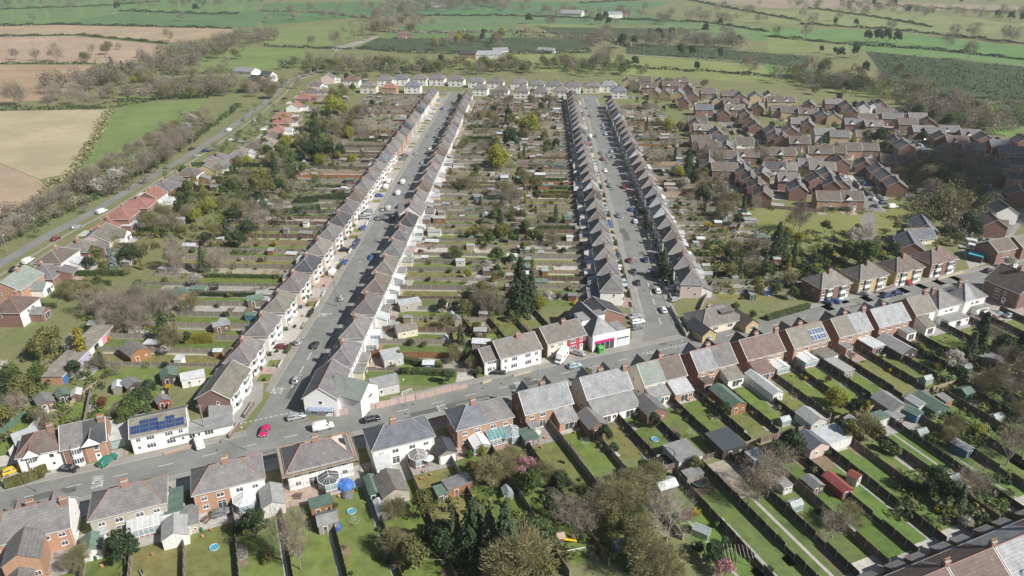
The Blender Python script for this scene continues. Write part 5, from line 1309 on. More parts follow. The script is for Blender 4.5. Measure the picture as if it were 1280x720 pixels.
# row of lock-up garages with odd doors
ga, gb = g(68, 481, 0), g(133, 416, 0)
d = (gb - ga); L = d.length
gr = thing('garage_block', 'long flat-roofed block of lock-up garages with odd coloured doors', 'garage block', ((ga + gb) / 2), math.atan2(d.y, d.x), '')
a_ = MB(); a_.box(-L / 2, L / 2, -2.6, 3, 0, 2.5, 0); ob('wall', a_.mesh('wall', WALL['orange']), gr)
a_ = MB(); a_.box(-L / 2 - .2, L / 2 + .2, -2.8, 3.2, 2.51, 2.72, 0, True); ob('roof', a_.mesh('roof', mat('mossy_felt', (.21, .19, .16), (.30, .28, .25), scale=.35, rough=.95, c3=(.16, .15, .11), scale3=1)), gr)
a_ = MB(); a_.box(-L / 2, L / 2, -2.66, -2.601, 2.2, 2.5, 0, True); ob('fascia', a_.mesh('fascia', WHITE), gr)
dl = ['blue', 'pale', 'black', 'grey', 'lilac', 'lilac', 'white', 'black', 'pale', 'pink', 'grey', 'brown']
n = len(dl)
for i, k in enumerate(dl):
 a_ = MB(); a_.box(-1.1, 1.1, -.05, 0, .02, 2.12, 0, True)
 for j in range(3): a_.box(-1.1, 1.1, -.065, -.05, .4 + j * .6, .45 + j * .6, 0, True)
 ob('garage_door', cached(('gdk', k), lambda: a_.mesh('garage_door', DOORC[k])), gr, (-L / 2 + L * (i + .5) / n, -2.603, 0))
# ================================================================ gardens: ground, fences, sheds
FARF, BUSH = MB(), MB()
BCOL = [(.14, .21, .06), (.21, .24, .07), (.17, .24, .06), (.13, .18, .06), (.06, .09, .045), (.26, .235, .16), (.22, .26, .07), (.12, .17, .06), (.18, .22, .07), (.09, .12, .05), (.23, .22, .12), (.16, .19, .06), (.3, .28, .1)]
def clump(p, r, h, n=16, size=.5):
 n, size = int(n * 2.0), size * .72
 c = RND.choice(BCOL)
 for _ in range(n):
  d = rdir(RND); b = RND.uniform(.72, 1.28)
  leaf(BUSH, Vector((p.x + d.x * r, p.y + d.y * r, max(.1, h * (.5 + d.z * .5)))), (d + rdir(RND) * .5 + Vector((0, 0, .3))).normalized(), size, RND, tuple(q * b for q in c))
class Zone:
 def __init__(s): s.lawn, s.hard = MB(), MB()
 def done(s):
  if s.lawn.f: struct('lawn', s.lawn.mesh('lawn', LAWNM), (0, 0, .020))
  if s.hard.f: struct('garden_ground', s.hard.mesh('garden_ground', SLAB), (0, 0, .012))
GREENS = [(.145, .205, .055), (.165, .215, .062), (.190, .215, .075), (.130, .185, .055), (.205, .215, .085), (.165, .23, .058), (.21, .20, .080)]
HARDS = {'slab': [(.46, .44, .40), (.40, .38, .35), (.52, .49, .44), (.37, .36, .34)], 'pink': [(.44, .34, .29), (.40, .30, .26)], 'soil': [(.20, .150, .105), (.25, .19, .13), (.17, .13, .09)], 'gravel': [(.40, .36, .29), (.33, .31, .28), (.44, .42, .38)],
   'deck': [(.28, .19, .12), (.36, .25, .15), (.22, .19, .17)], 'rough': [(.18, .20, .085), (.21, .205, .10), (.15, .18, .07)]}
class Plot:
 """a garden: o = corner-less origin at the house, dx away from the house, dy across, half-width w/2"""
 def __init__(s, z, o, dx, dy, L, w, ref): s.z, s.o, s.dx, s.dy, s.L, s.w, s.ref = z, o, dx, dy, L, w, ref
 def at(s, x, y): return s.o + s.dx * x + s.dy * y
 def patch(s, x0, x1, y0, y1, kind, col=None, lift=0.0, wob=.0):
  j = lambda: RND.uniform(-wob, wob)
  pts = [s.at(x0 + j(), y0), s.at(x1 + j(), y0), s.at(x1 + j(), y1), s.at(x0 + j(), y1)]
  cr = (pts[1] - pts[0]).cross(pts[2] - pts[1])
  if cr < 0: pts.reverse()
  m = s.z.lawn if kind == 'lawn' else s.z.hard
  c = col or RND.choice(GREENS if kind == 'lawn' else HARDS[kind])
  k = RND.uniform(.88, 1.12)
  m.poly([(p.x, p.y, lift) for p in pts], 0, tuple(q * k for q in c))
 def rz(s): return math.atan2(s.dx.y, s.dx.x)
def post_mesh(h, m):
 def mk():
  a = MB(); a.box(-.06, .06, -.06, .06, 0, h, 0); return a.mesh('post', m)
 return cached(('post', h, m.name), mk)
def fence(p, q, h, style, ref, desc=None, lod=0, key=0.0, name='fence', ref_first=False):
 """timber panels between posts; style = colour of the panels"""
 p, q = Vector(p[:2]), Vector(q[:2])
 L = round((q - p).length * 2) / 2
 if L < 1: return
 if lod == 3:
  d_ = (q - p).normalized(); n_ = V2(-d_.y, d_.x) * .04; c_ = RND.choice([(.30, .265, .225), (.30, .265, .225), (.2, .15, .12), (.34, .28, .22), (.2, .12, .09)]); k_ = int(L / 2.6) + 1
  for i in range(k_):
   e0, e1 = p + d_ * (L * i / k_ + .08), p + d_ * (L * (i + 1) / k_ - .08); b_ = RND.uniform(.75, 1.2)
   FARF.prism([e0 - n_, e1 - n_, e1 + n_, e0 + n_], 0, h * RND.uniform(.92, 1.05), 0, None, tuple(x * b_ for x in c_)); FARF.prism([e1 - n_ * 2, e1 + d_ * .16 - n_ * 2, e1 + d_ * .16 + n_ * 2, e1 + n_ * 2], 0, h + .1, 0, None, (.42, .40, .36))
  return
 n = max(1, int(round(L / 2.6)))
 pm = POSTM if style in ('grey', 'brown', 'dark') else WOOD[style]
 def mk():
  r_ = random.Random(int(L * 10) + n); a = MB()
  for i in range(n):
   x0, x1 = L * i / n, L * (i + 1) / n
   hh = h * r_.uniform(.95, 1.03); b = r_.uniform(.75, 1.2)
   if r_.random() < .06: hh *= .7
   a.box(x0 + .06, x1 - .06, -.03, .03, .12, hh, 0, True)
   a.box(x0 + .06, x1 - .06, -.045, .045, hh, hh + .05, 0, True)
   a.box(x0 + .06, x1 - .06, -.035, .035, 0, .12, 1)
  if lod > 0:
   for i in range(n + 1): a.box(L * i / n - .06, L * i / n + .06, -.06, .06, 0, h + .1, 1)
  return a.mesh('panel', [WOOD[style], pm])
 me = cached(('fence', L, h, style, lod > 0), mk)
 d = desc or {'grey': 'weathered grey panel fence', 'brown': 'brown panel fence', 'orange': 'new orange panel fence', 'dark': 'dark panel fence', 'pale': 'pale timber fence', 'red': 'red-stained panel fence', 'white': 'white painted fence', 'green': 'green painted fence', 'blue': 'blue fence'}[style]
 rz = math.atan2(q.y - p.y, q.x - p.x)
 if lod > 0:
  o = ob(name, me, None, (p.x, p.y, 0), rz)
  return tag(o, d, 'fence', ref, None, key)
 r = thing(name, d, 'fence', p, rz, ref, None, key)
 ob('panel', me, r)
 for i in range(n + 1): ob('post', post_mesh(h + .1, pm), r, (L * i / n, 0, 0))
 return r
def wall(p, q, h, m, desc, ref='', t=.22, cap=None, key=0.0):
 p, q = Vector(p[:2]), Vector(q[:2]); L = (q - p).length
 a = MB(); a.box(0, L, -t / 2, t / 2, 0, h, 0); a.box(-.03, L + .03, -t / 2 - .03, t / 2 + .03, h + .001, h + .07, 1, True)
 o = ob('garden_wall', a.mesh('garden_wall', [m, cap or CONC]), None, (p.x, p.y, 0), math.atan2(q.y - p.y, q.x - p.x))
 return tag(o, desc, 'wall', ref, None, key)
ROOFS_SH = [FELT, FELTP, FELTG, ASBESTOS, FELTP, FELT, ASBESTOS]
SHC = {'brown': 'brown', 'orange': 'orange', 'grey': 'grey', 'green': 'green', 'red': 'red', 'blue': 'blue', 'white': 'white', 'pale': 'pale', 'dark': 'dark'}
BLACK_NET = mat('black_net', (.03, .03, .03), rough=.8)
def trampoline(p, r, ref, desc='round black trampoline', net=True, ringm=None, key=0.0):
 t = thing('trampoline', desc, 'trampoline', p, 0, ref, None, key)
 a = MB(); k = 20; h = .75
 c = [(math.cos(2 * PI * i / k), math.sin(2 * PI * i / k)) for i in range(k)]
 a.poly([(x * r * .86, y * r * .86, h) for x, y in c]); ob('mat', a.mesh('mat', BLACK_NET), t)
 a = MB()
 for i in range(k):
  j = (i + 1) % k
  a.poly([(c[i][0] * r * .86, c[i][1] * r * .86, h + .03), (c[j][0] * r * .86, c[j][1] * r * .86, h + .03), (c[j][0] * r, c[j][1] * r, h + .02), (c[i][0] * r, c[i][1] * r, h + .02)][::-1])
 ob('rim', a.mesh('rim', ringm or WOOD['dark']), t)
 a = MB()
 for i in range(0, k, 3):
  x, y = c[i]; a.tube((x * r, y * r, 0), (x * r, y * r, h + (1.9 if net else 0)), .035, n=4)
 if net:
  for i in range(k):
   j = (i + 1) % k
   a.tube((c[i][0] * r, c[i][1] * r, h + 1.9), (c[j][0] * r, c[j][1] * r, h + 1.9), .035, n=4)
 ob('frame', a.mesh('frame', BLACK_NET if net else STEEL), t)
 if net:
  a = MB()
  for i in range(k):
   for s in range(5):
    t0 = (i + s / 5) / k * 2 * PI
    a.tube((math.cos(t0) * r, math.sin(t0) * r, h), (math.cos(t0) * r, math.sin(t0) * r, h + 1.9), .012, n=3)
  ob('net', a.mesh('net', BLACK_NET), t)
 return t
BIN = {'black': mat('bin_black', (.03, .03, .035), rough=.5), 'green': mat('bin_green', (.03, .13, .05), rough=.5), 'brown': mat('bin_brown', (.14, .08, .05), rough=.5), 'blue': mat('bin_blue', (.03, .08, .25), rough=.5)}
def wheelie(p, rz, col, ref, key=0.0):
 def mk():
  a = MB()
  a.rings([[(-.24, -.26, 0), (.24, -.26, 0), (.24, .26, 0), (-.24, .26, 0)], [(-.29, -.32, .98), (.29, -.32, .98), (.29, .34, .98), (-.29, .34, .98)]])
  a.rings([[(-.3, -.36, .985), (.3, -.36, .985), (.3, .38, .985), (-.3, .38, .985)], [(-.27, -.3, 1.08), (.27, -.3, 1.08), (.27, .36, 1.08), (-.27, .36, 1.08)]])
  a.tube((-.3, .40, .12), (.3, .40, .12), .1, n=8, cap=True)
  return a.mesh('wheelie_bin', BIN[col])
 o = ob('wheelie_bin', cached(('bin', col), mk), None, p, rz)
 return tag(o, f'{col} wheelie bin', 'bin', ref, None, key)
def picnic(p, rz, ref, key=0.0):
 def mk():
  a = MB(); a.box(-.8, .8, -.38, .38, .68, .74, 0, True)
  for s in (-1, 1):
   a.box(-.8, .8, s * .72 - .13, s * .72 + .13, .42, .47, 0, True)
   a.tube((s * .55, -.7, 0), (s * .55, .25, .7), .05, n=4); a.tube((s * .55, .7, 0), (s * .55, -.25, .7), .05, n=4); a.tube((s * .55, -.72, .4), (s * .55, .72, .4), .05, n=4)
  return a.mesh('picnic_table', WOOD['brown'])
 o = ob('picnic_table', cached('picnic', mk), None, p, rz)
 return tag(o, 'brown timber picnic table', 'table', ref, None, key)
def parasol(p, ref, c, key=0.0):
 a = MB(); k = 8
 ring = [(1.3 * math.cos(2 * PI * i / k), 1.3 * math.sin(2 * PI * i / k), 2.1) for i in range(k)]
 for i in range(k): a.poly([ring[i], ring[(i + 1) % k], (0, 0, 2.6)])
 t = thing('parasol', f'{c} parasol', 'parasol', p, 0, ref, None, key)
 ob('canopy', cached(('par', c), lambda: a.mesh('canopy', WOOD['white'] if c == 'white' else DOORC['teal'])), t)
 b = MB(); b.tube((0, 0, 0), (0, 0, 2.55), .03, n=5); b.tube((0, 0, 0), (0, 0, .08), .3, n=8, cap=True); ob('pole', cached('parpole', lambda: b.mesh('pole', STEEL)), t)
def veg_bed(pl, x0, x1):
 pl.patch(x0, x1, -pl.w * .42, pl.w * .42, 'soil')
 n = int((x1 - x0) / .8)
 for i in range(n):
  if RND.random() < .5: pl.patch(x0 + .8 * i + .1, x0 + .8 * i + .45, -pl.w * .36, pl.w * .36, 'lawn', lift=.006)
COUNT = {}
def plot_fill(pl, lod, style, lush=.5, key0=0.0):
 """typical back garden: terrace, lawn or clutter, a shed, planting along the sides"""
 L, w, ref = pl.L, pl.w, pl.ref
 t = RND.uniform(2.5, 6)
 pl.patch(.2, t, -w / 2 + .1, w / 2 - .1, RND.choice(['slab', 'slab', 'pink', 'deck', 'gravel']), wob=.1)
 x = t
 end = L * RND.uniform(.62, .98)
 r = RND.random()
 if r < lush:
  pl.patch(x, end, -w / 2 + .5, w / 2 - RND.choice([.4, 1.2]), 'lawn', wob=.4)
  if RND.random() < .55: pl.patch(x, end, w / 2 - 1.25, w / 2 - .5, 'slab', lift=.012)
 elif r < lush + .25:
  pl.patch(x, end, -w / 2 + .2, w / 2 - .2, RND.choice(['gravel', 'slab', 'rough']), wob=.3)
  for _ in range(3):
   a = RND.uniform(x, end - 2); pl.patch(a, a + RND.uniform(1.5, 4), RND.uniform(-w / 2 + .4, 0), RND.uniform(.4, w / 2 - .4), RND.choice(['lawn', 'deck', 'soil', 'slab', 'lawn']), lift=.006 if True else 0)
 else:
  m = x + (end - x) * RND.uniform(.35, .6)
  pl.patch(x, m, -w / 2 + .4, w / 2 - .4, 'lawn', wob=.3); veg_bed(pl, m + .3, end)
 if end < L - 1: pl.patch(end + .1, L - .1, -w / 2 + .1, w / 2 - .1, RND.choice(['soil', 'rough', 'gravel', 'slab', 'rough']), wob=.2)
 rz = pl.rz()
 if RND.random() < .88:
  c = RND.choice(['brown', 'white', 'grey', 'grey', 'green', 'orange', 'dark', 'brown', 'white', 'red', 'pale', 'blue'])
  sx = RND.choice([L - RND.uniform(1.8, 4), t + RND.uniform(1.5, 4), L * RND.uniform(.5, .8)])
  sw, sd = RND.choice([(1.9, 2.4), (2.2, 3.0), (2.6, 3.6), (2.8, 5.0), (2.2, 2.8)])
  sy = RND.choice([-1, 1]) * max(0, (w / 2 - sw / 2 - .35))
  p = pl.at(sx, sy)
  shed(f"{c} timber shed", p, rz + RND.choice([PI / 2, -PI / 2]) , sw, sd, RND.choice([1.9, 2.1, 2.3]), RND.choice(['gable', 'gable', 'pent', 'flat', 'gable']), WOOD[c], RND.choice(ROOFS_SH), ref, key=key0 + sx, lod=lod)
  if RND.random() < .45:
   sx2 = min(L - 2, max(t + 1, sx + RND.choice([-6, 7, 9])))
   c2 = RND.choice(['grey', 'white', 'white', 'green', 'orange'])
   shed(f"small {c2} lean-to store", pl.at(sx2, -sy), rz, 2.0, 2.2, 1.9, 'pent', WOOD[c2], RND.choice(ROOFS_SH), ref, name='garden_store', key=key0 + sx2, lod=lod)
 if RND.random() < .17:
  greenhouse('glass greenhouse', pl.at(L * RND.uniform(.55, .9), RND.choice([-1, 1]) * (w / 2 - 1.4)), rz, 1.95, 2.6, ref, lod=lod)
 for _ in range(RND.randrange(3, 8) if lod else 2):
  clump(pl.at(RND.uniform(t, L - .5), RND.choice([-1, 1]) * (w / 2 - RND.uniform(.5, 1.4))), RND.uniform(.5, 1.4), RND.uniform(.8, 2.4), 22 if lod < 2 else 14, .3 if lod < 2 else .5)
 ns = RND.randrange(2, 5) if lod < 2 else RND.randrange(0, 2)
 for _ in range(ns):
  k = RND.choice(['sg', 'so', 'sd', 'st', 'sg', 'so', 'st', 'sy', 'sr', 'sl', 'sd', 'sg', 'sg', 'so', 'sb'])
  q = pl.at(RND.uniform(t + 1, L - 1), RND.choice([-1, 1]) * (w / 2 - RND.uniform(.8, 1.3)))
  s = RND.uniform(.7, 1.5)
  tree(k, q.x, q.y, s, ref, key=key0 + (q - pl.o).length)
 if RND.random() < (.50 if lod < 2 else .34):
  k = RND.choice(['bare', 'bare', 'bud', 'pale', 'green', 'olive', 'dark', 'bloss', 'con', 'bud', 'cyp', 'cypd'])
  q = pl.at(RND.uniform(L * .4, L - 1.5), RND.choice([-1, 1]) * (w / 2 - 1.6))
  tree(k, q.x, q.y, RND.uniform(.45, .85), ref, key=key0 + (q - pl.o).length)
 if RND.random() < .07 and lod < 2: trampoline(pl.at(RND.uniform(t + 2, L * .7), 0), 1.5, ref, net=RND.random() < .5)
 if RND.random() < .12 and lod < 2: picnic(pl.at(t * .6, RND.uniform(-1, 1)), RND.uniform(0, 3), ref)
 if RND.random() < .10 and lod < 2: parasol(pl.at(t * .6, RND.uniform(-1, 1)), ref, RND.choice(['white', 'teal']))
 if RND.random() < .14:
  a, b = pl.at(t + 2, w / 2 - .5), pl.at(L * RND.uniform(.45, .7), w / 2 - .5)
  hedge(a, b, .9, RND.choice([1.4, 1.8]), ref, RND.choice(['hedge', 'dark', 'olive', 'hedge']))
FST = ['grey', 'grey', 'grey', 'grey', 'grey', 'brown', 'grey', 'pale', 'brown', 'grey', 'grey', 'grey', 'orange', 'grey', 'pale', 'grey', 'grey', 'brown', 'grey']
def row_gardens(name, depth_w, L, west, hw, n, fd=3.45):
 z = Zone(); cs = ROWS[name]
 dx = -TN if west else TN
 step = (cs[1] - cs[0]).length
 for i, c in enumerate(cs):
  lod = 0 if i < 4 else 1 if i < 9 else 2
  ref = f"behind {nth(i)} pair of {name}"
  o = c + dx * (depth_w / 2 + .3)
  Li = L(i) if callable(L) else L
  for s in (-1, 1):
   pl = Plot(z, o + TV * (s * step * .25), dx, TV, Li, step / 2, ref)
   plot_fill(pl, lod, None, .74)
  for k, e in (('dividing the two gardens', 0.0), ('on the far side of both gardens', step / 2)):
   st_ = RND.choice(FST)
   a = o + TV * e + dx * 2.0
   fence(a, a + dx * (Li - 2.2), RND.choice([1.2, 1.5, 1.8, 1.8]), st_, ref, lod=3 if i > 16 else 1 if i > 5 else 0, key=e + 1, desc={'grey': 'grey panel fence', 'brown': 'brown panel fence', 'orange': 'orange panel fence', 'dark': 'dark panel fence', 'pale': 'pale timber fence', 'red': 'red panel fence'}[st_] + (' between gardens' if e == 0 else ' past both gardens'))
  # front: forecourts towards the street
  f = -dx
  for s in (-1, 1):
   pl = Plot(z, c + f * (depth_w / 2 + .05) + TV * (s * step * .25), f, TV, fd, step / 2, f"before {nth(i)} pair of {name}")
   kd = RND.choice(['slab', 'slab', 'pink', 'gravel', 'slab'])
   pl.patch(.02, fd - .05, -step / 4 + .03, step / 4 - .03, kd)
   if RND.random() < .4: pl.patch(fd * .25, fd * .9, -step * .2, step * .05, 'lawn', lift=.008)
   if lod < 2:
    if RND.random() < .35:
     hedge(pl.at(fd - .4, -step * .22), pl.at(fd - .4, step * .1), .7, 1.1, f"before {nth(i)} pair of {name}", RND.choice(['hedge', 'hedge', 'olive', 'dark']))
    elif RND.random() < .75:
     wall(pl.at(fd - .15, -step * .24), pl.at(fd - .15, step * .04), .8, RND.choice([WALL['brick'], WALL['white'], WALL['orange'], WALL['grey']]), 'low front garden wall', f"before {nth(i)} pair of {name}")
    if RND.random() < .45:
     q = pl.at(RND.uniform(.8, fd * .75), -step * .18); tree(RND.choice(['sg', 'so', 'sd', 'sy']), q.x, q.y, RND.uniform(.4, .75), f"before {nth(i)} pair of {name}")
    if RND.random() < .5: wheelie(pl.at(.7, step * .2), RND.uniform(0, 6), RND.choice(['black', 'green', 'brown', 'blue']), f"before {nth(i)} pair of {name}")
 z.done()
row_gardens(VAN_SUN, 6.8, lambda i: 52 - .3 * i if i < 12 else 46, True, 7.3, 27, 5.2)
row_gardens(VAN_SH, 6.8, lambda i: 34.0 + min(i, 8) * .15, False, 7.3, 26, 2.5)
row_gardens(SHOP_SUN, 6.9, lambda i: 31.0, True, 6.4, 26)
row_gardens(SHOP_SH, 6.9, lambda i: 36.0 if i < 16 else 30, False, 6.3, 24, 3.1)
# ---------------------------------------------------------------- gardens behind the main road houses
SZ = Zone()
sk = list(SREF.items())
sk.sort(key=lambda e: e[1][0])
MIDB = lambda a: -103.5 if a > 71 else (-84.0 if a > -10 else -96.0)
for i, (k, (a, nm)) in enumerate(sk):
 a0 = (a + sk[i - 1][1][0]) / 2 if i else a - 9; a1 = (a + sk[i + 1][1][0]) / 2 if i + 1 < len(sk) else a + 9
 ref = f"behind the {nm}"
 parts = [(a0, a), (a, a1)] if a1 - a0 > 13 else [(a0, a1)]
 # forecourt to the road
 for q0, q1 in parts:
  pl = Plot(SZ, M((q0 + q1) / 2, -136.3), -BX, AX, 4.4, q1 - q0, f"before the {nm}")
  pl.patch(0, 4.4, -(q1 - q0) / 2, (q1 - q0) / 2, RND.choice(['slab', 'slab', 'pink']))
 bm_ = MIDB(a)
 for j, (q0, q1) in enumerate(parts):
  w = q1 - q0; L = bm_ + 127.7
  pl = Plot(SZ, M((q0 + q1) / 2, -127.8), BX, AX, L, w, ref)
  t = RND.uniform(3.5, 7)
  pl.patch(-3.0, t, -w / 2 + .1, w / 2 - .1, RND.choice(['slab', 'slab', 'slab', 'pink', 'gravel']), wob=.1)
  pl.patch(t, L - RND.choice([.2, .2, 3, 6]), -w / 2 + .3, w / 2 - .3, 'lawn', wob=.3)
  if RND.random() < .6: pl.patch(t, L - 2, w / 2 - 1.5, w / 2 - .8, 'slab', lift=.010)
  for q in range(RND.randrange(2, 5)):
   x0 = RND.uniform(t, L - 5); y0 = RND.choice([-1, -1, 1]) * (w / 2 - 1.0); pl.patch(x0, x0 + RND.uniform(1.5, 7), y0 - .8, y0 + .8, RND.choice(['soil', 'rough', 'gravel', 'soil']), lift=.014 + .0005 * q, wob=.3); clump(pl.at(x0 + 1, y0), RND.uniform(.4, .9), RND.uniform(.6, 1.5), 22, .22)
  if RND.random() < .5:
   x0 = RND.uniform(t, L - 4); pl.patch(x0, x0 + RND.uniform(1.5, 3), -w / 2 + .4, -w / 2 + RND.uniform(1.5, 4), RND.choice(['soil', 'gravel', 'slab']), lift=.010)
  st_ = 'dark' if a > 70 else RND.choice(['brown', 'grey', 'dark'])
  fence(M(q1, -127.3), M(q1, bm_ - .2), RND.choice([1.7, 1.9]), st_, ref, key=j + 1)
  for _ in range(RND.randrange(1, 4)):
   q = pl.at(RND.uniform(t + 1, L - 1), RND.choice([-1, 1]) * (w / 2 - .9)); tree(RND.choice(['sg', 'so', 'sd', 'st', 'sy', 'sr', 'sg', 'sd']), q.x, q.y, RND.uniform(.5, 1.1), ref)
  if RND.random() < .6: picnic(pl.at(t * .5, RND.uniform(-1.5, 1.5)), RND.uniform(0, 3), ref)
  if RND.random() < .3: parasol(pl.at(t * .6, RND.uniform(-1.5, 1.5)), ref, RND.choice(['white', 'teal']))
  if RND.random() < .5: wheelie(pl.at(.8, -w / 2 + .8), RND.uniform(0, 6), RND.choice(['black', 'green', 'brown', 'blue']), ref)
  if a > 60 and RND.random() < .35: greenhouse('glass greenhouse', pl.at(L - 3, 0), pl.rz(), 1.95, 2.6, ref)
# fences along the back line and the plots that run on to the terrace
TW = 7.4
k = 0
aa = 72.6
while aa < 218:
 w = TW; ref = f"running up from the terrace, {nth(k)} strip from the bare birches" if k < 1 else f"in the {nth(k)} strip above the terrace"
 ref = f"in the {nth(k)} strip above the terrace"
 L = 38.0
 pl = Plot(SZ, M(aa + w / 2, -63.4), -BX, AX, L, w, ref)
 t = RND.uniform(2, 5)
 pl.patch(0, t, -w / 2 + .1, w / 2 - .1, RND.choice(['slab', 'gravel', 'slab']))
 e = L - RND.choice([1, 4, 8, 12])
 pl.patch(t, e, -w / 2 + .2, w / 2 - .2, 'lawn', RND.choice([(.125, .195, .055), (.15, .205, .07), (.12, .20, .05)]))
 if e < L - 2: pl.patch(e, L - .3, -w / 2 + .2, w / 2 - .2, RND.choice(['soil', 'gravel', 'rough', 'slab']))
 y_ = RND.uniform(-2.6, 2.2)
 if RND.random() < .6: pl.patch(t, L * RND.uniform(.6, .95), y_, y_ + RND.uniform(.5, .75), 'slab', lift=.012)
 for q in range(RND.randrange(2, 5)):
  x0 = RND.uniform(t, L - 7); y0 = RND.choice([-1, 1]) * (w / 2 - 1.1); pl.patch(x0, x0 + RND.uniform(1.5, 7), y0 - .9, y0 + .9, RND.choice(['soil', 'rough', 'gravel', 'soil']), lift=.008 + .0005 * q, wob=.3)
 if RND.random() < .5:
  x0 = RND.uniform(t + 2, L - 9); pl.patch(x0, x0 + RND.uniform(3, 6), -w / 2 + .4, w / 2 - .4, RND.choice(['gravel', 'slab', 'rough']), (.40, .33, .25) if RND.random() < .5 else None, lift=.006)
 fence(M(aa + w, -64), M(aa + w, -101.5), RND.choice([1.6, 1.8, 1.9]), RND.choice(['dark', 'brown', 'dark']), ref)
 for _ in range(RND.randrange(1, 4)):
  q = pl.at(RND.uniform(t + 1, L - 1), RND.choice([-1, 1]) * (w / 2 - .9)); tree(RND.choice(['sg', 'so', 'sd', 'st', 'sy', 'st']), q.x, q.y, RND.uniform(.5, 1.1), ref)
 if RND.random() < .7:
  c = RND.choice(['brown', 'grey', 'white', 'green', 'orange', 'grey', 'blue'])
  shed(f"{c} timber shed", pl.at(L - RND.uniform(2, 4), RND.uniform(-1, 1)), pl.rz() + RND.choice([0, PI / 2]), RND.choice([2.4, 3.0]), RND.choice([3, 4.2]), 2.2, RND.choice(['gable', 'pent', 'flat']), WOOD[c], RND.choice(ROOFS_SH), ref)
 if RND.random() < .3: greenhouse('glass greenhouse', pl.at(RND.uniform(12, L - 6), -1.5), pl.rz(), 2, 3, ref)
 aa += w; k += 1
for i in range(13):
 a = 72 + i * 11
 fence(M(a, -102.6), M(a + 9.5, -102.6), RND.choice([1.5, 1.8]), RND.choice(['grey', 'brown', 'pale', 'grey']), 'along the back line of the long gardens', desc='low fence length')
SZ.done()
# ---------------------------------------------------------------- named outbuildings near the camera
def shed_px(u, v, rzo, w, d, h, kind, wc, rm, desc, name='garden_shed', cat='shed', doorm=None):
 m_ = WOOD[wc] if wc in WOOD else WALL[wc]
 shed(desc, g(u, v), RZ_M + rzo, w, d, h, kind, m_, rm, '', name=name, cat=cat, doorm=doorm)
Q = PI / 2
shed_px(218, 638, 0, 4.2, 7.5, 2.6, 'flat', 'white', FELTG, 'flat pale green carport between pebbledashed and half-orange pairs', 'carport', 'garage', WHITE)
shed_px(222, 672, PI, 4.6, 5.4, 2.5, 'gable', 'white', ASBESTOS, 'white garage with pale sheet roof behind the pebbledashed pair', 'garage', 'garage')
shed_px(240, 655, 0, 3.0, 6.0, 2.3, 'pent', 'pebble', FELT, 'grey lean-to garage beside the half-orange pair', 'garage', 'garage')
shed_px(342, 632, PI, 4.4, 6.2, 2.5, 'gable', 'white', ASBESTOS, 'twin white garage with weathered sheet roof beside the scaffolded pair', 'garage', 'garage')
shed_px(118, 690, 0, 3.6, 4.6, 2.2, 'gable', 'white', FELTG, 'green-roofed shed beside the pebbledashed pair garden')
shed_px(402, 638, 0, 4.2, 3.2, 2.3, 'pent', 'orange', FELTG, 'orange shed with green felt roof behind the scaffolded pair')
shed_px(410, 658, 0, 3.8, 3.6, 2.3, 'gablex', 'grey', FELT, 'grey double-roofed shed on the lawn behind the scaffolded pair')
shed_px(466, 616, 0, 2.2, 6.0, 2.2, 'gable', 'green', FELTG, 'long dark green shed by the fence behind the scaffolded pair')
shed_px(476, 642, 0, 1.8, 4.2, 1.9, 'gable', 'white', FELTP, 'slim white store behind the long dark green shed')
shed_px(490, 617, .05, 5.6, 7.0, 2.6, 'gable', 'pebble', ROOF['taupe'], 'pebbledashed garage with taupe gabled roof behind the slate-roofed pair', 'garage', 'garage')
shed_px(556, 570, 0, 4.2, 5.0, 2.5, 'gable', 'grey', ROOF['dark'], 'dark-roofed grey garage beside the slate-roofed pair', 'garage', 'garage', WHITE)
shed_px(552, 622, 0, 2.4, 3.2, 2.0, 'pent', 'brown', FELTG, 'small green-roofed shed behind the slate-roofed pair')
shed_px(572, 612, .1, 5.6, 3.6, 2.2, 'pent', 'orange', FELT, 'orange summerhouse with wide dark roof on the lawn', 'summerhouse', 'summerhouse')
shed_px(660, 552, 0, 3.4, 4.6, 2.2, 'pent', 'grey', FELTG, 'green-felted shed beside the hexagonal conservatory')
shed_px(740, 535, 0, 5.2, 6.6, 2.5, 'gable', 'brick', ROOF['grey'], 'brick outhouse with grey roof behind the streaked grey-roofed pair', 'outhouse', 'outhouse')
shed_px(812, 518, 0, 5.8, 6.6, 2.6, 'gable', 'brick', ROOF['grey'], 'brick garden room with dark sheet roof behind the green-and-brown pair', 'outhouse', 'outhouse')
shed_px(852, 573, 0, 6.2, 6.4, 2.3, 'flat', 'white', FELT, 'flat grey-roofed workshop behind the green-and-brown pair', 'workshop', 'workshop')
shed_px(905, 560, 0, 6.4, 6.8, 2.6, 'flat', 'dark', mat('charcoal_sheet', (.07, .08, .09), rough=.6), 'black workshop with striped metal canopy', 'workshop', 'workshop')
shed_px(908, 505, 0, 4.4, 9.0, 2.4, 'gable', 'orange', FELTG, 'long orange shed with grey-green roof behind the pale-roofed brick pair')
shed_px(953, 488, 0, 3.2, 11.0, 2.4, 'gable', 'white', FELTP, 'long white prefab garage behind the rust-roofed pair', 'garage', 'garage')
shed_px(1042, 462, 0, 3.4, 10.0, 2.3, 'pent', 'grey', ASBESTOS, 'long grey sheet-roofed store behind the solar-roofed pair', 'garage', 'garage')
shed_px(1118, 440, 0, 5.8, 9.0, 2.4, 'gable', 'dark', ASBESTOS, 'dark workshop with pale corrugated roof behind the pale-roofed orange pair', 'workshop', 'workshop')
shed_px(1012, 530, 0, 4.8, 5.4, 2.3, 'gable', 'white', ASBESTOS, 'white shed with pale green roof on the back line', 'garage', 'garage')
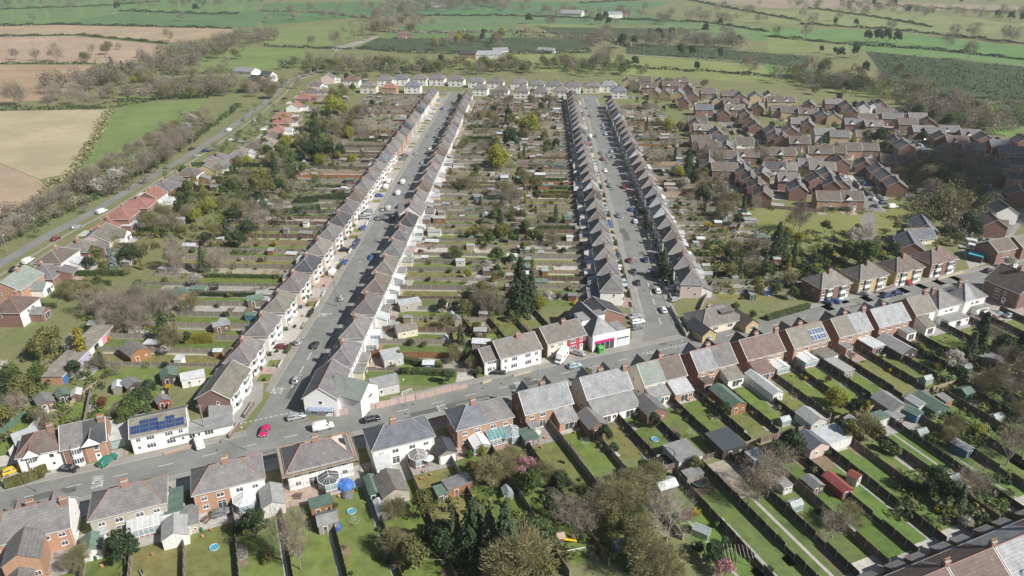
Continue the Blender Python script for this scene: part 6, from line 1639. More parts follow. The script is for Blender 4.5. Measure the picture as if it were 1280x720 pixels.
shed_px(1036, 553, PI, 7.5, 5.5, 2.5, 'flat', 'white', FELTP, 'wide white flat-roofed garage on the back line', 'garage', 'garage')
shed_px(1012, 562, 0, 5.4, 5.5, 2.5, 'gable', 'pinkish', ROOF['blue'], 'pink-walled outhouse beside the wide white garage', 'outhouse', 'outhouse')
shed_px(1110, 512, 0, 5.5, 6.5, 2.3, 'gable', 'grey', FELT, 'grey felt-roofed garage on the back line', 'garage', 'garage')
shed_px(1138, 522, .2, 3, 4, 2.2, 'gable', 'blue', FELTG, 'turquoise summerhouse on the back line', 'summerhouse', 'summerhouse')
shed_px(1160, 512, 0, 5, 7, 2.3, 'gable', 'green', FELTG, 'long green-roofed shed on the back line')
shed_px(1115, 527, 0, 3, 3.4, 2.1, 'pent', 'dark', FELT, 'small black shed below the grey felt-roofed garage')
shed_px(1045, 612, 0, 2.8, 5.8, 2.0, 'gable', 'red', REDSHEET, 'red-roofed playhouse shed among the long lawns')
shed_px(1066, 603, .3, 2.2, 2.2, 2.1, 'gable', 'white', REDSHEET, 'little white playhouse with red roof', 'playhouse', 'playhouse')
shed_px(1014, 612, 0, 3, 3.4, 2.1, 'gable', 'brown', FELT, 'brown shed beside the brick-edged patio')
shed_px(978, 612, 0, 2.4, 2.8, 2.0, 'flat', 'white', FELT, 'white box store on the back line')
shed_px(1236, 455, 0, 5, 4, 2.2, 'flat', 'grey', FELT, 'grey flat store under the dark trees')
shed_px(1200, 565, .1, 2.4, 4, 2, 'gable', 'blue', FELTP, 'pale blue shed on the far strips')
shed_px(80, 500, .35, 2.6, 3.6, 2.1, 'gable', 'dark', FELTG, 'dark green-felted shed below the lock-up garages')
shed_px(58, 508, .35, 3.6, 5.0, 2.0, 'gable', 'brown', FELT, 'long brown shed by the pale green fence')
shed_px(166, 488, .5, 3.6, 4.0, 2.4, 'gable', 'dark', FELT, 'dark summerhouse with white glazed front', 'summerhouse', 'summerhouse')
shed_px(213, 476, .1, 4, 4.4, 2.3, 'gable', 'dark', FELTG, 'green-roofed shed beside the white workshop')
shed_px(243, 478, 0, 5.6, 4, 2.4, 'gablex', 'white', FELTP, 'white workshop with pale roof behind the corner house', 'workshop', 'workshop')
shed_px(205, 508, .3, 3, 2.6, 2.1, 'gable', 'red', FELT, 'red-brown shed behind the solar house')
shed_px(170, 446, .5, 5.4, 7.0, 2.5, 'gable', 'orange', ROOF['taupe'], 'brick garage with taupe roof near the lock-up garages', 'garage', 'garage')
shed_px(228, 375, .4, 4.6, 6, 2.6, 'gable', 'orange', FELTG, 'orange-boarded cabin with teal roof', 'cabin', 'cabin')
shed_px(320, 380, .05, 5, 3.6, 2.3, 'gablex', 'brown', FELTG, 'brown cabin with green roof in the lawns behind the sunlit row', 'cabin', 'cabin')
shed_px(278, 413, .05, 4.6, 3, 2.3, 'gablex', 'brown', FELT, 'wide brown shed behind the sunlit row')
shed_px(480, 487, .0, 7, 5.4, 2.7, 'gablex', 'white', FELT, 'white garage with felt roof behind the white corner house', 'garage', 'garage')
shed_px(490, 452, 0, 5.4, 5.4, 2.6, 'flat', 'white', FELTP, 'white flat-roofed outbuilding behind the first shaded pair', 'outhouse', 'outhouse')
shed_px(508, 418, 0, 6, 4, 2.4, 'gablex', 'cream', ROOF['taupe'], 'cream summerhouse with taupe roof behind the shaded row', 'summerhouse', 'summerhouse')
shed_px(512, 385, 0, 7, 4, 2.4, 'flat', 'pebble', FELTP, 'pale flat-roofed garage behind the shaded row', 'garage', 'garage')
shed_px(36, 555, .35, 5, 6, 2.3, 'flat', 'brick', FELTP, 'brick garage with pale roof at the frame edge', 'garage', 'garage')
greenhouse('greenhouse by the pergola and pink blossom tree', g(876, 668), RZ_M + .6, 2.2, 3.2)
greenhouse('white-framed greenhouse in the shade of the tall conifers', g(601, 706), .2, 2.0, 2.6)
greenhouse('greenhouse beside the grey summerhouse behind the twin-conservatory pair', g(634, 620), .3, 2.0, 2.4)
trampoline(g(831, 578), 2.1, '', 'big black netted trampoline by the grey workshop', True, WOOD['white'])
trampoline(g(874, 604), 2.0, '', 'trampoline with dark green rim on the lawn edge', False, WOOD['green'])
trampoline(g(843, 547), 1.5, '', 'small black trampoline behind the green-and-brown pair', False)
# scaffolding round the stripped pair
sa, _ = SREF['S4']
sc_ = thing('scaffold', 'steel scaffolding with pale boards wrapped round the house', 'scaffolding', M(sa, SB), RZS, '')
x, y = 8.0, 5.6
for i in range(9):
 for s in (-1, 1):
  a_ = MB(); a_.tube((0, 0, 0), (0, 0, 6.6), .035, n=4); me = cached('scp', lambda: a_.mesh('pole', STEEL))
  ob('pole', me, sc_, (-x + 2 * x * i / 8, s * y, 0)); ob('pole', me, sc_, (-x + 2 * x * i / 8, s * (y - 1.0), 0))
for s in (-1, 1):
 for j in range(3):
  a_ = MB(); a_.tube((0, 0, 0), (0, 0, 6.6), .035, n=4)
  ob('pole', CACHE['scp'], sc_, (s * x, -y + 1.6 + 3.9 * j, 0))
def rail(nm, b0, m_): a_ = MB(); a_.box(*b0, 0, True); return ob(nm, a_.mesh(nm, m_), sc_)
for s in (-1, 1):
 yy = s * (y - .5); rail('walkway', (-x, x, yy - .45, yy + .45, 4.75, 4.82), WOOD['pale'])
 rail('walkway', (s * (x - .5) - .45, s * (x - .5) + .45, -y + 1, y - 1, 4.74, 4.81), WOOD['pale'])
 for z_ in (5.4, 5.95, 2.4):
  rail('rail', (-x, x, s * y - .03, s * y + .03, z_, z_ + .06), STEEL); rail('rail', (s * x - .03, s * x + .03, -y, y, z_ + .07, z_ + .13), STEEL)
# stripped roof end: pale membrane and battens lying on the hip
hs = [e[0] for e in LABELS if 'wrapped in scaffolding' in e[1]][0]
W4, D4, E4, R4 = 13.6 / 2 + .35, 8.2 / 2 + .35, 5.1, 3.1
r4 = W4 - D4 * .92
a_ = MB(); up = .05
a_.poly([(-W4 + .25, -D4 + .35, E4 + .1 + up), (-W4 + .25, D4 - .35, E4 + .1 + up), (-r4 - .15, 0, E4 + R4 - .05 + up)][::-1], 0)
a_.poly([(-W4 + 1.0, -1.6, E4 + .85 + up), (-W4 + 1.0, 1.2, E4 + .85 + up), (-W4 + 2.2, .5, E4 + 1.85 + up), (-W4 + 2.2, -.7, E4 + 1.85 + up)][::-1], 1)
ob('roof_membrane', a_.mesh('roof_membrane', [mat('roof_membrane', (.60, .56, .50), (.45, .38, .3), scale=1.5), mat('roof_void', (.05, .035, .03), rough=1)]), hs)
# ================================================================ trees, placed where the photo shows them
def many(lst, ref='', group=None):
 for e in lst:
  k, u, v, s = e[:4]
  f = 1.32 if v > 480 and len(k) > 2 and k[0] != 's' else 1.15 if v > 110 else 1.0
  s *= f
  treep(k, u, v, s, e[5] if len(e) > 5 else ref, sz=e[4] * f if len(e) > 4 and e[4] else None, group=group)
near_r = 'behind the half-orange half-white pair'
many([('dark0', 320, 672, .62), ('open', 352, 700, .5, 1.1), ('pale', 376, 712, .55, 1.4), ('sd', 300, 668, 1.3), ('so', 335, 700, 1.4)], near_r)
many([('dark', 158, 702, .6), ('bud', 103, 712, .45), ('pale', 92, 715, .4), ('sg', 140, 690, 1.2)], 'behind the pebbledashed pair')
many([('con3', 592, 705, .98), ('con0', 612, 712, .95), ('con1', 632, 720, 1.05), ('con1', 570, 700, .78), ('green', 548, 690, .72), ('dark', 556, 704, .7), ('con2', 600, 690, .8), ('sd', 530, 690, 1.8), ('bud', 505, 700, .5), ('olive', 520, 712, .62)], 'in the dark conifer clump below the slate-roofed pair')
many([('green', 668, 690, .78), ('dark', 680, 702, .66), ('bud', 655, 728, .95), ('bud', 632, 738, .9), ('olive', 675, 735, .7), ('open', 712, 660, .62), ('open', 698, 650, .58), ('open', 728, 668, .55), ('sd', 690, 625, 1.6), ('dark', 700, 612, .45), ('green', 664, 618, .62), ('pink0', 655, 596, .82), ('bud', 630, 600, .6), ('st', 612, 606, 1.6), ('lime', 603, 568, .26),
  ('rust', 588, 590, .42), ('sg', 585, 572, 1.1), ('so', 640, 612, 1.6), ('bud', 640, 585, .5)], 'behind the twin-conservatory pair')
many([('bud', 772, 655, .82), ('open', 752, 650, .72), ('bud', 790, 630, .7), ('open', 760, 625, .62), ('open', 740, 660, .6), ('white0', 832, 682, .82, 1.0), ('open', 850, 655, .62), ('rust', 858, 650, .42), ('bare', 818, 650, .6), ('bud', 805, 720, .78), ('bud', 830, 724, .6), ('olive', 765, 668, .55), ('dark', 690, 650, .5), ('green', 806, 600, .5), ('bud', 815, 610, .55),
  ('sy1', 818, 618, .9), ('sy0', 868, 645, 1.15), ('sy0', 748, 662, 1.0), ('sl', 806, 625, .8), ('pink0', 905, 722, .72), ('dark', 890, 705, .45), ('sd', 870, 690, 1.5), ('sd', 905, 685, 1.3), ('dark', 816, 537, .4), ('dark', 755, 555, .48), ('sd', 765, 565, 1.4), ('olive', 868, 590, .38), ('so', 735, 470, 1.5)], 'in the wild gardens behind the long white gabled pair')
many([('open0', 948, 625, .78, 1.05), ('open1', 962, 612, .72), ('open', 975, 600, .66), ('dark1', 985, 575, .72), ('dark0', 970, 585, .6), ('bare', 935, 630, .6), ('sl', 945, 648, .6), ('open', 1040, 672, .58), ('bud', 1058, 660, .5), ('green', 905, 520, .36)], 'by the red patio on the back line')
many([('lime0', 1042, 508, .52), ('olive', 1060, 552, .55), ('bud', 1078, 548, .6), ('olive', 1092, 552, .5), ('cyp', 1078, 530, .66), ('dark', 1066, 525, .5), ('sg', 1103, 562, 1.6), ('sg', 1118, 570, 1.5), ('rust', 1034, 478, .35), ('dark', 1166, 620, .62), ('dark', 1182, 632, .5), ('con', 1196, 640, .45), ('sd', 1150, 618, 1.6), ('so', 1185, 645, 1.5), ('sy', 1172, 640, .9), ('st', 1215, 650, 1.5), ('sd', 1225, 655, 1.5), ('open', 1205, 622, .62),
  ('bare', 1222, 618, .5), ('sd', 1130, 610, 1.4), ('bloss', 1205, 660, .35), ('open0', 1258, 582, .78, 1.05), ('bare', 1275, 572, .6), ('lime', 1222, 545, .3), ('st', 1230, 540, 1.3)], 'along the long back lawns')
many([('bloss0', 1190, 462, .82), ('con3', 1218, 446, .95), ('con2', 1210, 452, .7), ('bare', 1240, 440, .72), ('bare', 1252, 470, .8), ('dark', 1268, 468, .9), ('bare', 1282, 480, .9), ('dark', 1250, 448, .7), ('bare', 1265, 510, .75), ('dark', 1285, 450, 1.0), ('bud', 1238, 490, .6), ('dark', 1200, 480, .5), ('sy0', 1170, 460, 1.1), ('sd', 1160, 448, 1.6), ('lime', 1150, 440, .3), ('bare', 1290, 520, .8)], 'by the blossom tree near the end white house')
# the west gardens below the lane
many([('olive0', 66, 444, .95), ('olive1', 52, 452, .75), ('cyp0', 105, 447, 1.15), ('bloss', 92, 440, .7), ('dark', 95, 472, .55), ('green', 52, 478, .6), ('green', 20, 490, .75), ('olive', 35, 505, .8), ('dark', 8, 505, .8), ('pale', 22, 520, .6), ('bloss', 6, 470, .6), ('olive', 5, 535, .6), ('rust0', 130, 510, .5), ('sg', 148, 520, 1.2), ('green', 168, 524, .62), ('dark', 180, 512, .6), ('green', 160, 535, .55), ('dark', 190, 500, .5), ('con', 186, 520, .4), ('sy', 212, 488, 1.1), ('sy', 292, 508, 1.0), ('sl', 300, 500, .8), ('sb', 130, 395, 1.3)], 'by the lock-up garages')
many([('bare', 120, 395, .85), ('bare', 142, 402, .9), ('bare', 160, 410, .85), ('bare', 175, 418, .8), ('bare', 190, 405, .85), ('bare', 203, 398, .8), ('bare', 150, 388, .8), ('bud', 100, 375, .6), ('bud', 128, 378, .6), ('bare', 182, 390, .8), ('bare', 215, 390, .7), ('pale', 135, 412, .7), ('bare', 168, 395, .85), ('bud', 84, 372, .6), ('bud', 112, 372, .55), ('bare', 128, 462, .45), ('bare', 148, 470, .4)], 'in the bare thicket behind the lane')
many([('con3', 208, 430, .72), ('con0', 222, 428, .5), ('dark', 218, 432, .5), ('dark', 235, 430, .4), ('blue0', 142, 335, .82), ('cyp1', 178, 337, .55), ('dark', 160, 332, .7), ('dark', 172, 330, .6), ('olive', 125, 333, .75), ('pale0', 222, 340, .9, 1.3), ('bloss', 246, 358, .62), ('con1', 256, 342, .78), ('pale', 272, 338, .8), ('cyp0', 243, 238, .8), ('cyp1', 254, 240, .8), ('lime0', 262, 268, .85), ('lime1', 246, 279, .75), ('olive', 132, 343, .5), ('bud', 182, 320, .55),
  ('dark', 112, 338, .5), ('bloss', 55, 360, .35), ('so', 124, 350, 1.4)], 'in the gardens below the lane')
W_ = [('dark', 300, 312, .8), ('con', 285, 300, .7), ('dark', 292, 284, .8), ('bare', 318, 280, .95), ('pale', 328, 288, .9), ('dark', 310, 300, .8), ('bud', 300, 270, .8), ('olive', 322, 240, .95), ('olive', 338, 250, .9), ('dark', 350, 245, .8), ('olive', 330, 232, .8), ('con', 345, 225, .9), ('bare', 310, 232, .7), ('olive', 300, 215, .8), ('lime', 310, 208, .7), ('con', 296, 225, .6), ('dark', 365, 232, .7), ('bud', 340, 205, .7), ('green', 355, 200, .75), ('dark', 385, 202, 1.1), ('dark', 400, 205, 1.1), ('dark', 412, 202, 1.1),
  ('dark', 395, 195, 1.0), ('lime', 440, 205, .6), ('bare', 425, 195, .9), ('con', 396, 172, 1.0), ('con', 400, 180, .8), ('lime0', 418, 142, 1.4), ('lime1', 430, 145, 1.0), ('rust', 435, 155, .9), ('bud', 445, 150, .9), ('olive', 440, 165, .9), ('bud', 420, 170, .9), ('pale', 418, 160, .8), ('bare', 455, 150, 1.0), ('bare', 450, 170, .9), ('dark', 410, 155, .9), ('bud', 375, 185, .7), ('green', 365, 210, .7), ('green', 380, 220, .7), ('pale', 350, 270, .8), ('bare', 405, 250, .6), ('con', 330, 262, .7), ('bud', 270, 300, .7), ('dark', 258, 310, .6), ('olive', 355, 255, .6),
  ('dark', 310, 262, .6), ('bud', 280, 262, .6), ('olive', 230, 300, .6), ('bare', 222, 290, .7), ('bare', 236, 275, .6), ('rust', 212, 282, .5), ('bare', 205, 290, .6), ('green', 280, 245, .6), ('dark', 290, 240, .6), ('bare', 275, 225, .7), ('bud', 430, 120, .9), ('pale', 405, 120, .7), ('bare', 395, 148, .7)]
many(W_, 'in the wooded gardens between lane and van street')
# middle block
many([('con3', 650, 392, 1.32), ('con2', 664, 388, 1.0), ('lime1', 640, 384, .7), ('lime0', 622, 212, 1.45), ('dark0', 637, 192, 1.4), ('rust', 612, 198, 1.0), ('bare', 604, 195, .8), ('lime0', 662, 170, 1.35), ('olive', 655, 178, .8), ('olive', 640, 158, .8), ('dark', 636, 150, .8), ('green', 612, 310, .75), ('olive', 626, 302, .8), ('green', 618, 282, .7), ('green', 622, 330, .7), ('bud', 606, 300, .65), ('bare', 642, 262, .9), ('bud', 632, 250, .9), ('olive', 668, 240, .8), ('bud', 655, 232, .8), ('bare', 590, 240, .7), ('bud', 580, 236, .6),
  ('bare', 608, 168, .7), ('bud', 620, 158, .7), ('bare', 590, 155, .7), ('bud', 600, 150, .7), ('bare', 628, 140, .8), ('pale', 575, 145, .6), ('dark', 575, 130, .7), ('dark', 676, 140, .7), ('bud', 670, 150, .7), ('con', 632, 248, .6), ('dark', 622, 345, .45), ('olive', 600, 460, .5), ('green', 585, 452, .45), ('con', 602, 450, .4), ('bud', 570, 452, .5), ('lime', 612, 378, .45), ('bare', 610, 395, .7), ('bare', 598, 388, .7), ('bare', 625, 395, .6), ('olive', 500, 450, .35), ('cyp', 565, 430, .45), ('olive', 598, 470, .3), ('sy', 606, 462, 1.0)], 'in the block between the two streets')
hedge(g(500, 452), g(552, 462), 1.6, 1.8, 'behind the second shaded pair', 'hedge'); hedge(g(505, 466), g(570, 470), 1.4, 1.4, 'behind the first shaded pair', 'hedge'); hedge(g(672, 288), g(735, 288), 1.4, 2.0, 'half way along the shop street gardens', 'hedge')
hedge(g(232, 428), g(268, 427), 2.2, 2.4, 'behind the sunlit row near the cabin', 'goldc'); hedge(g(240, 208), g(275, 206), 1.2, 2.0, 'beside the golden columnar conifers', 'hedge'); hedge(g(8, 610), g(48, 598), 1.6, 2.2, 'along the road before the small white house', 'olive'); hedge(g(48, 599), g(62, 580), 1.6, 2.0, 'between the small white house and its brick neighbour', 'olive')
hedge(g(860, 412), g(935, 398), 1.4, 1.4, 'on the road side of the cream bungalow', 'olive'); hedge(g(958, 400), g(1010, 385), 1.6, 1.6, 'along the main road past the bungalow', 'hedge'); hedge(g(1025, 262), g(1062, 264), 2.0, 1.6, 'on the upper edge of the green', 'hedge'); hedge(g(30, 383), g(70, 385), 1.2, 1.6, 'beside the lane house garden', 'hedge')
hedge(g(355, 268), g(400, 262), 2.0, 2.2, 'behind the sunlit row half way along', 'dark'); hedge(g(370, 255), g(432, 248), 2.4, 2.6, 'behind the sunlit row near its middle', 'dark')
# east block and the green
many([('con3', 858, 222, 1.0), ('dark', 868, 228, .6), ('lime1', 848, 224, .75), ('lime0', 835, 165, .9), ('olive', 850, 165, .7), ('con', 808, 165, .7), ('dark1', 876, 262, 1.0), ('bud', 904, 275, .85), ('bud', 915, 262, .8), ('con', 928, 272, .75), ('dark', 920, 285, .6), ('sy0', 885, 285, 1.6), ('pale', 945, 262, .6), ('rust', 915, 290, .5), ('con3', 968, 325, .98), ('con2', 978, 320, .8), ('cyp1', 984, 340, .75), ('con', 990, 332, .6), ('lime', 998, 305, .6), ('lime', 985, 300, .55), ('bare', 998, 292, .95, 1.1), ('bare', 992, 288, .8),
  ('green', 1030, 292, .6), ('green', 1070, 296, .55), ('bloss0', 1066, 305, .85), ('pale', 1080, 300, .7), ('bare', 952, 315, .6), ('pale', 940, 312, .6), ('dark', 910, 330, .55), ('olive', 912, 350, .6), ('bud', 938, 345, .6), ('green', 960, 350, .7), ('olive', 948, 372, .5), ('rust', 930, 345, .5), ('dark', 1010, 345, .4), ('dark', 1025, 330, .4), ('sy', 1042, 322, 1.2), ('sl', 1020, 335, 1.3), ('dark', 1005, 358, .5), ('bud', 985, 360, .6), ('dark', 885, 240, .5), ('bare', 900, 245, .7), ('rust', 855, 245, .5), ('olive', 845, 268, .5), ('bare', 888, 200, .9), ('bare', 896, 212, .8), ('bare', 870, 195, .7),
  ('dark', 835, 308, .62), ('con', 828, 348, .82), ('dark', 832, 352, .6), ('green', 970, 370, .5), ('olive', 900, 398, .35), ('green', 918, 392, .4), ('sg', 940, 396, 1.2), ('green', 1115, 348, .35), ('bloss', 1260, 335, .62), ('sy', 1245, 345, 1.2), ('olive', 1120, 290, .5)], 'in the east gardens below the green')
many([('bud', 1160, 232, 1.0), ('dark', 1172, 240, 1.1), ('olive', 1186, 232, 1.0), ('bud', 1195, 246, 1.1), ('bare', 1205, 232, 1.2), ('bare', 1215, 242, 1.2), ('bare', 1192, 222, 1.2), ('bare', 1225, 222, 1.1), ('bud', 1180, 262, 1.0), ('bud', 1192, 275, 1.0), ('olive', 1180, 285, .9), ('bare', 1170, 218, 1.0), ('dark', 1206, 292, .9), ('dark', 1215, 300, .8), ('bud', 1200, 262, .9), ('bare', 1162, 250, .9), ('bare', 1240, 235, .9), ('dark', 1180, 300, .6), ('olive', 1195, 308, .6), ('bare', 1208, 212, 1.1), ('bare', 1180, 212, 1.1)], 'in the big clump by the green')
many([('dark0', 1098, 182, .95), ('olive', 1082, 180, .8), ('green', 1108, 190, .6), ('bare', 950, 205, .9), ('dark', 948, 212, .6), ('bud', 835, 112, .9), ('bare', 800, 115, .9), ('bare', 790, 118, .9), ('dark', 845, 108, .6), ('bud', 880, 110, .8), ('dark', 1048, 130, .8), ('bud', 1052, 152, .6), ('bare', 1000, 178, .6), ('dark', 975, 200, .5), ('olive', 1015, 188, .5), ('bare', 900, 205, .8), ('bare', 935, 195, .6)], 'among the estate houses')
def fill(n, box, kinds, s0, s1, ref):
 for _ in range(n):
  treep(RND.choice(kinds), RND.uniform(box[0], box[2]), RND.uniform(box[1], box[3]), RND.uniform(s0, s1), ref)
fill(70, (940, 130, 1260, 235), ['bare', 'bud', 'dark', 'green', 'pale', 'olive'], .4, .75, 'among the estate houses')
fill(16, (870, 300, 1000, 365), ['sg', 'so', 'sd', 'st', 'sl'], 1.0, 2.0, 'in the east gardens below the green')
fill(26, (205, 215, 330, 320), ['bare', 'dark', 'bud', 'olive', 'green', 'sg', 'sd', 'st'], .5, .8, 'in the wooded gardens between lane and van street')
fill(26, (330, 150, 440, 215), ['bare', 'dark', 'bud', 'olive', 'green', 'lime'], .6, .9, 'in the wooded gardens between lane and van street')
fill(30, (560, 120, 705, 190), ['bare', 'bud', 'pale', 'olive', 'dark'], .55, .85, 'in the block between the two streets')
fill(34, (560, 190, 690, 400), ['olive', 'bud', 'pale', 'olive', 'green', 'lime', 'dark', 'bare'], .4, .75, 'in the block between the two streets')
fill(30, (860, 170, 910, 260), ['bare', 'bud', 'green', 'olive', 'dark', 'pale'], .5, .8, 'in the east gardens below the green')
fill(12, (800, 190, 880, 300), ['bare', 'bud', 'green', 'olive', 'dark'], .45, .7, 'in the east gardens below the green')
fill(10, (1000, 275, 1110, 345), ['sg', 'sd', 'so', 'st', 'sy', 'green'], .9, 1.4, 'in the east gardens below the green')
fill(12, (1165, 470, 1275, 560), ['bare', 'st', 'bud', 'sd', 'sg'], .5, .8, 'along the long back lawns')
fill(10, (600, 590, 730, 625), ['sg', 'sd', 'so', 'st', 'bud'], .55, 1.0, 'behind the twin-conservatory pair')
fill(10, (470, 640, 540, 715), ['sg', 'sd', 'so', 'st', 'olive', 'bud'], .55, .9, 'in the dark conifer clump below the slate-roofed pair')
fill(8, (740, 610, 830, 715), ['sg', 'st', 'so', 'bud', 'pale'], .6, .9, 'in the wild gardens behind the long white gabled pair')
# belt behind the end rows
fill(34, (385, 78, 560, 97), ['bare', 'pale', 'bud', 'dark', 'green', 'olive'], .7, 1.15, 'in the tree belt behind the end rows')
fill(44, (540, 80, 785, 93), ['bare', 'pale', 'bud', 'dark', 'olive', 'green', 'bud'], .75, 1.2, 'in the tree belt behind the end rows')
fill(24, (985, 90, 1150, 122), ['bare', 'pale', 'bud', 'dark', 'bare'], .8, 1.3, 'along the meadow edge by the plantation farm')
fill(18, (1140, 118, 1225, 152), ['bare', 'pale', 'bud', 'dark'], .9, 1.3, 'along the plantation edge')
fill(10, (1150, 140, 1280, 165), ['bare', 'dark', 'bud'], .8, 1.1, 'along the plantation edge')
# lane side: hedge, blossom and bare trees between the lane and the fields
for i in range(30):
 t = i / 29
 u = 8 + (268 - 8) * t + RND.uniform(-5, 5); v = 312 + (150 - 312) * t ** .85 + RND.uniform(-5, 3) - 4
 treep(RND.choice(['bare', 'bare', 'pale', 'bud', 'pale']), u - 6, v, RND.uniform(.7, 1.0), 'between the lane and the fields')
many([('bloss0', 125, 243, 1.1), ('bloss0', 145, 232, 1.15), ('bloss0', 158, 226, 1.0), ('bloss', 242, 158, 1.1), ('bloss', 235, 166, .9), ('bloss', 20, 285, .8), ('bloss', 244, 150, .9)], 'between the lane and the fields')
many([('bare', 180, 220, 1.1), ('bare', 190, 212, 1.0), ('bare', 205, 200, 1.25), ('bare', 215, 193, 1.2), ('bare', 222, 188, 1.0), ('bare', 212, 205, 1.0), ('dark', 192, 217, .7), ('bare', 235, 178, .9), ('bare', 228, 184, 1.0)], 'beside the bright field by the lane')
# field hedgerows, bare standards and copses far out
def hr(pts, w, h, ref, k='twig', gap=.0, seed=None):
 l = [g(*p) for p in pts]
 far = max(p.y for p in l)
 size = .5 if far < 500 else .75 if far < 900 else 1.1
 dens = 9 if far < 500 else 7 if far < 900 else 6
 o = ob('field_hedge', hedgerow_mesh(l, w, h, LEAF[k], seed or RND.randrange(999), dens, size, gap), None, (l[0].x, l[0].y, 0))
 tag(o, {'twig': 'brown field hedgerow', 'dark': 'dark field hedgerow', 'twigg': 'olive field hedgerow', 'hedge': 'green field hedgerow'}[k], 'hedgerow', ref)
hr([(0, 33), (70, 31), (160, 33), (290, 36)], 3, 3, 'at the far edge of the upper ploughed field', 'dark')
hr([(0, 46), (100, 44), (210, 55)], 3, 2.5, 'between the two upper ploughed fields', 'hedge')
hr([(0, 80), (120, 80)], 3, 2.5, 'along the middle ploughed field', 'hedge')
hr([(0, 138), (60, 137), (140, 135), (210, 122), (245, 118)], 5, 4, 'above the straw field', 'hedge')
hr([(140, 128), (200, 125), (262, 122)], 3, 3, 'at the head of the bright field by the lane', 'dark')
hr([(138, 138), (120, 172), (92, 216), (60, 236), (40, 262)], 5, 2.2, 'between the straw field and the bright field', 'twigg')
hr([(200, 94), (260, 92), (312, 90)], 4, 4, 'below the pale slope field', 'dark')
hr([(150, 14), (260, 18), (300, 18)], 4, 4, 'across the far green fields to the west', 'dark')
hr([(322, 14), (400, 16), (480, 26)], 4, 4, 'by the far tree belt', 'twig')
hr([(330, 58), (380, 60), (440, 62)], 4, 3, 'beside the far lane', 'dark')
hr([(445, 61), (520, 67), (640, 68), (740, 66)], 5, 4, 'along the dark plantation strip', 'dark')
hr([(640, 46), (760, 50), (790, 60)], 5, 5, 'between the plantation strips', 'twig')
hr([(760, 84), (900, 90), (1000, 100), (1080, 112)], 3, 2.5, 'across the meadow behind the end rows', 'dark')
hr([(960, 46), (1060, 56), (1160, 62), (1290, 76)], 4, 3, 'above the dark plantation', 'dark')
hr([(1000, 30), (1120, 38), (1290, 56)], 4, 3, 'across the far east fields', 'dark')
hr([(1010, 10), (1110, 24), (1165, 34)], 4, 3, 'slanting over the far east fields', 'dark')
hr([(1050, 2), (1150, 10), (1290, 18)], 4, 4, 'on the far east skyline', 'twig')
hr([(470, 40), (560, 42), (640, 40), (700, 42)], 4, 4, 'below the far barns', 'twig')
hr([(500, 20), (640, 20), (760, 24), (880, 28), (960, 40)], 4, 3, 'beside the far barns', 'dark')
hr([(0, 12), (120, 8), (200, 2)], 4, 3, 'on the far west skyline', 'dark')
hr([(725, 4), (850, -2), (920, 12), (1000, 26)], 4, 3, 'curving over the far north fields', 'dark')
hr([(1105, 98), (1140, 116), (1190, 120), (1280, 133)], 4, 3, 'below the dark plantation', 'hedge')
hr([(1160, 298), (1150, 272), (1165, 252)], 3, 2.5, 'at the edge of the green', 'dark')
hr([(2, 305), (60, 275), (120, 248), (170, 220), (220, 190), (262, 160), (300, 132)], 4, 2.5, 'along the lane verge', 'hedge')
fill(40, (100, 60, 300, 108), ['bare', 'pale', 'pale', 'bud'], .9, 1.4, 'in the copse between the ploughed fields')
many([('con', 142, 92, 1.2), ('con', 155, 95, 1.1), ('dark', 165, 92, 1.1), ('lime', 168, 104, .8), ('dark', 104, 75, .9)], 'in the copse between the ploughed fields')
fill(14, (60, 108, 130, 137), ['bare', 'pale', 'pale'], 1.0, 1.4, 'above the straw field')
fill(26, (135, 105, 345, 125), ['bare', 'pale', 'pale', 'bud'], .8, 1.3, 'above the bright field by the lane')
many([('bare', 20, 75, 1.2), ('bare', 46, 76, 1.2), ('bare', 71, 77, 1.7), ('bare', 212, 52, 1.6), ('bare', 20, 132, 1.5), ('bare', 27, 134, 1.3)], 'standing alone by the ploughed fields')
fill(26, (465, 8, 530, 44), ['bare', 'pale', 'pale', 'bud'], 1.3, 2.0, 'along the far lane')
fill(34, (520, 0, 640, 14), ['bare', 'pale', 'bare', 'pale'], 1.4, 2.2, 'in the far north wood')
fill(18, (540, 44, 640, 66), ['bare', 'dark', 'bud', 'pale', 'lime'], 1.0, 1.5, 'around the farm beyond the end rows')
fill(24, (730, 40, 930, 62), ['bare', 'pale', 'pale', 'dark'], 1.2, 2.0, 'by the road through the plantation')
many([('bare', 754, 84, 2.3), ('pale', 748, 85, 2.0), ('dark', 793, 84, 1.2), ('dark', 870, 90, 1.1), ('bare', 936, 93, 1.9), ('bare', 420, 60, 1.9), ('bare', 465, 44, 1.7), ('bare', 390, 58, 1.3), ('bare', 736, 66, 1.8), ('dark', 850, 70, 1.4), ('dark', 864, 71, 1.3), ('dark', 900, 74, 1.3), ('dark', 1050, 74, 1.3), ('dark', 1068, 73, 1.5), ('dark', 1026, 66, .9), ('dark', 1043, 69, .9),
  ('bare', 1010, 98, 1.8), ('bud', 1030, 92, 1.5), ('bare', 870, 60, 1.8), ('bare', 915, 61, 1.7), ('bare', 880, 28, 1.7)], 'standing in the meadows beyond the town')
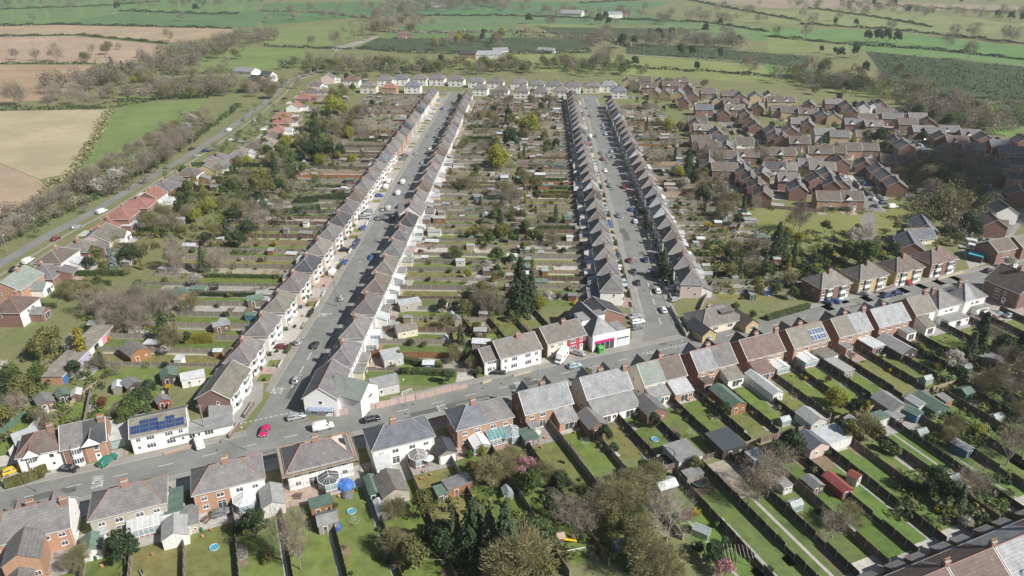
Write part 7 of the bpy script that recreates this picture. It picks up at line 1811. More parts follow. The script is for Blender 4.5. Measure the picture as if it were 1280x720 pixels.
many([('bare', 1007, 46, 1.6), ('bare', 970, 46, 1.5), ('bare', 1015, 31, 1.8), ('bare', 1048, 26, 1.5), ('bare', 1113, 41, 1.8), ('bare', 1183, 60, 1.7), ('bare', 1192, 48, 1.7), ('bare', 1215, 48, 2.0), ('bare', 1210, 75, 1.9), ('bare', 1265, 54, 2.0), ('bare', 1155, 23, 1.8), ('dark', 1043, 33, 1.3), ('dark', 1069, 34, 1.2), ('dark', 1083, 53, 1.6), ('dark', 1096, 54, 1.8), ('dark', 1108, 54, 1.8), ('dark', 1120, 55, 1.7), ('dark', 1245, 24, 1.6), ('dark', 1262, 27, 1.7), ('dark', 1276, 29, 1.7), ('bare', 1255, 52, 1.8)], 'standing in the far east fields')
fill(22, (640, 10, 960, 34), ['bare', 'pale', 'pale', 'dark'], 1.2, 1.9, 'around the far barns')
fill(12, (20, -4, 330, 30), ['bare', 'dark', 'bare'], 1.3, 1.8, 'in the far west fields')
fill(14, (960, 0, 1280, 24), ['bare', 'dark', 'bare', 'pale'], 1.4, 2.0, 'on the far east skyline')
fill(12, (330, 0, 470, 30), ['bare', 'pale', 'pale'], 1.3, 1.8, 'by the far tree belt')
WOODM = MB()
def belt(pts, w, n, r0, r1, cols, seed):
 rnd = random.Random(seed); q = [g(*p) for p in pts]
 for i in range(n):
  k = rnd.randrange(len(q) - 1); c = q[k].lerp(q[k + 1], rnd.random()) + V2(rnd.gauss(0, w), rnd.gauss(0, w)); r = rnd.uniform(r0, r1); h = r * rnd.uniform(1.9, 2.6); cc = rnd.choice(cols)
  for j in range(200):
   d = rdir(rnd); b = rnd.uniform(.8, 1.2); f = rnd.random() ** .45
   leaf(WOODM, Vector((c.x + d.x * r * f, c.y + d.y * r * f, max(.2, h * .55 + d.z * h * .45 * f))), (d + rdir(rnd) * .8).normalized(), min(.6, r * .105), rnd, tuple(x * b for x in cc))
BR, BG, GN = [(.27, .24, .195), (.31, .275, .23), (.25, .23, .17)], [(.23, .22, .13), (.20, .215, .10), (.27, .24, .195)], [(.13, .18, .06), (.09, .125, .055), (.21, .24, .075)]
for k, (p, w, n, r0, r1, c) in enumerate((([(385, 86), (470, 88), (560, 89), (700, 87), (790, 91)], 16, 190, 3, 5.5, BG + GN), ([(90, 112), (170, 97), (230, 78), (300, 56), (335, 46)], 16, 170, 4, 7, BR + BG), ([(125, 122), (240, 117), (345, 112)], 9, 90, 3, 5, BR + BG), ([(2, 300), (60, 268), (130, 238), (200, 200), (262, 152)], 7, 90, 2.2, 4, BR + BG),
  ([(520, 10), (640, 5)], 40, 90, 6, 10, BR), ([(985, 101), (1060, 110), (1150, 122)], 12, 80, 3.5, 6, BG + GN), ([(1140, 128), (1240, 156)], 12, 70, 3.5, 6, BR + BG), ([(1165, 215), (1200, 240), (1185, 290)], 9, 60, 3.5, 6, BG), ([(730, 52), (930, 61)], 14, 50, 5, 8, BR), ([(465, 46), (530, 12)], 25, 50, 5, 8, BR), ([(1150, 148), (1285, 168)], 10, 50, 3, 5, BR + GN),
  ([(310, 290), (350, 230), (400, 180), (440, 140)], 13, 60, 2, 3.8, BG + GN), ([(150, 330), (240, 240), (300, 180), (370, 130)], 6, 70, 1.4, 2.6, BG + GN), ([(1000, 8), (1280, 24)], 30, 60, 5, 8, BR + GN), ([(0, 8), (330, 4)], 30, 50, 5, 8, BR + GN), ([(640, 14), (960, 30)], 20, 40, 5, 8, BR))):
 belt(p, w, n, r0, r1, c, k + 50)
struct('woodland', WOODM.mesh('woodland', mat('woodland_leaf', (.9, .9, .9), (1.1, 1.1, 1.1), scale=.05, rough=.9, attr=True, trans=.45)), kind='stuff')
# the plantations: rows of low dark bushes, too many to count
def plantation(quad, rows, per, h, seed):
 rnd = random.Random(seed); a = MB(); q = [g(*p) for p in quad]
 for i in range(rows):
  t = (i + .5) / rows; p, r = q[0].lerp(q[3], t), q[1].lerp(q[2], t)
  L = (r - p).length
  for k in range(int(L * per)):
   c = p.lerp(r, rnd.random()); b = rnd.uniform(.6, 1.4)
   leaf(a, Vector((c.x + rnd.gauss(0, .4), c.y + rnd.gauss(0, .4), rnd.random() * h)), (rdir(rnd) + Vector((0, 0, .6))).normalized(), .8, rnd, (b, b, b))
 struct('plantation', a.mesh('plantation', LEAF['yew']), (0, 0, .01), 'stuff')
plantation([(1085, 66), (1290, 86), (1290, 130), (1106, 96)], 42, .55, 2.2, 1)
plantation([(450, 60), (470, 49), (640, 48), (735, 63)][::1], 14, .3, 2.5, 2)
plantation([(785, 55), (1010, 71), (1010, 86), (784, 68)], 20, .35, 2.5, 3)
plantation([(1145, 118), (1290, 136), (1290, 157), (1190, 146)], 16, .5, 1.5, 4)
# ================================================================ lane gardens and estate plots
LZ = Zone()
for i, (u, v, rf, wf, s, w) in enumerate(lane):
 if i in (0, 1): continue
 p = g(u, v, 7.5 if s == 2 else 4.8); nx = g(*lane[min(i + 1, len(lane) - 1)][:2], 5); pv = g(*lane[i - 1][:2], 5)
 wd = max(8, min(22, (nx - pv).length / 2))
 ref = f"behind {nth(i)} house along the lane"
 L = 17 if p.y < 330 else 24
 pl = Plot(LZ, p + V2(8.5, 0), V2(1, 0), V2(0, 1), L, wd, ref)
 pl.patch(0, 4, -wd / 2 + .3, wd / 2 - .3, RND.choice(['slab', 'gravel', 'pink'])); pl.patch(4, L * .95, -wd / 2 + .5, wd / 2 - .5, 'lawn', wob=.5)
 fr = Plot(LZ, p + V2(-6.5, 0), V2(-1, 0), V2(0, 1), 4, wd, ref); fr.patch(0, 4.5, -wd / 2, 0, RND.choice(['gravel', 'slab'])); fr.patch(0, 4.5, .2, wd / 2 - .4, 'lawn')
 if RND.random() < .6: hedge(pl.at(1, -wd / 2), pl.at(L, -wd / 2), 1.3, RND.choice([1.5, 2.0]), ref, RND.choice(['hedge', 'dark', 'olive']))
 else: fence(pl.at(1, -wd / 2), pl.at(L, -wd / 2), 1.6, RND.choice(['grey', 'brown', 'pale']), ref, lod=1)
 for _ in range(3):
  q = pl.at(RND.uniform(3, L), RND.choice([-1, 1]) * wd * .38); tree(RND.choice(['sg', 'so', 'sd', 'st', 'sy', 'bud', 'green', 'dark']), q.x, q.y, RND.uniform(.55, 1.0), ref)
 if RND.random() < .6:
  c = RND.choice(['brown', 'grey', 'green']); shed(f"{c} timber shed", pl.at(L - 3, wd * .25), PI / 2, 2.4, 3.2, 2.1, 'gable', WOOD[c], RND.choice(ROOFS_SH), ref, lod=1)
ek = 0
for i, (u, v, r, rf, wf) in enumerate(est):
 p = g(u, v, 6)
 zn = next(z for a, b, z in ZONES if u < a and (v < b or b == 0))
 a = math.radians(-6 if r == 'x' else 82); ux = V2(math.cos(a), math.sin(a)); uy = V2(-ux.y, ux.x)
 pl = Plot(LZ, p + uy * 4.3, uy, ux, 8.5, 10.5, zn)
 if RND.random() < .8: pl.patch(.1, 8, -5, 5, RND.choice(['lawn', 'lawn', 'lawn', 'slab', 'gravel']), lift=.0005 * i)
 pf = Plot(LZ, p - uy * 4.3, -uy, ux, 5, 10.5, zn)
 pf.patch(.1, 5.5, -5, RND.uniform(-2, 3), RND.choice(['slab', 'pink', 'slab', 'gravel']), lift=.0005 * i)
 for _ in range(6): clump(p + V2(RND.uniform(-9, 9), RND.choice([-1, 1]) * RND.uniform(4.5, 9.5)), RND.uniform(.6, 1.6), RND.uniform(.8, 2.6), 14, .5)
 if RND.random() < .75: fence(pl.at(8.2, -5.1), pl.at(8.2, 5.1), 1.7, 'grey', zn, lod=3)
 if RND.random() < .5: fence(pl.at(.3, 5.1), pl.at(8, 5.1), 1.7, 'grey', zn, lod=3)
def block(a0, a1, b0, b1, w, ref, front=None):
 n = max(1, int((a1 - a0) / w)); w = (a1 - a0) / n
 for i in range(n):
  a = a0 + w * (i + .5); pl = Plot(LZ, M(a, b0), -BX, AX, b0 - b1, w, ref); t = RND.uniform(2, 5); L = b0 - b1
  pl.patch(0, t, -w / 2 + .1, w / 2 - .1, RND.choice(['slab', 'gravel', 'pink'])); pl.patch(t, L - RND.choice([.3, 4, 7]), -w / 2 + .3, w / 2 - .3, RND.choice(['lawn', 'lawn', 'lawn', 'rough']), wob=.3)
  for q in range(3): x0 = RND.uniform(t, L - 4); y0 = RND.choice([-1, 1]) * (w / 2 - 1.1); pl.patch(x0, x0 + RND.uniform(2, 6), y0 - .9, y0 + .9, RND.choice(['soil', 'rough', 'gravel', 'slab']), lift=.01 + .0005 * q, wob=.3)
  for q in range(9): clump(pl.at(RND.uniform(t, L), RND.choice([-1, 1]) * (w / 2 - RND.uniform(.4, 1.3))), RND.uniform(.4, 1.1), RND.uniform(.7, 2), 22, .28)
  fence(pl.at(.5, w / 2), pl.at(L, w / 2), 1.6, RND.choice(['grey', 'brown', 'dark', 'grey']), ref)
  if RND.random() < .5: c = RND.choice(['brown', 'grey', 'white']); shed(f"{c} timber shed", pl.at(L - 2.5, w * .2), pl.rz() + PI / 2, 2.2, 3, 2.1, 'gable', WOOD[c], RND.choice(ROOFS_SH), ref)
  if RND.random() < .7: q = pl.at(RND.uniform(t + 2, L - 2), RND.choice([-1, 1]) * (w / 2 - 1.4)); tree(RND.choice(['bud', 'green', 'dark', 'olive', 'bare', 'cypd']), q.x, q.y, RND.uniform(.4, .7), ref)
  if front: pf = Plot(LZ, M(a, b0 + front[0]), BX, AX, front[1], w, ref); pf.patch(0, front[1], -w / 2 + .05, w / 2 - .05, RND.choice(['slab', 'pink', 'slab'])); pf.patch(.6, front[1] - .6, -w * .4, -w * .05, 'lawn', lift=.01)
block(-78, -22, -160.5, -186, 9, 'behind the small white and brick houses', (3, 4)); block(53, 83, -165.5, -187, 7.5, 'behind the white-clad pair', (9, 5))
ba, bb_ = mpx(1036, 340, 8.3), mpx(1171, 311, 8.3); block(ba.x - 8, bb_.x + 8, ba.y - 4.5, ba.y - 30, 8, 'behind the bay-fronted pairs', (9, 5.5))
sheet('forecourt', [g(*q) for q in ((738, 452), (842, 428), (812, 388), (788, 384), (790, 424), (742, 437))], .017, PAVEM); sheet('forecourt', [g(*q) for q in ((262, 548), (300, 533), (328, 500), (330, 470), (306, 478), (286, 520))], .017, PAVEM); sheet('forecourt', [g(*q) for q in ((1215, 372), (1262, 355), (1282, 390), (1262, 412))], .017, SLAB, (.4, .35, .32)); sheet('forecourt', [g(*q) for q in ((1196, 300), (1222, 292), (1232, 330), (1212, 336))], .017, SLAB, (.42, .4, .37))
LZ.done()
struct('fence', FARF.mesh('fence', mat('far_fence_panel', (1, 1, 1), rough=.9, attr=True)), kind='stuff')
def zoneclump(n, box, r, h):
 for _ in range(n): clump(g(RND.uniform(box[0], box[2]), RND.uniform(box[1], box[3])), RND.uniform(.5, r), RND.uniform(.7, h), 18, .45)
for n, b, r, h in ((320, (205, 210, 320, 325), 1.6, 2.6), (160, (300, 130, 430, 215), 2, 3.4), (180, (860, 180, 905, 330), 1.8, 2.8), (260, (880, 290, 1010, 370), 1.6, 2.6), (120, (1000, 290, 1110, 345), 1.4, 2.4), (200, (1130, 200, 1225, 310), 2, 3.2), (160, (0, 440, 130, 560), 1.4, 2.2), (120, (100, 370, 220, 420), 1.6, 2.6), (220, (560, 130, 700, 190), 2, 3.4), (160, (575, 200, 665, 400), 1.4, 2.6), (140, (780, 100, 870, 200), 2, 3.4), (150, (540, 600, 840, 715), 1.2, 2), (120, (1120, 590, 1270, 660), 1.2, 2), (160, (1160, 440, 1290, 560), 1.3, 2.2)):
 zoneclump(n, b, r, h)
struct('shrubbery', BUSH.mesh('shrubbery', mat('shrubbery_leaf', (.85, .85, .85), (1.15, 1.15, 1.15), scale=.3, rough=.85, attr=True, trans=.4)), kind='stuff')
# ================================================================ vehicles
def carpaint(n, c, rough=.28, metal=.0): return mat('car_paint_' + n, c, rough=rough, spec=.6, metal=metal)
PAINTS = {'white': carpaint('white', (.78, .78, .77)), 'silver': carpaint('silver', (.46, .48, .50), .3, .35), 'grey': carpaint('grey', (.17, .18, .19)), 'black': carpaint('black', (.018, .018, .022)), 'blue': carpaint('blue', (.04, .10, .32)), 'navy': carpaint('navy', (.025, .045, .12)),
   'red': carpaint('red', (.42, .03, .03)), 'magenta': carpaint('magenta', (.50, .02, .12)), 'green': carpaint('green', (.02, .20, .13)), 'paleblue': carpaint('paleblue', (.35, .47, .52)), 'maroon': carpaint('maroon', (.17, .02, .03)), 'beige': carpaint('beige', (.55, .51, .44)), 'yellow': carpaint('yellow', (.66, .45, .03))}
LAMP = mat('headlamp_lens', (.75, .76, .78), rough=.15, spec=.8); TAIL = mat('tail_lamp_lens', (.35, .02, .02), rough=.3); TRIM = mat('black_plastic_trim', (.025, .025, .027), rough=.6)
PLATEW = mat('number_plate', (.75, .75, .7), rough=.5)
def ring_section(x, prof):
 """half profile (y, z) mirrored into a closed ring at station x"""
 return [(x, y, z) for y, z in prof] + [(x, -y, z) for y, z in prof[::-1]]
CARS = {
 # stations: x, half width, sill z, belt z, roof z, roof half width
 'hatch': dict(L=4.0, st=[(-2.0, .70, .38, .72, .74, .66), (-1.9, .82, .28, .86, .92, .72), (-1.55, .87, .24, .95, 1.36, .58), (-.6, .88, .22, .95, 1.48, .62), (.25, .88, .22, .93, 1.42, .60), (.95, .88, .22, .92, .97, .78), (1.6, .85, .24, .82, .86, .74), (1.95, .76, .34, .64, .68, .64), (2.02, .64, .42, .56, .58, .56)], gl=(2, 5), wb=(-1.25, 1.3)),
 'estate': dict(L=4.6, st=[(-2.3, .74, .38, .74, .78, .68), (-2.22, .86, .26, .92, 1.1, .70), (-1.95, .89, .24, .97, 1.40, .60), (-.8, .90, .22, .97, 1.48, .63), (.3, .90, .22, .95, 1.42, .61), (1.1, .90, .22, .94, .98, .80), (1.85, .87, .24, .84, .88, .76), (2.22, .78, .34, .66, .70, .66), (2.3, .66, .42, .56, .58, .58)], gl=(2, 5), wb=(-1.4, 1.45)),
 'saloon': dict(L=4.5, st=[(-2.25, .72, .38, .76, .80, .66), (-2.15, .85, .26, .90, .94, .74), (-1.5, .88, .24, .96, 1.0, .76), (-.85, .89, .22, .96, 1.40, .60), (.2, .89, .22, .95, 1.40, .60), (1.05, .89, .22, .93, .97, .80), (1.8, .86, .24, .82, .86, .75), (2.18, .77, .34, .64, .68, .65), (2.25, .65, .42, .55, .57, .57)], gl=(2, 5), wb=(-1.35, 1.4)),
 'suv': dict(L=4.6, st=[(-2.3, .78, .48, .85, .9, .72), (-2.22, .90, .36, 1.05, 1.3, .74), (-2.0, .93, .34, 1.08, 1.62, .66), (-.7, .94, .32, 1.08, 1.72, .68), (.4, .94, .32, 1.06, 1.66, .66), (1.1, .94, .32, 1.05, 1.1, .82), (1.85, .91, .34, .98, 1.02, .80), (2.22, .82, .44, .8, .84, .70), (2.3, .70, .50, .7, .72, .62)], gl=(2, 5), wb=(-1.4, 1.42)),
 'van': dict(L=5.0, st=[(-2.5, .86, .42, 1.2, 1.86, .78), (-2.45, .92, .32, 1.2, 1.98, .84), (-1.2, .94, .30, 1.2, 2.02, .84), (.4, .94, .30, 1.2, 2.0, .83), (.9, .94, .30, 1.18, 1.92, .78), (1.65, .93, .30, 1.12, 1.2, .82), (2.2, .90, .32, .98, 1.02, .78), (2.45, .82, .40, .78, .82, .70), (2.5, .7, .46, .66, .68, .62)], gl=(3, 5), wb=(-1.55, 1.55)),
}
def car_meshes(kind, lod):
 d = CARS[kind]
 def section(hw, z0, zb, zr, rw):
  return [(0.001, z0), (hw * .86, z0), (hw, z0 + .12), (hw * 1.0, (z0 + zb) / 2), (hw * .97, zb), (rw, zr - .05), (rw * .82, zr), (0.001, zr + .015)]
 def bk():
  a = MB(); a.rings([ring_section(x, section(*q)) for x, *q in d['st']])
  return a.mesh('body', PAINTS['white'], True)
 def gk():
  a = MB(); i0, i1 = d['gl']; S = d['st']
  def P_(i, t, s): # a point on the side of the glasshouse
   x, hw, z0, zb, zr, rw = S[i]; y0, y1 = hw * .97, rw
   return (x, s * (y0 + (y1 - y0) * t + .012), zb + (zr - .05 - zb) * t)
  for s in (-1, 1):
   for i in range(i0, i1):
    lo, hi = .12, .88
    q = [P_(i, lo if i > i0 else .3, s), P_(i + 1, lo, s), P_(i + 1, hi if i + 1 < i1 else .3, s), P_(i, hi, s)]
    if s > 0: q.reverse()
    a.poly(q)
  x, hw, z0, zb, zr, rw = S[i1 - 1]; x2, hw2, _, zb2, zr2, rw2 = S[i1]
  a.poly([(x + .08, -rw * .86, zr - .045), (x + .08, rw * .86, zr - .045), (x2 - .02, rw2 * .92, zr2 + .03), (x2 - .02, -rw2 * .92, zr2 + .03)][::-1])
  if kind != 'van':
   x, hw, z0, zb, zr, rw = S[i0]; x2, hw2, _, zb2, zr2, rw2 = S[i0 - 1]
   if kind == 'saloon': x, hw, z0, zb, zr, rw = S[i0 + 1]; x2, hw2, _, zb2, zr2, rw2 = S[i0]
   a.poly([(x - .05, -rw * .86, zr - .03), (x - .05, rw * .86, zr - .03), (x2 - .02, rw2 * .9, zr2 + .05), (x2 - .02, -rw2 * .9, zr2 + .05)])
  return a.mesh('glass', GLASS)
 return cached(('carb', kind), bk), cached(('carg', kind), gk)
def wheel_meshes():
 def tk():
  a = MB(); k = 14
  prof = [(.20, -.09), (.30, -.10), (.315, -.05), (.315, .05), (.30, .10), (.20, .09)]
  a.rings([[(r * math.cos(2 * PI * i / k), y, r * math.sin(2 * PI * i / k)) for i in range(k)] for r, y in prof], cap=False); return a.mesh('tyre', TYRE, True)
 def rk():
  a = MB(); k = 14
  for s in (-1, 1): a.poly([(.205 * math.cos(2 * PI * i / k), s * .085, .205 * math.sin(2 * PI * i / k)) for i in range(k)][::-s])
  return a.mesh('rim', RIM)
 return cached('tyre', tk), cached('rim', rk)
CARPROTO = {}
CN = {'hatch': 'hatchback', 'estate': 'estate car', 'saloon': 'saloon', 'suv': 'four-wheel drive', 'van': 'van'}
def car(kind, col, p, rz, ref, lod=0, key=0.0, desc=None):
 d = desc or f"{ {'paleblue': 'pale blue'}.get(col, col)} {CN[kind]}"
 k = (kind, lod)
 def paint(r):
  for c in KIDS[r]:
   if c.name.startswith('body'):
    c.material_slots[0].link = 'OBJECT'; c.material_slots[0].material = PAINTS[col]
 nm = 'parked_van' if kind == 'van' else 'parked_car'
 if k in CARPROTO:
  r = copy_tree(CARPROTO[k], p, rz, d, ref, None, key); paint(r); return r
 r = CARPROTO[k] = thing(nm, d, 'van' if kind == 'van' else 'car', p, rz, ref, None, key)
 bm_, gm_ = car_meshes(kind, lod); ob('body', bm_, r); ob('glass', gm_, r)
 D = CARS[kind]; hw = D['st'][3][1]
 ty, ri = wheel_meshes(); ws = 1.0 if kind in ('hatch', 'saloon', 'estate') else 1.12
 for x in D['wb']:
  for s in (-1, 1):
   if lod == 0:
    w_ = ob('wheel', ty, r, (x, s * (hw - .06), .315 * ws), 0, ws); ob('rim', ri, w_)
   else: ob('wheel', ty, r, (x, s * (hw - .06), .315 * ws), 0, ws)
 if lod == 0:
  S = D['st']
  xf, zf = S[-2][0] - .06, S[-2][3]; xr, zr_ = S[0][0] + .02, S[0][3]
  for s in (-1, 1):
   a_ = MB(); a_.box(-.10, .10, -.16, .16, -.07, .07, 0, True); ob('headlight', cached('hl', lambda: a_.mesh('headlight', LAMP)), r, (xf, s * .58, zf - .02))
   a_ = MB(); a_.box(-.05, .05, -.14, .14, -.10, .10, 0, True); ob('tail_light', cached('tl', lambda: a_.mesh('tail_light', TAIL)), r, (xr + .02, s * .58, zr_ - .02))
   a_ = MB(); a_.box(-.07, .07, -.10, .10, -.06, .06, 0, True); ob('mirror', cached('mi', lambda: a_.mesh('mirror', TRIM)), r, (S[5][0] - .25, s * (hw + .06), S[5][3] + .05))
  a_ = MB(); a_.box(-.02, .02, -.26, .26, -.06, .06, 0, True); me = cached('np', lambda: a_.mesh('number_plate', PLATEW))
  ob('number_plate', me, r, (S[0][0] - .005, 0, .55)); ob('number_plate', me, r, (S[-1][0] + .005, 0, .48))
  a_ = MB()
  for x in (S[-1][0] - .12, S[0][0] + .12): a_.box(x - .1, x + .1, -hw * .8, hw * .8, .30, .42, 0, True)
  ob('bumper', a_.mesh('bumper', TRIM), r)
 paint(r)
 return r
def carp(kind, col, u, v, rz, ref='', lod=0, desc=None): return car(kind, col, g(u, v), rz, ref, lod, 0, desc)
A0, A1 = RZ_M, RZ_M + PI
for a in (('hatch', 'magenta', 331, 541, TH + PI, '', 'magenta hatchback turning at the mouth of van street'), ('estate', 'silver', 371, 523, A0 + .05, '', 'silver estate car with roof rails outside the white corner house'), ('saloon', 'black', 464, 526, A0, '', 'black saloon with pale windscreen before the white slate-roofed pair'),
   ('hatch', 'silver', 371, 476, TH, '', 'silver hatchback driving down the mouth of van street'), ('hatch', 'black', 394, 433, TH, '', 'black hatchback in the road outside first shaded pairs'), ('hatch', 'silver', 374, 429, TH, '', 'silver hatchback by the left kerb outside first sunlit pair'), ('hatch', 'silver', 427, 374, TH, '', 'silver hatchback parked outside fourth shaded pair of van street'),
   ('hatch', 'blue', 431, 329, TH, '', 'bright blue hatchback on the sunlit side of van street'), ('hatch', 'navy', 443, 309, TH, '', 'navy hatchback behind another navy car in van street'), ('hatch', 'navy', 447, 303, TH, '', 'navy hatchback ahead of another navy car in van street'), ('hatch', 'blue', 454, 286, TH, '', 'small blue hatchback near the third speed word of van street'),
   ('hatch', 'silver', 463, 271, TH, '', 'silver hatchback past the blue one in van street'), ('saloon', 'black', 86, 588, A0 + 2.6, '', 'black saloon on the forecourt of red detached house'), ('hatch', 'blue', 86, 645, A0 + 1.6, '', 'blue hatchback beside three-chimney house'), ('hatch', 'paleblue', 718, 459, A0, '', 'pale blue hatchback driving past the shop forecourt'),
   ('estate', 'silver', 722, 443, A0 + 2.2, '', 'silver estate car on the pink drive beside the shop'), ('saloon', 'black', 622, 467, A0 + 2.7, '', 'black saloon on the drive of the garage wing'), ('saloon', 'silver', 793, 397, A0 + .05, '', 'silver saloon first in the shop car park'), ('estate', 'white', 797, 404, A0 - .05, '', 'white estate car in the middle of the shop car park'), ('hatch', 'grey', 796, 411, A0, '', 'grey hatchback last in the shop car park'),
   ('hatch', 'white', 829, 389, TH + .1, '', 'white hatchback outside the corner bungalow'), ('hatch', 'black', 797, 355, TH, '', 'black hatchback on the sunlit side near shop street mouth'), ('hatch', 'black', 792, 341, TH, '', 'second black hatchback up shop street from the shop'), ('hatch', 'maroon', 787, 327, TH, '', 'maroon hatchback up shop street'), ('hatch', 'navy', 807, 326, TH, '', 'navy hatchback facing the maroon one in shop street'),
   ('hatch', 'white', 822, 365, TH, '', 'white hatchback at the bend of shop street'), ('saloon', 'white', 839, 362, A0 + 2.9, '', 'white saloon in shadow outside first shaded pair of shop street'), ('hatch', 'silver', 843, 376, A0 + .2, '', 'silver hatchback behind the bungalow wall'), ('saloon', 'navy', 1108, 371, A0, '', 'navy saloon leading two parked on the main road'), ('hatch', 'navy', 1121, 368, A0, '', 'navy hatchback second of two parked on the main road'),
   ('hatch', 'white', 1268, 334, A0, '', 'white hatchback with black roof at the east end of main road'), ('hatch', 'black', 1235, 340, A0, '', 'black hatchback before the yard of caravans'), ('hatch', 'navy', 1033, 380, A0 + 2, '', 'navy hatchback on first drive past the bungalow'), ('hatch', 'blue', 1043, 378, A0 + 2, '', 'blue hatchback on second drive past the bungalow'), ('suv', 'red', 1133, 354, A0 + 1.2, '', 'red four-wheel drive on the drive of the third bay-fronted pair'), ('hatch', 'grey', 1078, 369, A0 + 2.4, '', 'grey hatchback on the drive of second bay-fronted pair'),
   ('saloon', 'silver', 1262, 396, A0, '', 'silver saloon on the forecourt of the dark brown corner house'), ('hatch', 'grey', 277, 643, A0, '', 'small grey car under a cover on the patio of half-orange pair'), ('suv', 'green', 135, 578, A0 + .9, '', 'green four-wheel drive on the drive before the grey garage')):
 carp(a[0], a[1], a[2], a[3], a[4], a[5], 0, a[6])
for a in (('van', 'white', 404, 536, A0, 'white van pulled up at the scaffolded house'), ('van', 'white', 249, 556, A0 + 1.75, 'white pick-up van on the annex forecourt'), ('van', 'white', 483, 235, TH, 'white van, nearest of three on the sunlit side of van street'), ('van', 'white', 486, 228, TH, 'white van ahead on the sunlit side of van street'), ('van', 'white', 498, 243, TH, 'white van in the middle of van street facing two others'), ('van', 'white', 504, 229, TH, 'white van on the shaded side of van street'),
   ('van', 'beige', 486, 262, TH, 'beige van in the road below the white vans'), ('van', 'white', 36, 328, 1.55, 'white van by the lane houses at the frame edge'), ('van', 'white', 128, 266, 1.3, 'white van in the lane beside red-roofed houses'), ('van', 'white', 287, 164, 1.5, 'white van far up the lane'), ('van', 'white', 738, 172, TH, 'white van far up shop street'), ('van', 'white', 1115, 260, .3, 'white van by the path across the green'), ('van', 'white', 416, 342, TH, 'white van on a forecourt of van street')):
 carp(a[0], a[1], a[2], a[3], a[4], '', 0 if a[3] > 200 else 1, a[5])
# motorhome on the drive, caravans in the yard
def motorhome(p, rz, L, desc, nm='motorhome'):
 t = thing(nm, desc, 'motorhome' if nm == 'motorhome' else 'caravan', p, rz)
 a = MB()
 if nm == 'motorhome':
  S = [(-L / 2, .95, .45, 2.55, 2.75, .85), (-L / 2 + .15, 1.1, .4, 2.6, 2.9, .98), (L / 2 - 2.1, 1.1, .4, 2.6, 2.9, .98), (L / 2 - 1.4, 1.08, .4, 2.4, 2.8, .9), (L / 2 - .9, 1.02, .4, 1.3, 1.9, .85), (L / 2 - .3, .95, .42, 1.1, 1.2, .8), (L / 2, .8, .5, .85, .9, .7)]
 else:
  S = [(-L / 2, .9, .55, 1.6, 1.75, .8), (-L / 2 + .35, 1.08, .45, 2.2, 2.5, .95), (L / 2 - .6, 1.08, .45, 2.2, 2.5, .95), (L / 2 - .1, 1.0, .5, 1.7, 1.9, .85), (L / 2, .9, .55, 1.0, 1.1, .8)]
 a.rings([ring_section(x, [(.001, z0), (hw * .9, z0), (hw, z0 + .1), (hw, zb), (rw, zr), (.001, zr + .03)]) for x, hw, z0, zb, zr, rw in S])
 ob('body', a.mesh('body', PAINTS['white']), t)
 for s in (-1, 1):
  for x in ((-L * .25, L * .05) if nm == 'motorhome' else (-L * .22, L * .2)):
   b = MB(); b.box(-.5, .5, -.02, .02, -.3, .3, 0, True); ob('window', cached('mhw', lambda: b.mesh('window', GLASS)), t, (x, s * 1.11, 1.65))
 b = MB()
 if nm == 'motorhome': b.poly([(L / 2 - .88, -.8, 1.86), (L / 2 - .88, .8, 1.86), (L / 2 - .28, .74, 1.28), (L / 2 - .28, -.74, 1.28)][::-1])
 else: b.poly([(L / 2 + .005 - .08, -.7, 1.75), (L / 2 - .08, .7, 1.75), (L / 2 + .02, .7, 1.15), (L / 2 + .02, -.7, 1.15)][::-1])
 ob('windscreen' if nm == 'motorhome' else 'window', b.mesh('windscreen', GLASS), t)
 ty, ri = wheel_meshes()
 for x in ((-L * .28, L * .33) if nm == 'motorhome' else (-.1,)):
  for s in (-1, 1): w_ = ob('wheel', ty, t, (x, s * 1.0, .35), 0, 1.1); ob('rim', ri, w_)
 b = MB(); b.box(-.35, .35, -.35, .35, 0, .12, 0, True); ob('roof_vent', b.mesh('roof_vent', GUT), t, (-L * .1, 0, 2.92 if nm == 'motorhome' else 2.53))
motorhome(g(702, 450), 4.28, 6.2, 'white motorhome on the drive of the half cream half red pair')
motorhome(g(1210, 306), A0 + 2.2, 5.4, 'white touring caravan first in the yard by the main road', 'caravan'); motorhome(g(1217, 313), A0 + 2.2, 5.6, 'white touring caravan second in the yard by the main road', 'caravan'); motorhome(g(1206, 298), A0 + 2.2, 5.0, 'white touring caravan farthest into the yard', 'caravan')
motorhome(g(1153, 242), .2, 5.2, 'white caravan beside the green', 'caravan')
shed('turquoise-topped container store in the yard of caravans', g(1219, 325), RZ_M + .4, 4.0, 4.6, 2.3, 'flat', WOOD['dark'], mat('turquoise_tarp', (.05, .33, .42), rough=.6), name='store', cat='store')
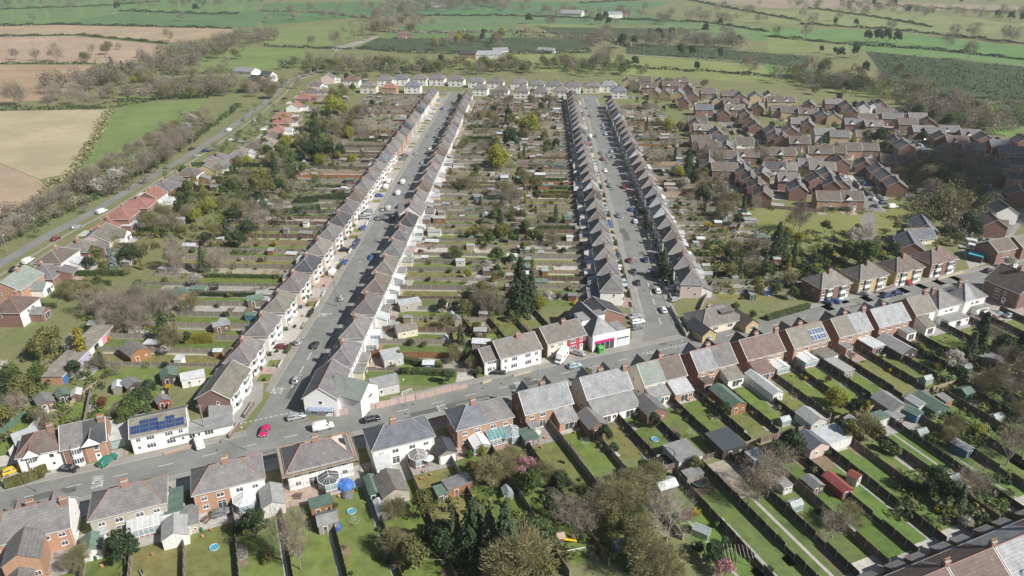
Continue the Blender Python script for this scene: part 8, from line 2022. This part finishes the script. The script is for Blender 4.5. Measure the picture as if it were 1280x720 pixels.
# more cars along both streets and in the estate, as the photo shows them
cols = ['silver', 'grey', 'black', 'blue', 'white', 'silver', 'navy', 'silver', 'grey', 'black', 'silver', 'white', 'maroon', 'paleblue']
for nm, o, n0, n1, side, step in ((VAN_SUN, S1o, 1, 26, -1, 14.55), (VAN_SH, S1o, 1, 25, 1, 14.55), (SHOP_SUN, S2o, 1, 25, -1, 12.8), (SHOP_SH, S2o, 1, 23, 1, 12.6)):
 for i in range(n0, n1):
  c = ROWS[nm][i]; t = (c - o).dot(TV)
  lod = 0 if i < 6 else 1
  if RND.random() < ((.62 if o is S2o else .42) if i > 3 else .3):
   k = RND.choice(['hatch', 'hatch', 'saloon', 'estate', 'suv', 'hatch']); cl = RND.choice(cols)
   car(k, cl, st(o, t + RND.uniform(-4.5, 4.5), side * 3.2), TH + (PI if RND.random() < .5 else 0), f"at the kerb before {nth(i)} pair of {nm}", lod)
  if side < 0 and RND.random() < .55:
   d_ = (c - o).dot(TN); k = RND.choice(['hatch', 'hatch', 'saloon', 'suv']); cl = RND.choice(cols)
   car(k, cl, st(o, t + RND.choice([-1, 1]) * RND.uniform(1.5, 5), d_ + 3.8 + 2.6 if nm == VAN_SUN else d_ + 3.8 + 1.9), TH + RND.choice([0, PI]) if nm != VAN_SUN else TH - PI / 2 + RND.uniform(-.1, .1), f"on the forecourt of {nth(i)} pair of {nm}", lod)
for u, v, rz in ((925, 158, -1.0), (912, 160, -1.0), (936, 170, -1), (950, 178, -1), (958, 176, -1.0), (967, 187, .3), (905, 168, 1.4), (870, 131, .5), (878, 138, -1), (1050, 218, 1.2), (1056, 222, 1.2), (1080, 231, 1.3), (1068, 215, .4), (1103, 255, .2), (1106, 250, .4), (1098, 247, 1.2), (1120, 166, -1), (1140, 172, -1), (1149, 182, -1), (1156, 176, .2), (1110, 157, .2), (1162, 178, .3), (1265, 277, .2), (1258, 268, 1.0), (1275, 252, .3), (1262, 240, .3), (1240, 226, .3), (1085, 199, .2), (1074, 201, .4), (1042, 203, 1.4), (962, 246, .2), (935, 208, 1.3), (989, 203, .4), (1092, 250, 1.2), (1088, 243, 1.2), (1095, 258, 1.0)):
 carp(RND.choice(['hatch', 'saloon', 'estate', 'suv']), RND.choice(cols), u, v, rz, next(z for a, b, z in ZONES if u < a and (v < b or b == 0)), 1)
for u, v, rz in ((70, 300, 1.4), (95, 285, 1.3), (20, 338, 1.5), (240, 187, 1.3), (246, 196, .3), (258, 190, .3), (290, 176, .2), (318, 152, 1.5), (328, 163, .3), (302, 178, .2), (345, 140, .3), (356, 124, .3)):
 carp(RND.choice(['hatch', 'saloon', 'estate', 'suv']), RND.choice(cols), u, v, rz, 'by the lane houses', 1)
car('hatch', 'yellow', g(16, 590), A0 + .4, '', 0, 0, 'yellow hatchback with a red and white cover beside the small white house')
# ================================================================ street lamps, poles, signs
def lamp(p, rz, ref, h=7.0, key=0.0):
 def pk():
  a = MB(); a.tube((0, 0, 0), (0, 0, 1.2), .09, n=6); a.tube((0, 0, 1.2), (0, 0, h), .06, .045, n=6); a.tube((0, 0, h), (.9, 0, h + .25), .035, n=5); return a.mesh('pole', STEEL)
 def hk():
  a = MB(); a.rings([[(.8, -.09, h + .2), (.8, .09, h + .2), (.8, .09, h + .3), (.8, -.09, h + .3)], [(1.1, -.14, h + .22), (1.1, .14, h + .22), (1.1, .14, h + .36), (1.1, -.14, h + .36)], [(1.5, -.08, h + .26), (1.5, .08, h + .26), (1.5, .08, h + .32), (1.5, -.08, h + .32)]])
  return a.mesh('lamp_head', GUT)
 t = thing('street_lamp', 'slim grey street lamp', 'street lamp', p, rz, ref, None, key)
 ob('pole', cached(('lp', h), pk), t); ob('lamp_head', cached(('lh', h), hk), t)
for i in range(9):
 lamp(st(S1o, 18 + i * 38, -4.9), TH - PI / 2, f"on the sunlit kerb, {nth(i)} up van street"); lamp(st(S1o, 36 + i * 38, 4.9), TH + PI / 2, f"on the shaded kerb, {nth(i)} up van street")
 if i < 8: lamp(st(S2o, 26 + i * 40, 4.9), TH + PI / 2, f"on the shaded kerb, {nth(i)} up shop street"); lamp(st(S2o, 44 + i * 40, -4.9), TH - PI / 2, f"on the sunlit kerb, {nth(i)} up shop street")
for i, (u, v) in enumerate(((46, 615), (308, 563), (508, 508), (846, 452), (672, 478), (960, 398), (1130, 360))):
 lamp(g(u, v), RZ_M + (PI / 2 if i not in (1, 3) else -PI / 2), f"along the main road, {nth(i)} from the small white house")
for i in range(9):
 p = LANE[1].lerp(LANE[8], i / 8.0); q = offs(LANE, 4.4)[min(8, 1 + int(i * 7 / 8))]
 lamp(g(*[(10, 320), (48, 298), (98, 270), (145, 243), (185, 216), (214, 200), (272, 164), (312, 140), (332, 124)][i]), -PI / 2 + PI, f"on the field side of the lane, {nth(i)} from the near end", 7.5)
def telegraph(p, rz, desc):
 t = thing('telegraph_pole', desc, 'telegraph pole', p, rz)
 a = MB(); a.tube((0, 0, 0), (0, 0, 9.0), .14, .10, n=7); ob('pole', a.mesh('pole', WOOD['grey']), t)
 for z_ in (8.3, 8.7): a = MB(); a.box(-.8, .8, -.05, .05, z_, z_ + .09, 0, True); ob('crossarm', a.mesh('crossarm', WOOD['grey']), t)
telegraph(g(10, 316), .4, 'grey telegraph pole on the verge at the near end of the lane'); telegraph(g(258, 545), .3, 'grey telegraph pole beside the brown gabled corner house'); telegraph(g(421, 383), .3, 'telegraph pole on the sunlit pavement of van street')
# ================================================================ walls, long fences and garden things near the camera
a_ = [g(*p) for p in ((418, 521), (470, 511), (520, 500), (585, 484))]
for i in range(3): fence(a_[i] + AX * .05, a_[i + 1] - AX * .05, 1.8, 'pinkf', ('beside the white corner house', 'beside the felt-roofed garage', 'beyond the garden goal')[i], desc='pinkish panel fence along the main road')
wall(g(857, 421), g(905, 410), 1.3, CONC, 'long white concrete wall before the cream bungalow'); wall(g(909, 409), g(926, 406), 1.2, CONC, 'short white concrete wall past the bungalow gate'); wall(g(857, 420), g(838, 385), 1.3, WALL['grey'], 'grey wall running up shop street beside the bungalow')
wall(g(205, 569), g(241, 559), .6, WALL['orange'], 'low pale brick wall before the solar house annex'); wall(g(287, 549), g(300, 531), 1.2, WALL['brownbrick'], 'dark wall at the corner house forecourt'); wall(g(306, 523), g(318, 505), 1.2, WALL['brownbrick'], 'dark wall farther up the corner house forecourt')
wall(g(642, 471), g(664, 465), .5, WALL['yellow'], 'low buff wall before the white-clad pair'); wall(g(603, 480), g(614, 476), .5, WALL['yellow'], 'low buff wall before the garage wing')
wall(g(1094, 367), g(1118, 358), .9, WALL['brownbrick'], 'low brick wall before second bay-fronted pair'); wall(g(1172, 350), g(1203, 341), .8, WALL['yellow'], 'low buff wall before the last bay-fronted pair')
a_ = [g(*p) for p in ((12, 500), (60, 478))]
fence(g(0, 545), g(62, 500), 1.6, 'green', '', desc='pale green fence running past the lock-up garages'); fence(g(14, 572), g(62, 515), 2.0, 'white', '', desc='tall white painted fence beside the small white house'); fence(g(84, 512), g(122, 482), 1.5, 'pale', '', desc='pale timber fence below the garage yard'); fence(g(935, 259), g(1030, 266), 1.6, 'brown', '', desc='brown panel fence along the top of the green', lod=1)
fence(g(860, 420), g(935, 265), 1.6, 'grey', '', desc='long grey fence behind the shop street gardens', lod=1)
# shop forecourt bins, goals, slides, pergola, playhouse, tarpaulin
RZG = RZ_M
def goal(p, rz, w, desc):
 a = MB(); h = w * .45
 for s in (-1, 1): a.tube((s * w / 2, 0, 0), (s * w / 2, 0, h), .06, n=5); a.tube((s * w / 2, 0, h), (s * w / 2, .9, 0), .04, n=5)
 a.tube((-w / 2, 0, h), (w / 2, 0, h), .06, n=5); a.tube((-w / 2, .9, 0), (w / 2, .9, 0), .04, n=5)
 t = thing('goal', desc, 'goal', p, rz); ob('frame', a.mesh('frame', WHITE), t)
 b = MB()
 for k in range(9):
  x = -w / 2 + w * k / 8; b.tube((x, .02, h), (x, .9, .03), .010, n=3)
 for k in range(1, 5): b.tube((-w / 2, .9 * k / 5, h * (1 - k / 5)), (w / 2, .9 * k / 5, h * (1 - k / 5)), .010, n=3)
 ob('net', b.mesh('net', WHITE), t)
goal(g(720, 694), RZ_M - .15, 3.6, 'white football goal on the lawn by the climbing frame'); goal(g(509, 493), RZ_M + .2, 2.8, 'white garden goal on the lawn behind the white corner house')
t = thing('climbing_frame', 'timber climbing frame with tower, slide and swing beside the bare trees', 'climbing frame', g(698, 682), .3)
a_ = MB()
for x in (-.8, .8):
 for y in (-.8, .8): a_.tube((x, y, 0), (x, y, 2.6), .07, n=5)
a_.box(-.9, .9, -.9, .9, 1.4, 1.5, 0, True); ob('tower', a_.mesh('tower', WOOD['brown']), t)
a_ = MB(); a_.poly([(-1.1, -1, 2.6), (1.1, -1, 2.6), (1.1, 0, 3.3), (-1.1, 0, 3.3)]); a_.poly([(1.1, 1, 2.6), (-1.1, 1, 2.6), (-1.1, 0, 3.3), (1.1, 0, 3.3)]); ob('roof', a_.mesh('roof', WOOD['pale']), t)
a_ = MB(); a_.box(-.3, .3, 0, 3.2, 0, .05, 0, True); s_ = ob('slide', a_.mesh('slide', PAINTS['yellow']), t, (0, .9, 1.42)); s_.rotation_euler = (-.43, 0, -PI / 2); s_.location = (.9, 0, 1.42)
a_ = MB(); a_.tube((-.8, 0, 2.4), (-3.6, 0, 2.4), .07, n=5); a_.tube((-3.6, 0, 2.4), (-3.6, -1, 0), .06, n=5); a_.tube((-3.6, 0, 2.4), (-3.6, 1, 0), .06, n=5)
for x in (-1.6, -2.6): a_.tube((x - .2, 0, 2.4), (x - .2, 0, .6), .015, n=3); a_.tube((x + .2, 0, 2.4), (x + .2, 0, .6), .015, n=3); a_.box(x - .25, x + .25, -.1, .1, .56, .6, 0, True)
ob('swing', a_.mesh('swing', WOOD['brown']), t)
t = thing('pergola', 'timber pergola among shrubs by the pink blossom tree', 'pergola', g(918, 700), RZ_M - .5)
for x in (-2.4, 0, 2.4):
 for y in (-1.2, 1.2):
  a_ = MB(); a_.tube((0, 0, 0), (0, 0, 2.3), .07, n=5); ob('post', cached('pgp', lambda: a_.mesh('post', WOOD['grey'])), t, (x, y, 0))
a_ = MB()
for k in range(9): a_.box(-2.8 + .7 * k - .05, -2.8 + .7 * k + .05, -1.6, 1.6, 2.3, 2.42, 0, True)
ob('rafter', a_.mesh('slat', WOOD['grey']), t)
def tarp(p, r, h, m_, desc, seed):
 rnd = random.Random(seed); a = MB(); k = 12
 rr = []
 for j, f in enumerate((1, .86, .6, .3, .08)):
  rr.append([(r * f * math.cos(2 * PI * i / k) * rnd.uniform(.85, 1.12), r * f * math.sin(2 * PI * i / k) * rnd.uniform(.85, 1.12), h * (0, .55, .8, .95, 1)[j] * rnd.uniform(.85, 1.1)) for i in range(k)])
 a.rings(rr); tag(ob('tarpaulin', a.mesh('tarpaulin', m_), None, p), desc, 'tarpaulin')
tarp(g(432, 608), 2.0, 1.5, mat('blue_tarpaulin', (.05, .14, .42), (.08, .2, .55), scale=2, rough=.5), 'crumpled blue tarpaulin heap on the lawn of the scaffolded pair', 3)
tarp(g(434, 620), 1.3, 1.1, mat('grey_rubble', (.10, .11, .13), (.2, .2, .2), scale=3), 'dark covered heap below the blue tarpaulin', 5)
tarp(g(421, 660), 1.1, 1.3, PAINTS['blue'], 'small blue cover beside the grey double-roofed shed', 8)
t = thing('goods_bin', 'tall bright green clothes bank on the shop forecourt', 'clothes bank', g(751, 441), RZ_M)
a_ = MB(); a_.box(-.75, .75, -.6, .6, 0, 1.7, 0); a_.poly([(-.75, -.6, 1.7), (.75, -.6, 1.7), (.75, .6, 2.05), (-.75, .6, 2.05)]); ob('body', a_.mesh('body', mat('bank_green', (.10, .40, .09), rough=.5)), t)
a_ = MB(); a_.box(-.5, .5, -.66, -.6, 1.2, 1.5, 0, True); ob('flap', a_.mesh('flap', TRIM), t)
# small garden things that fill the nearer plots
def planter(p, ref):
 def mk():
  a = MB(); k = 8; a.rings([[(r * math.cos(2 * PI * i / k), r * math.sin(2 * PI * i / k), z) for i in range(k)] for r, z in ((.22, 0), (.34, .45), (.30, .45), (.28, .36))]); return a.mesh('planter', POT)
 tag(ob('planter', cached('planter', mk), None, p), 'clay planter', 'planter', ref)
def bench(p, rz, ref):
 def mk():
  a = MB(); a.box(-.75, .75, -.22, .22, .40, .45, 0, True); a.box(-.75, .75, .2, .25, .5, .9, 0, True)
  for x in (-.65, .65): a.box(x - .04, x + .04, -.22, .24, 0, .62, 0)
  return a.mesh('garden_bench', WOOD['grey'])
 tag(ob('garden_bench', cached('bench', mk), None, p, rz), 'weathered garden bench', 'bench', ref)
def butt(p, ref):
 def mk():
  a = MB(); k = 10; a.rings([[(r * math.cos(2 * PI * i / k), r * math.sin(2 * PI * i / k), z) for i in range(k)] for r, z in ((.26, 0), (.31, .5), (.27, 1.0), (.2, 1.02))]); return a.mesh('water_butt', BIN['green'])
 tag(ob('water_butt', cached('butt', mk), None, p), 'green water butt', 'water butt', ref)
def washing(p, rz, ref):
 t = thing('rotary_clothes_line', 'rotary clothes line', 'clothes line', p, rz, ref)
 def mk():
  a = MB(); a.tube((0, 0, 0), (0, 0, 1.7), .03, n=5)
  for i in range(4): a.tube((0, 0, 1.1), (1.3 * math.cos(i * PI / 2), 1.3 * math.sin(i * PI / 2), 2.0), .02, n=4)
  return a.mesh('frame', STEEL)
 def lk():
  a = MB()
  for f in (.5, .75, 1):
   for i in range(4):
    q = [(1.3 * f * math.cos(j * PI / 2), 1.3 * f * math.sin(j * PI / 2), 1.1 + .9 * f) for j in (i, i + 1)]; a.tube(q[0], q[1], .008, n=3)
  return a.mesh('line', WHITE)
 ob('frame', cached('rcf', mk), t); ob('line', cached('rcl', lk), t)
def pool(p, ref):
 def mk():
  a = MB(); k = 16; a.rings([[(r * math.cos(2 * PI * i / k), r * math.sin(2 * PI * i / k), z) for i in range(k)] for r, z in ((.9, 0), (.98, .14), (.92, .28), (.82, .24), (.8, .12))], cap=False); return a.mesh('rim', PAINTS['paleblue'])
 t = thing('paddling_pool', 'round blue paddling pool', 'pool', p, 0, ref); ob('rim', cached('pool', mk), t)
 b = MB(); b.poly([(.82 * math.cos(2 * PI * i / 16), .82 * math.sin(2 * PI * i / 16), .14) for i in range(16)]); ob('water', cached('poolw', lambda: b.mesh('water', mat('pool_water', (.10, .32, .42), rough=.05))), t)
for k, (a, nm) in sk:
 ref = f"behind the {nm}"
 for _ in range(4): planter(M(a + RND.uniform(-6, 6), RND.uniform(-124.5, -119)), ref)
 if RND.random() < .7: bench(M(a + RND.uniform(-6, 6), RND.uniform(-121, -112)), RND.uniform(0, 6), ref)
 if RND.random() < .6: butt(M(a + RND.choice([-6.2, 6.2]), -122.5), ref)
 if RND.random() < .6: washing(M(a + RND.choice([-4, 4]), RND.uniform(-117, -108)), RND.uniform(0, 1), ref)
 if RND.random() < .35: pool(M(a + RND.choice([-4, 4]), RND.uniform(-119, -112)), ref)
 wheelie(M(a + RND.choice([-6.6, 6.6]), -137.5), RND.uniform(0, 6), RND.choice(['black', 'green', 'brown', 'blue']), f"before the {nm}")
def cloud(cx, cy, rx, ry, h, n, seed):
 rnd = random.Random(seed); a = MB()
 for i in range(n):
  t, f = rnd.uniform(0, 2 * PI), rnd.random() ** .5; r = rnd.uniform(5, 16) * (1.25 - f * .8); p = (cx + math.cos(t) * rx * f, cy + math.sin(t) * ry * f, h + rnd.uniform(-8, 14) * (1 - f))
  a.rings([[(p[0] + r * 1.3 * math.sin(k * PI / 6) * math.cos(j * PI / 5), p[1] + r * 1.3 * math.sin(k * PI / 6) * math.sin(j * PI / 5), p[2] + r * .7 * math.cos(k * PI / 6)) for j in range(10)] for k in (.4, 1, 2, 3, 4, 5, 5.6)])
 struct('cloud', a.mesh('cloud', mat('cloud_white', (.8, .8, .8), rough=1), True))
cloud(245 + 438, 335 - 242, 62, 62, 420, 170, 3); cloud(255 + 438, 205 - 242, 40, 34, 420, 80, 5)
hz = MB(); hz.box(-4200, 4200, -1200, 7400, -1.5, 140, 0, True)
HZ = bpy.data.materials.new('haze_air'); HZ.use_nodes = True
n_ = HZ.node_tree; n_.nodes.remove(n_.nodes['Principled BSDF']); v_ = n_.nodes.new('ShaderNodeVolumePrincipled')
v_.inputs['Color'].default_value = (.86, .93, 1, 1); v_.inputs['Density'].default_value = .00011; v_.inputs['Anisotropy'].default_value = .2
n_.links.new(v_.outputs[0], n_.nodes['Material Output'].inputs['Volume'])
struct('haze', hz.mesh('haze', HZ), kind='stuff')
# ================================================================ camera, sky, sun
finish_labels()
cam = bpy.data.cameras.new('camera'); co = bpy.data.objects.new('camera', cam); COL.objects.link(co)
co.location = (0, 0, CAM_H); co.rotation_euler = (PI / 2 - PITCH, 0, 0)
cam.sensor_width = 36.0; cam.lens = 36.0 * FOC / 1280.0; cam.clip_end = 9000; cam.clip_start = .5
SC.camera = co
SUN_AZ, SUN_EL = math.radians(-29), math.radians(40)
sd = Vector((math.cos(SUN_AZ) * math.cos(SUN_EL), math.sin(SUN_AZ) * math.cos(SUN_EL), math.sin(SUN_EL)))
sl = bpy.data.lights.new('sun', 'SUN'); so = bpy.data.objects.new('sun', sl); COL.objects.link(so)
sl.energy = 5.0; sl.angle = math.radians(.53); sl.color = (1.0, .965, .91)
so.rotation_euler = sd.to_track_quat('Z', 'Y').to_euler(); so.location = (0, 0, 300)
w = bpy.data.worlds.new('World'); SC.world = w; w.use_nodes = True
nt = w.node_tree; sk = nt.nodes.new('ShaderNodeTexSky'); sk.sky_type = 'NISHITA'; sk.sun_disc = False
sk.sun_elevation = SUN_EL; sk.sun_rotation = PI / 2 - SUN_AZ; sk.air_density = 1.0; sk.dust_density = 1.5
nt.links.new(sk.outputs[0], nt.nodes['Background'].inputs[0]); nt.nodes['Background'].inputs[1].default_value = .052
vs = SC.view_settings; vs.view_transform = 'Standard'; vs.look = 'None'; vs.exposure = 0.33; vs.gamma = 1.0; vs.use_curve_mapping = False
cy = SC.cycles
cy.use_denoising = True; cy.max_bounces = 6; cy.diffuse_bounces = 3; cy.glossy_bounces = 3; cy.transmission_bounces = 4; cy.volume_bounces = 1; cy.transparent_max_bounces = 6
cy.use_adaptive_sampling = True; cy.adaptive_threshold = .02
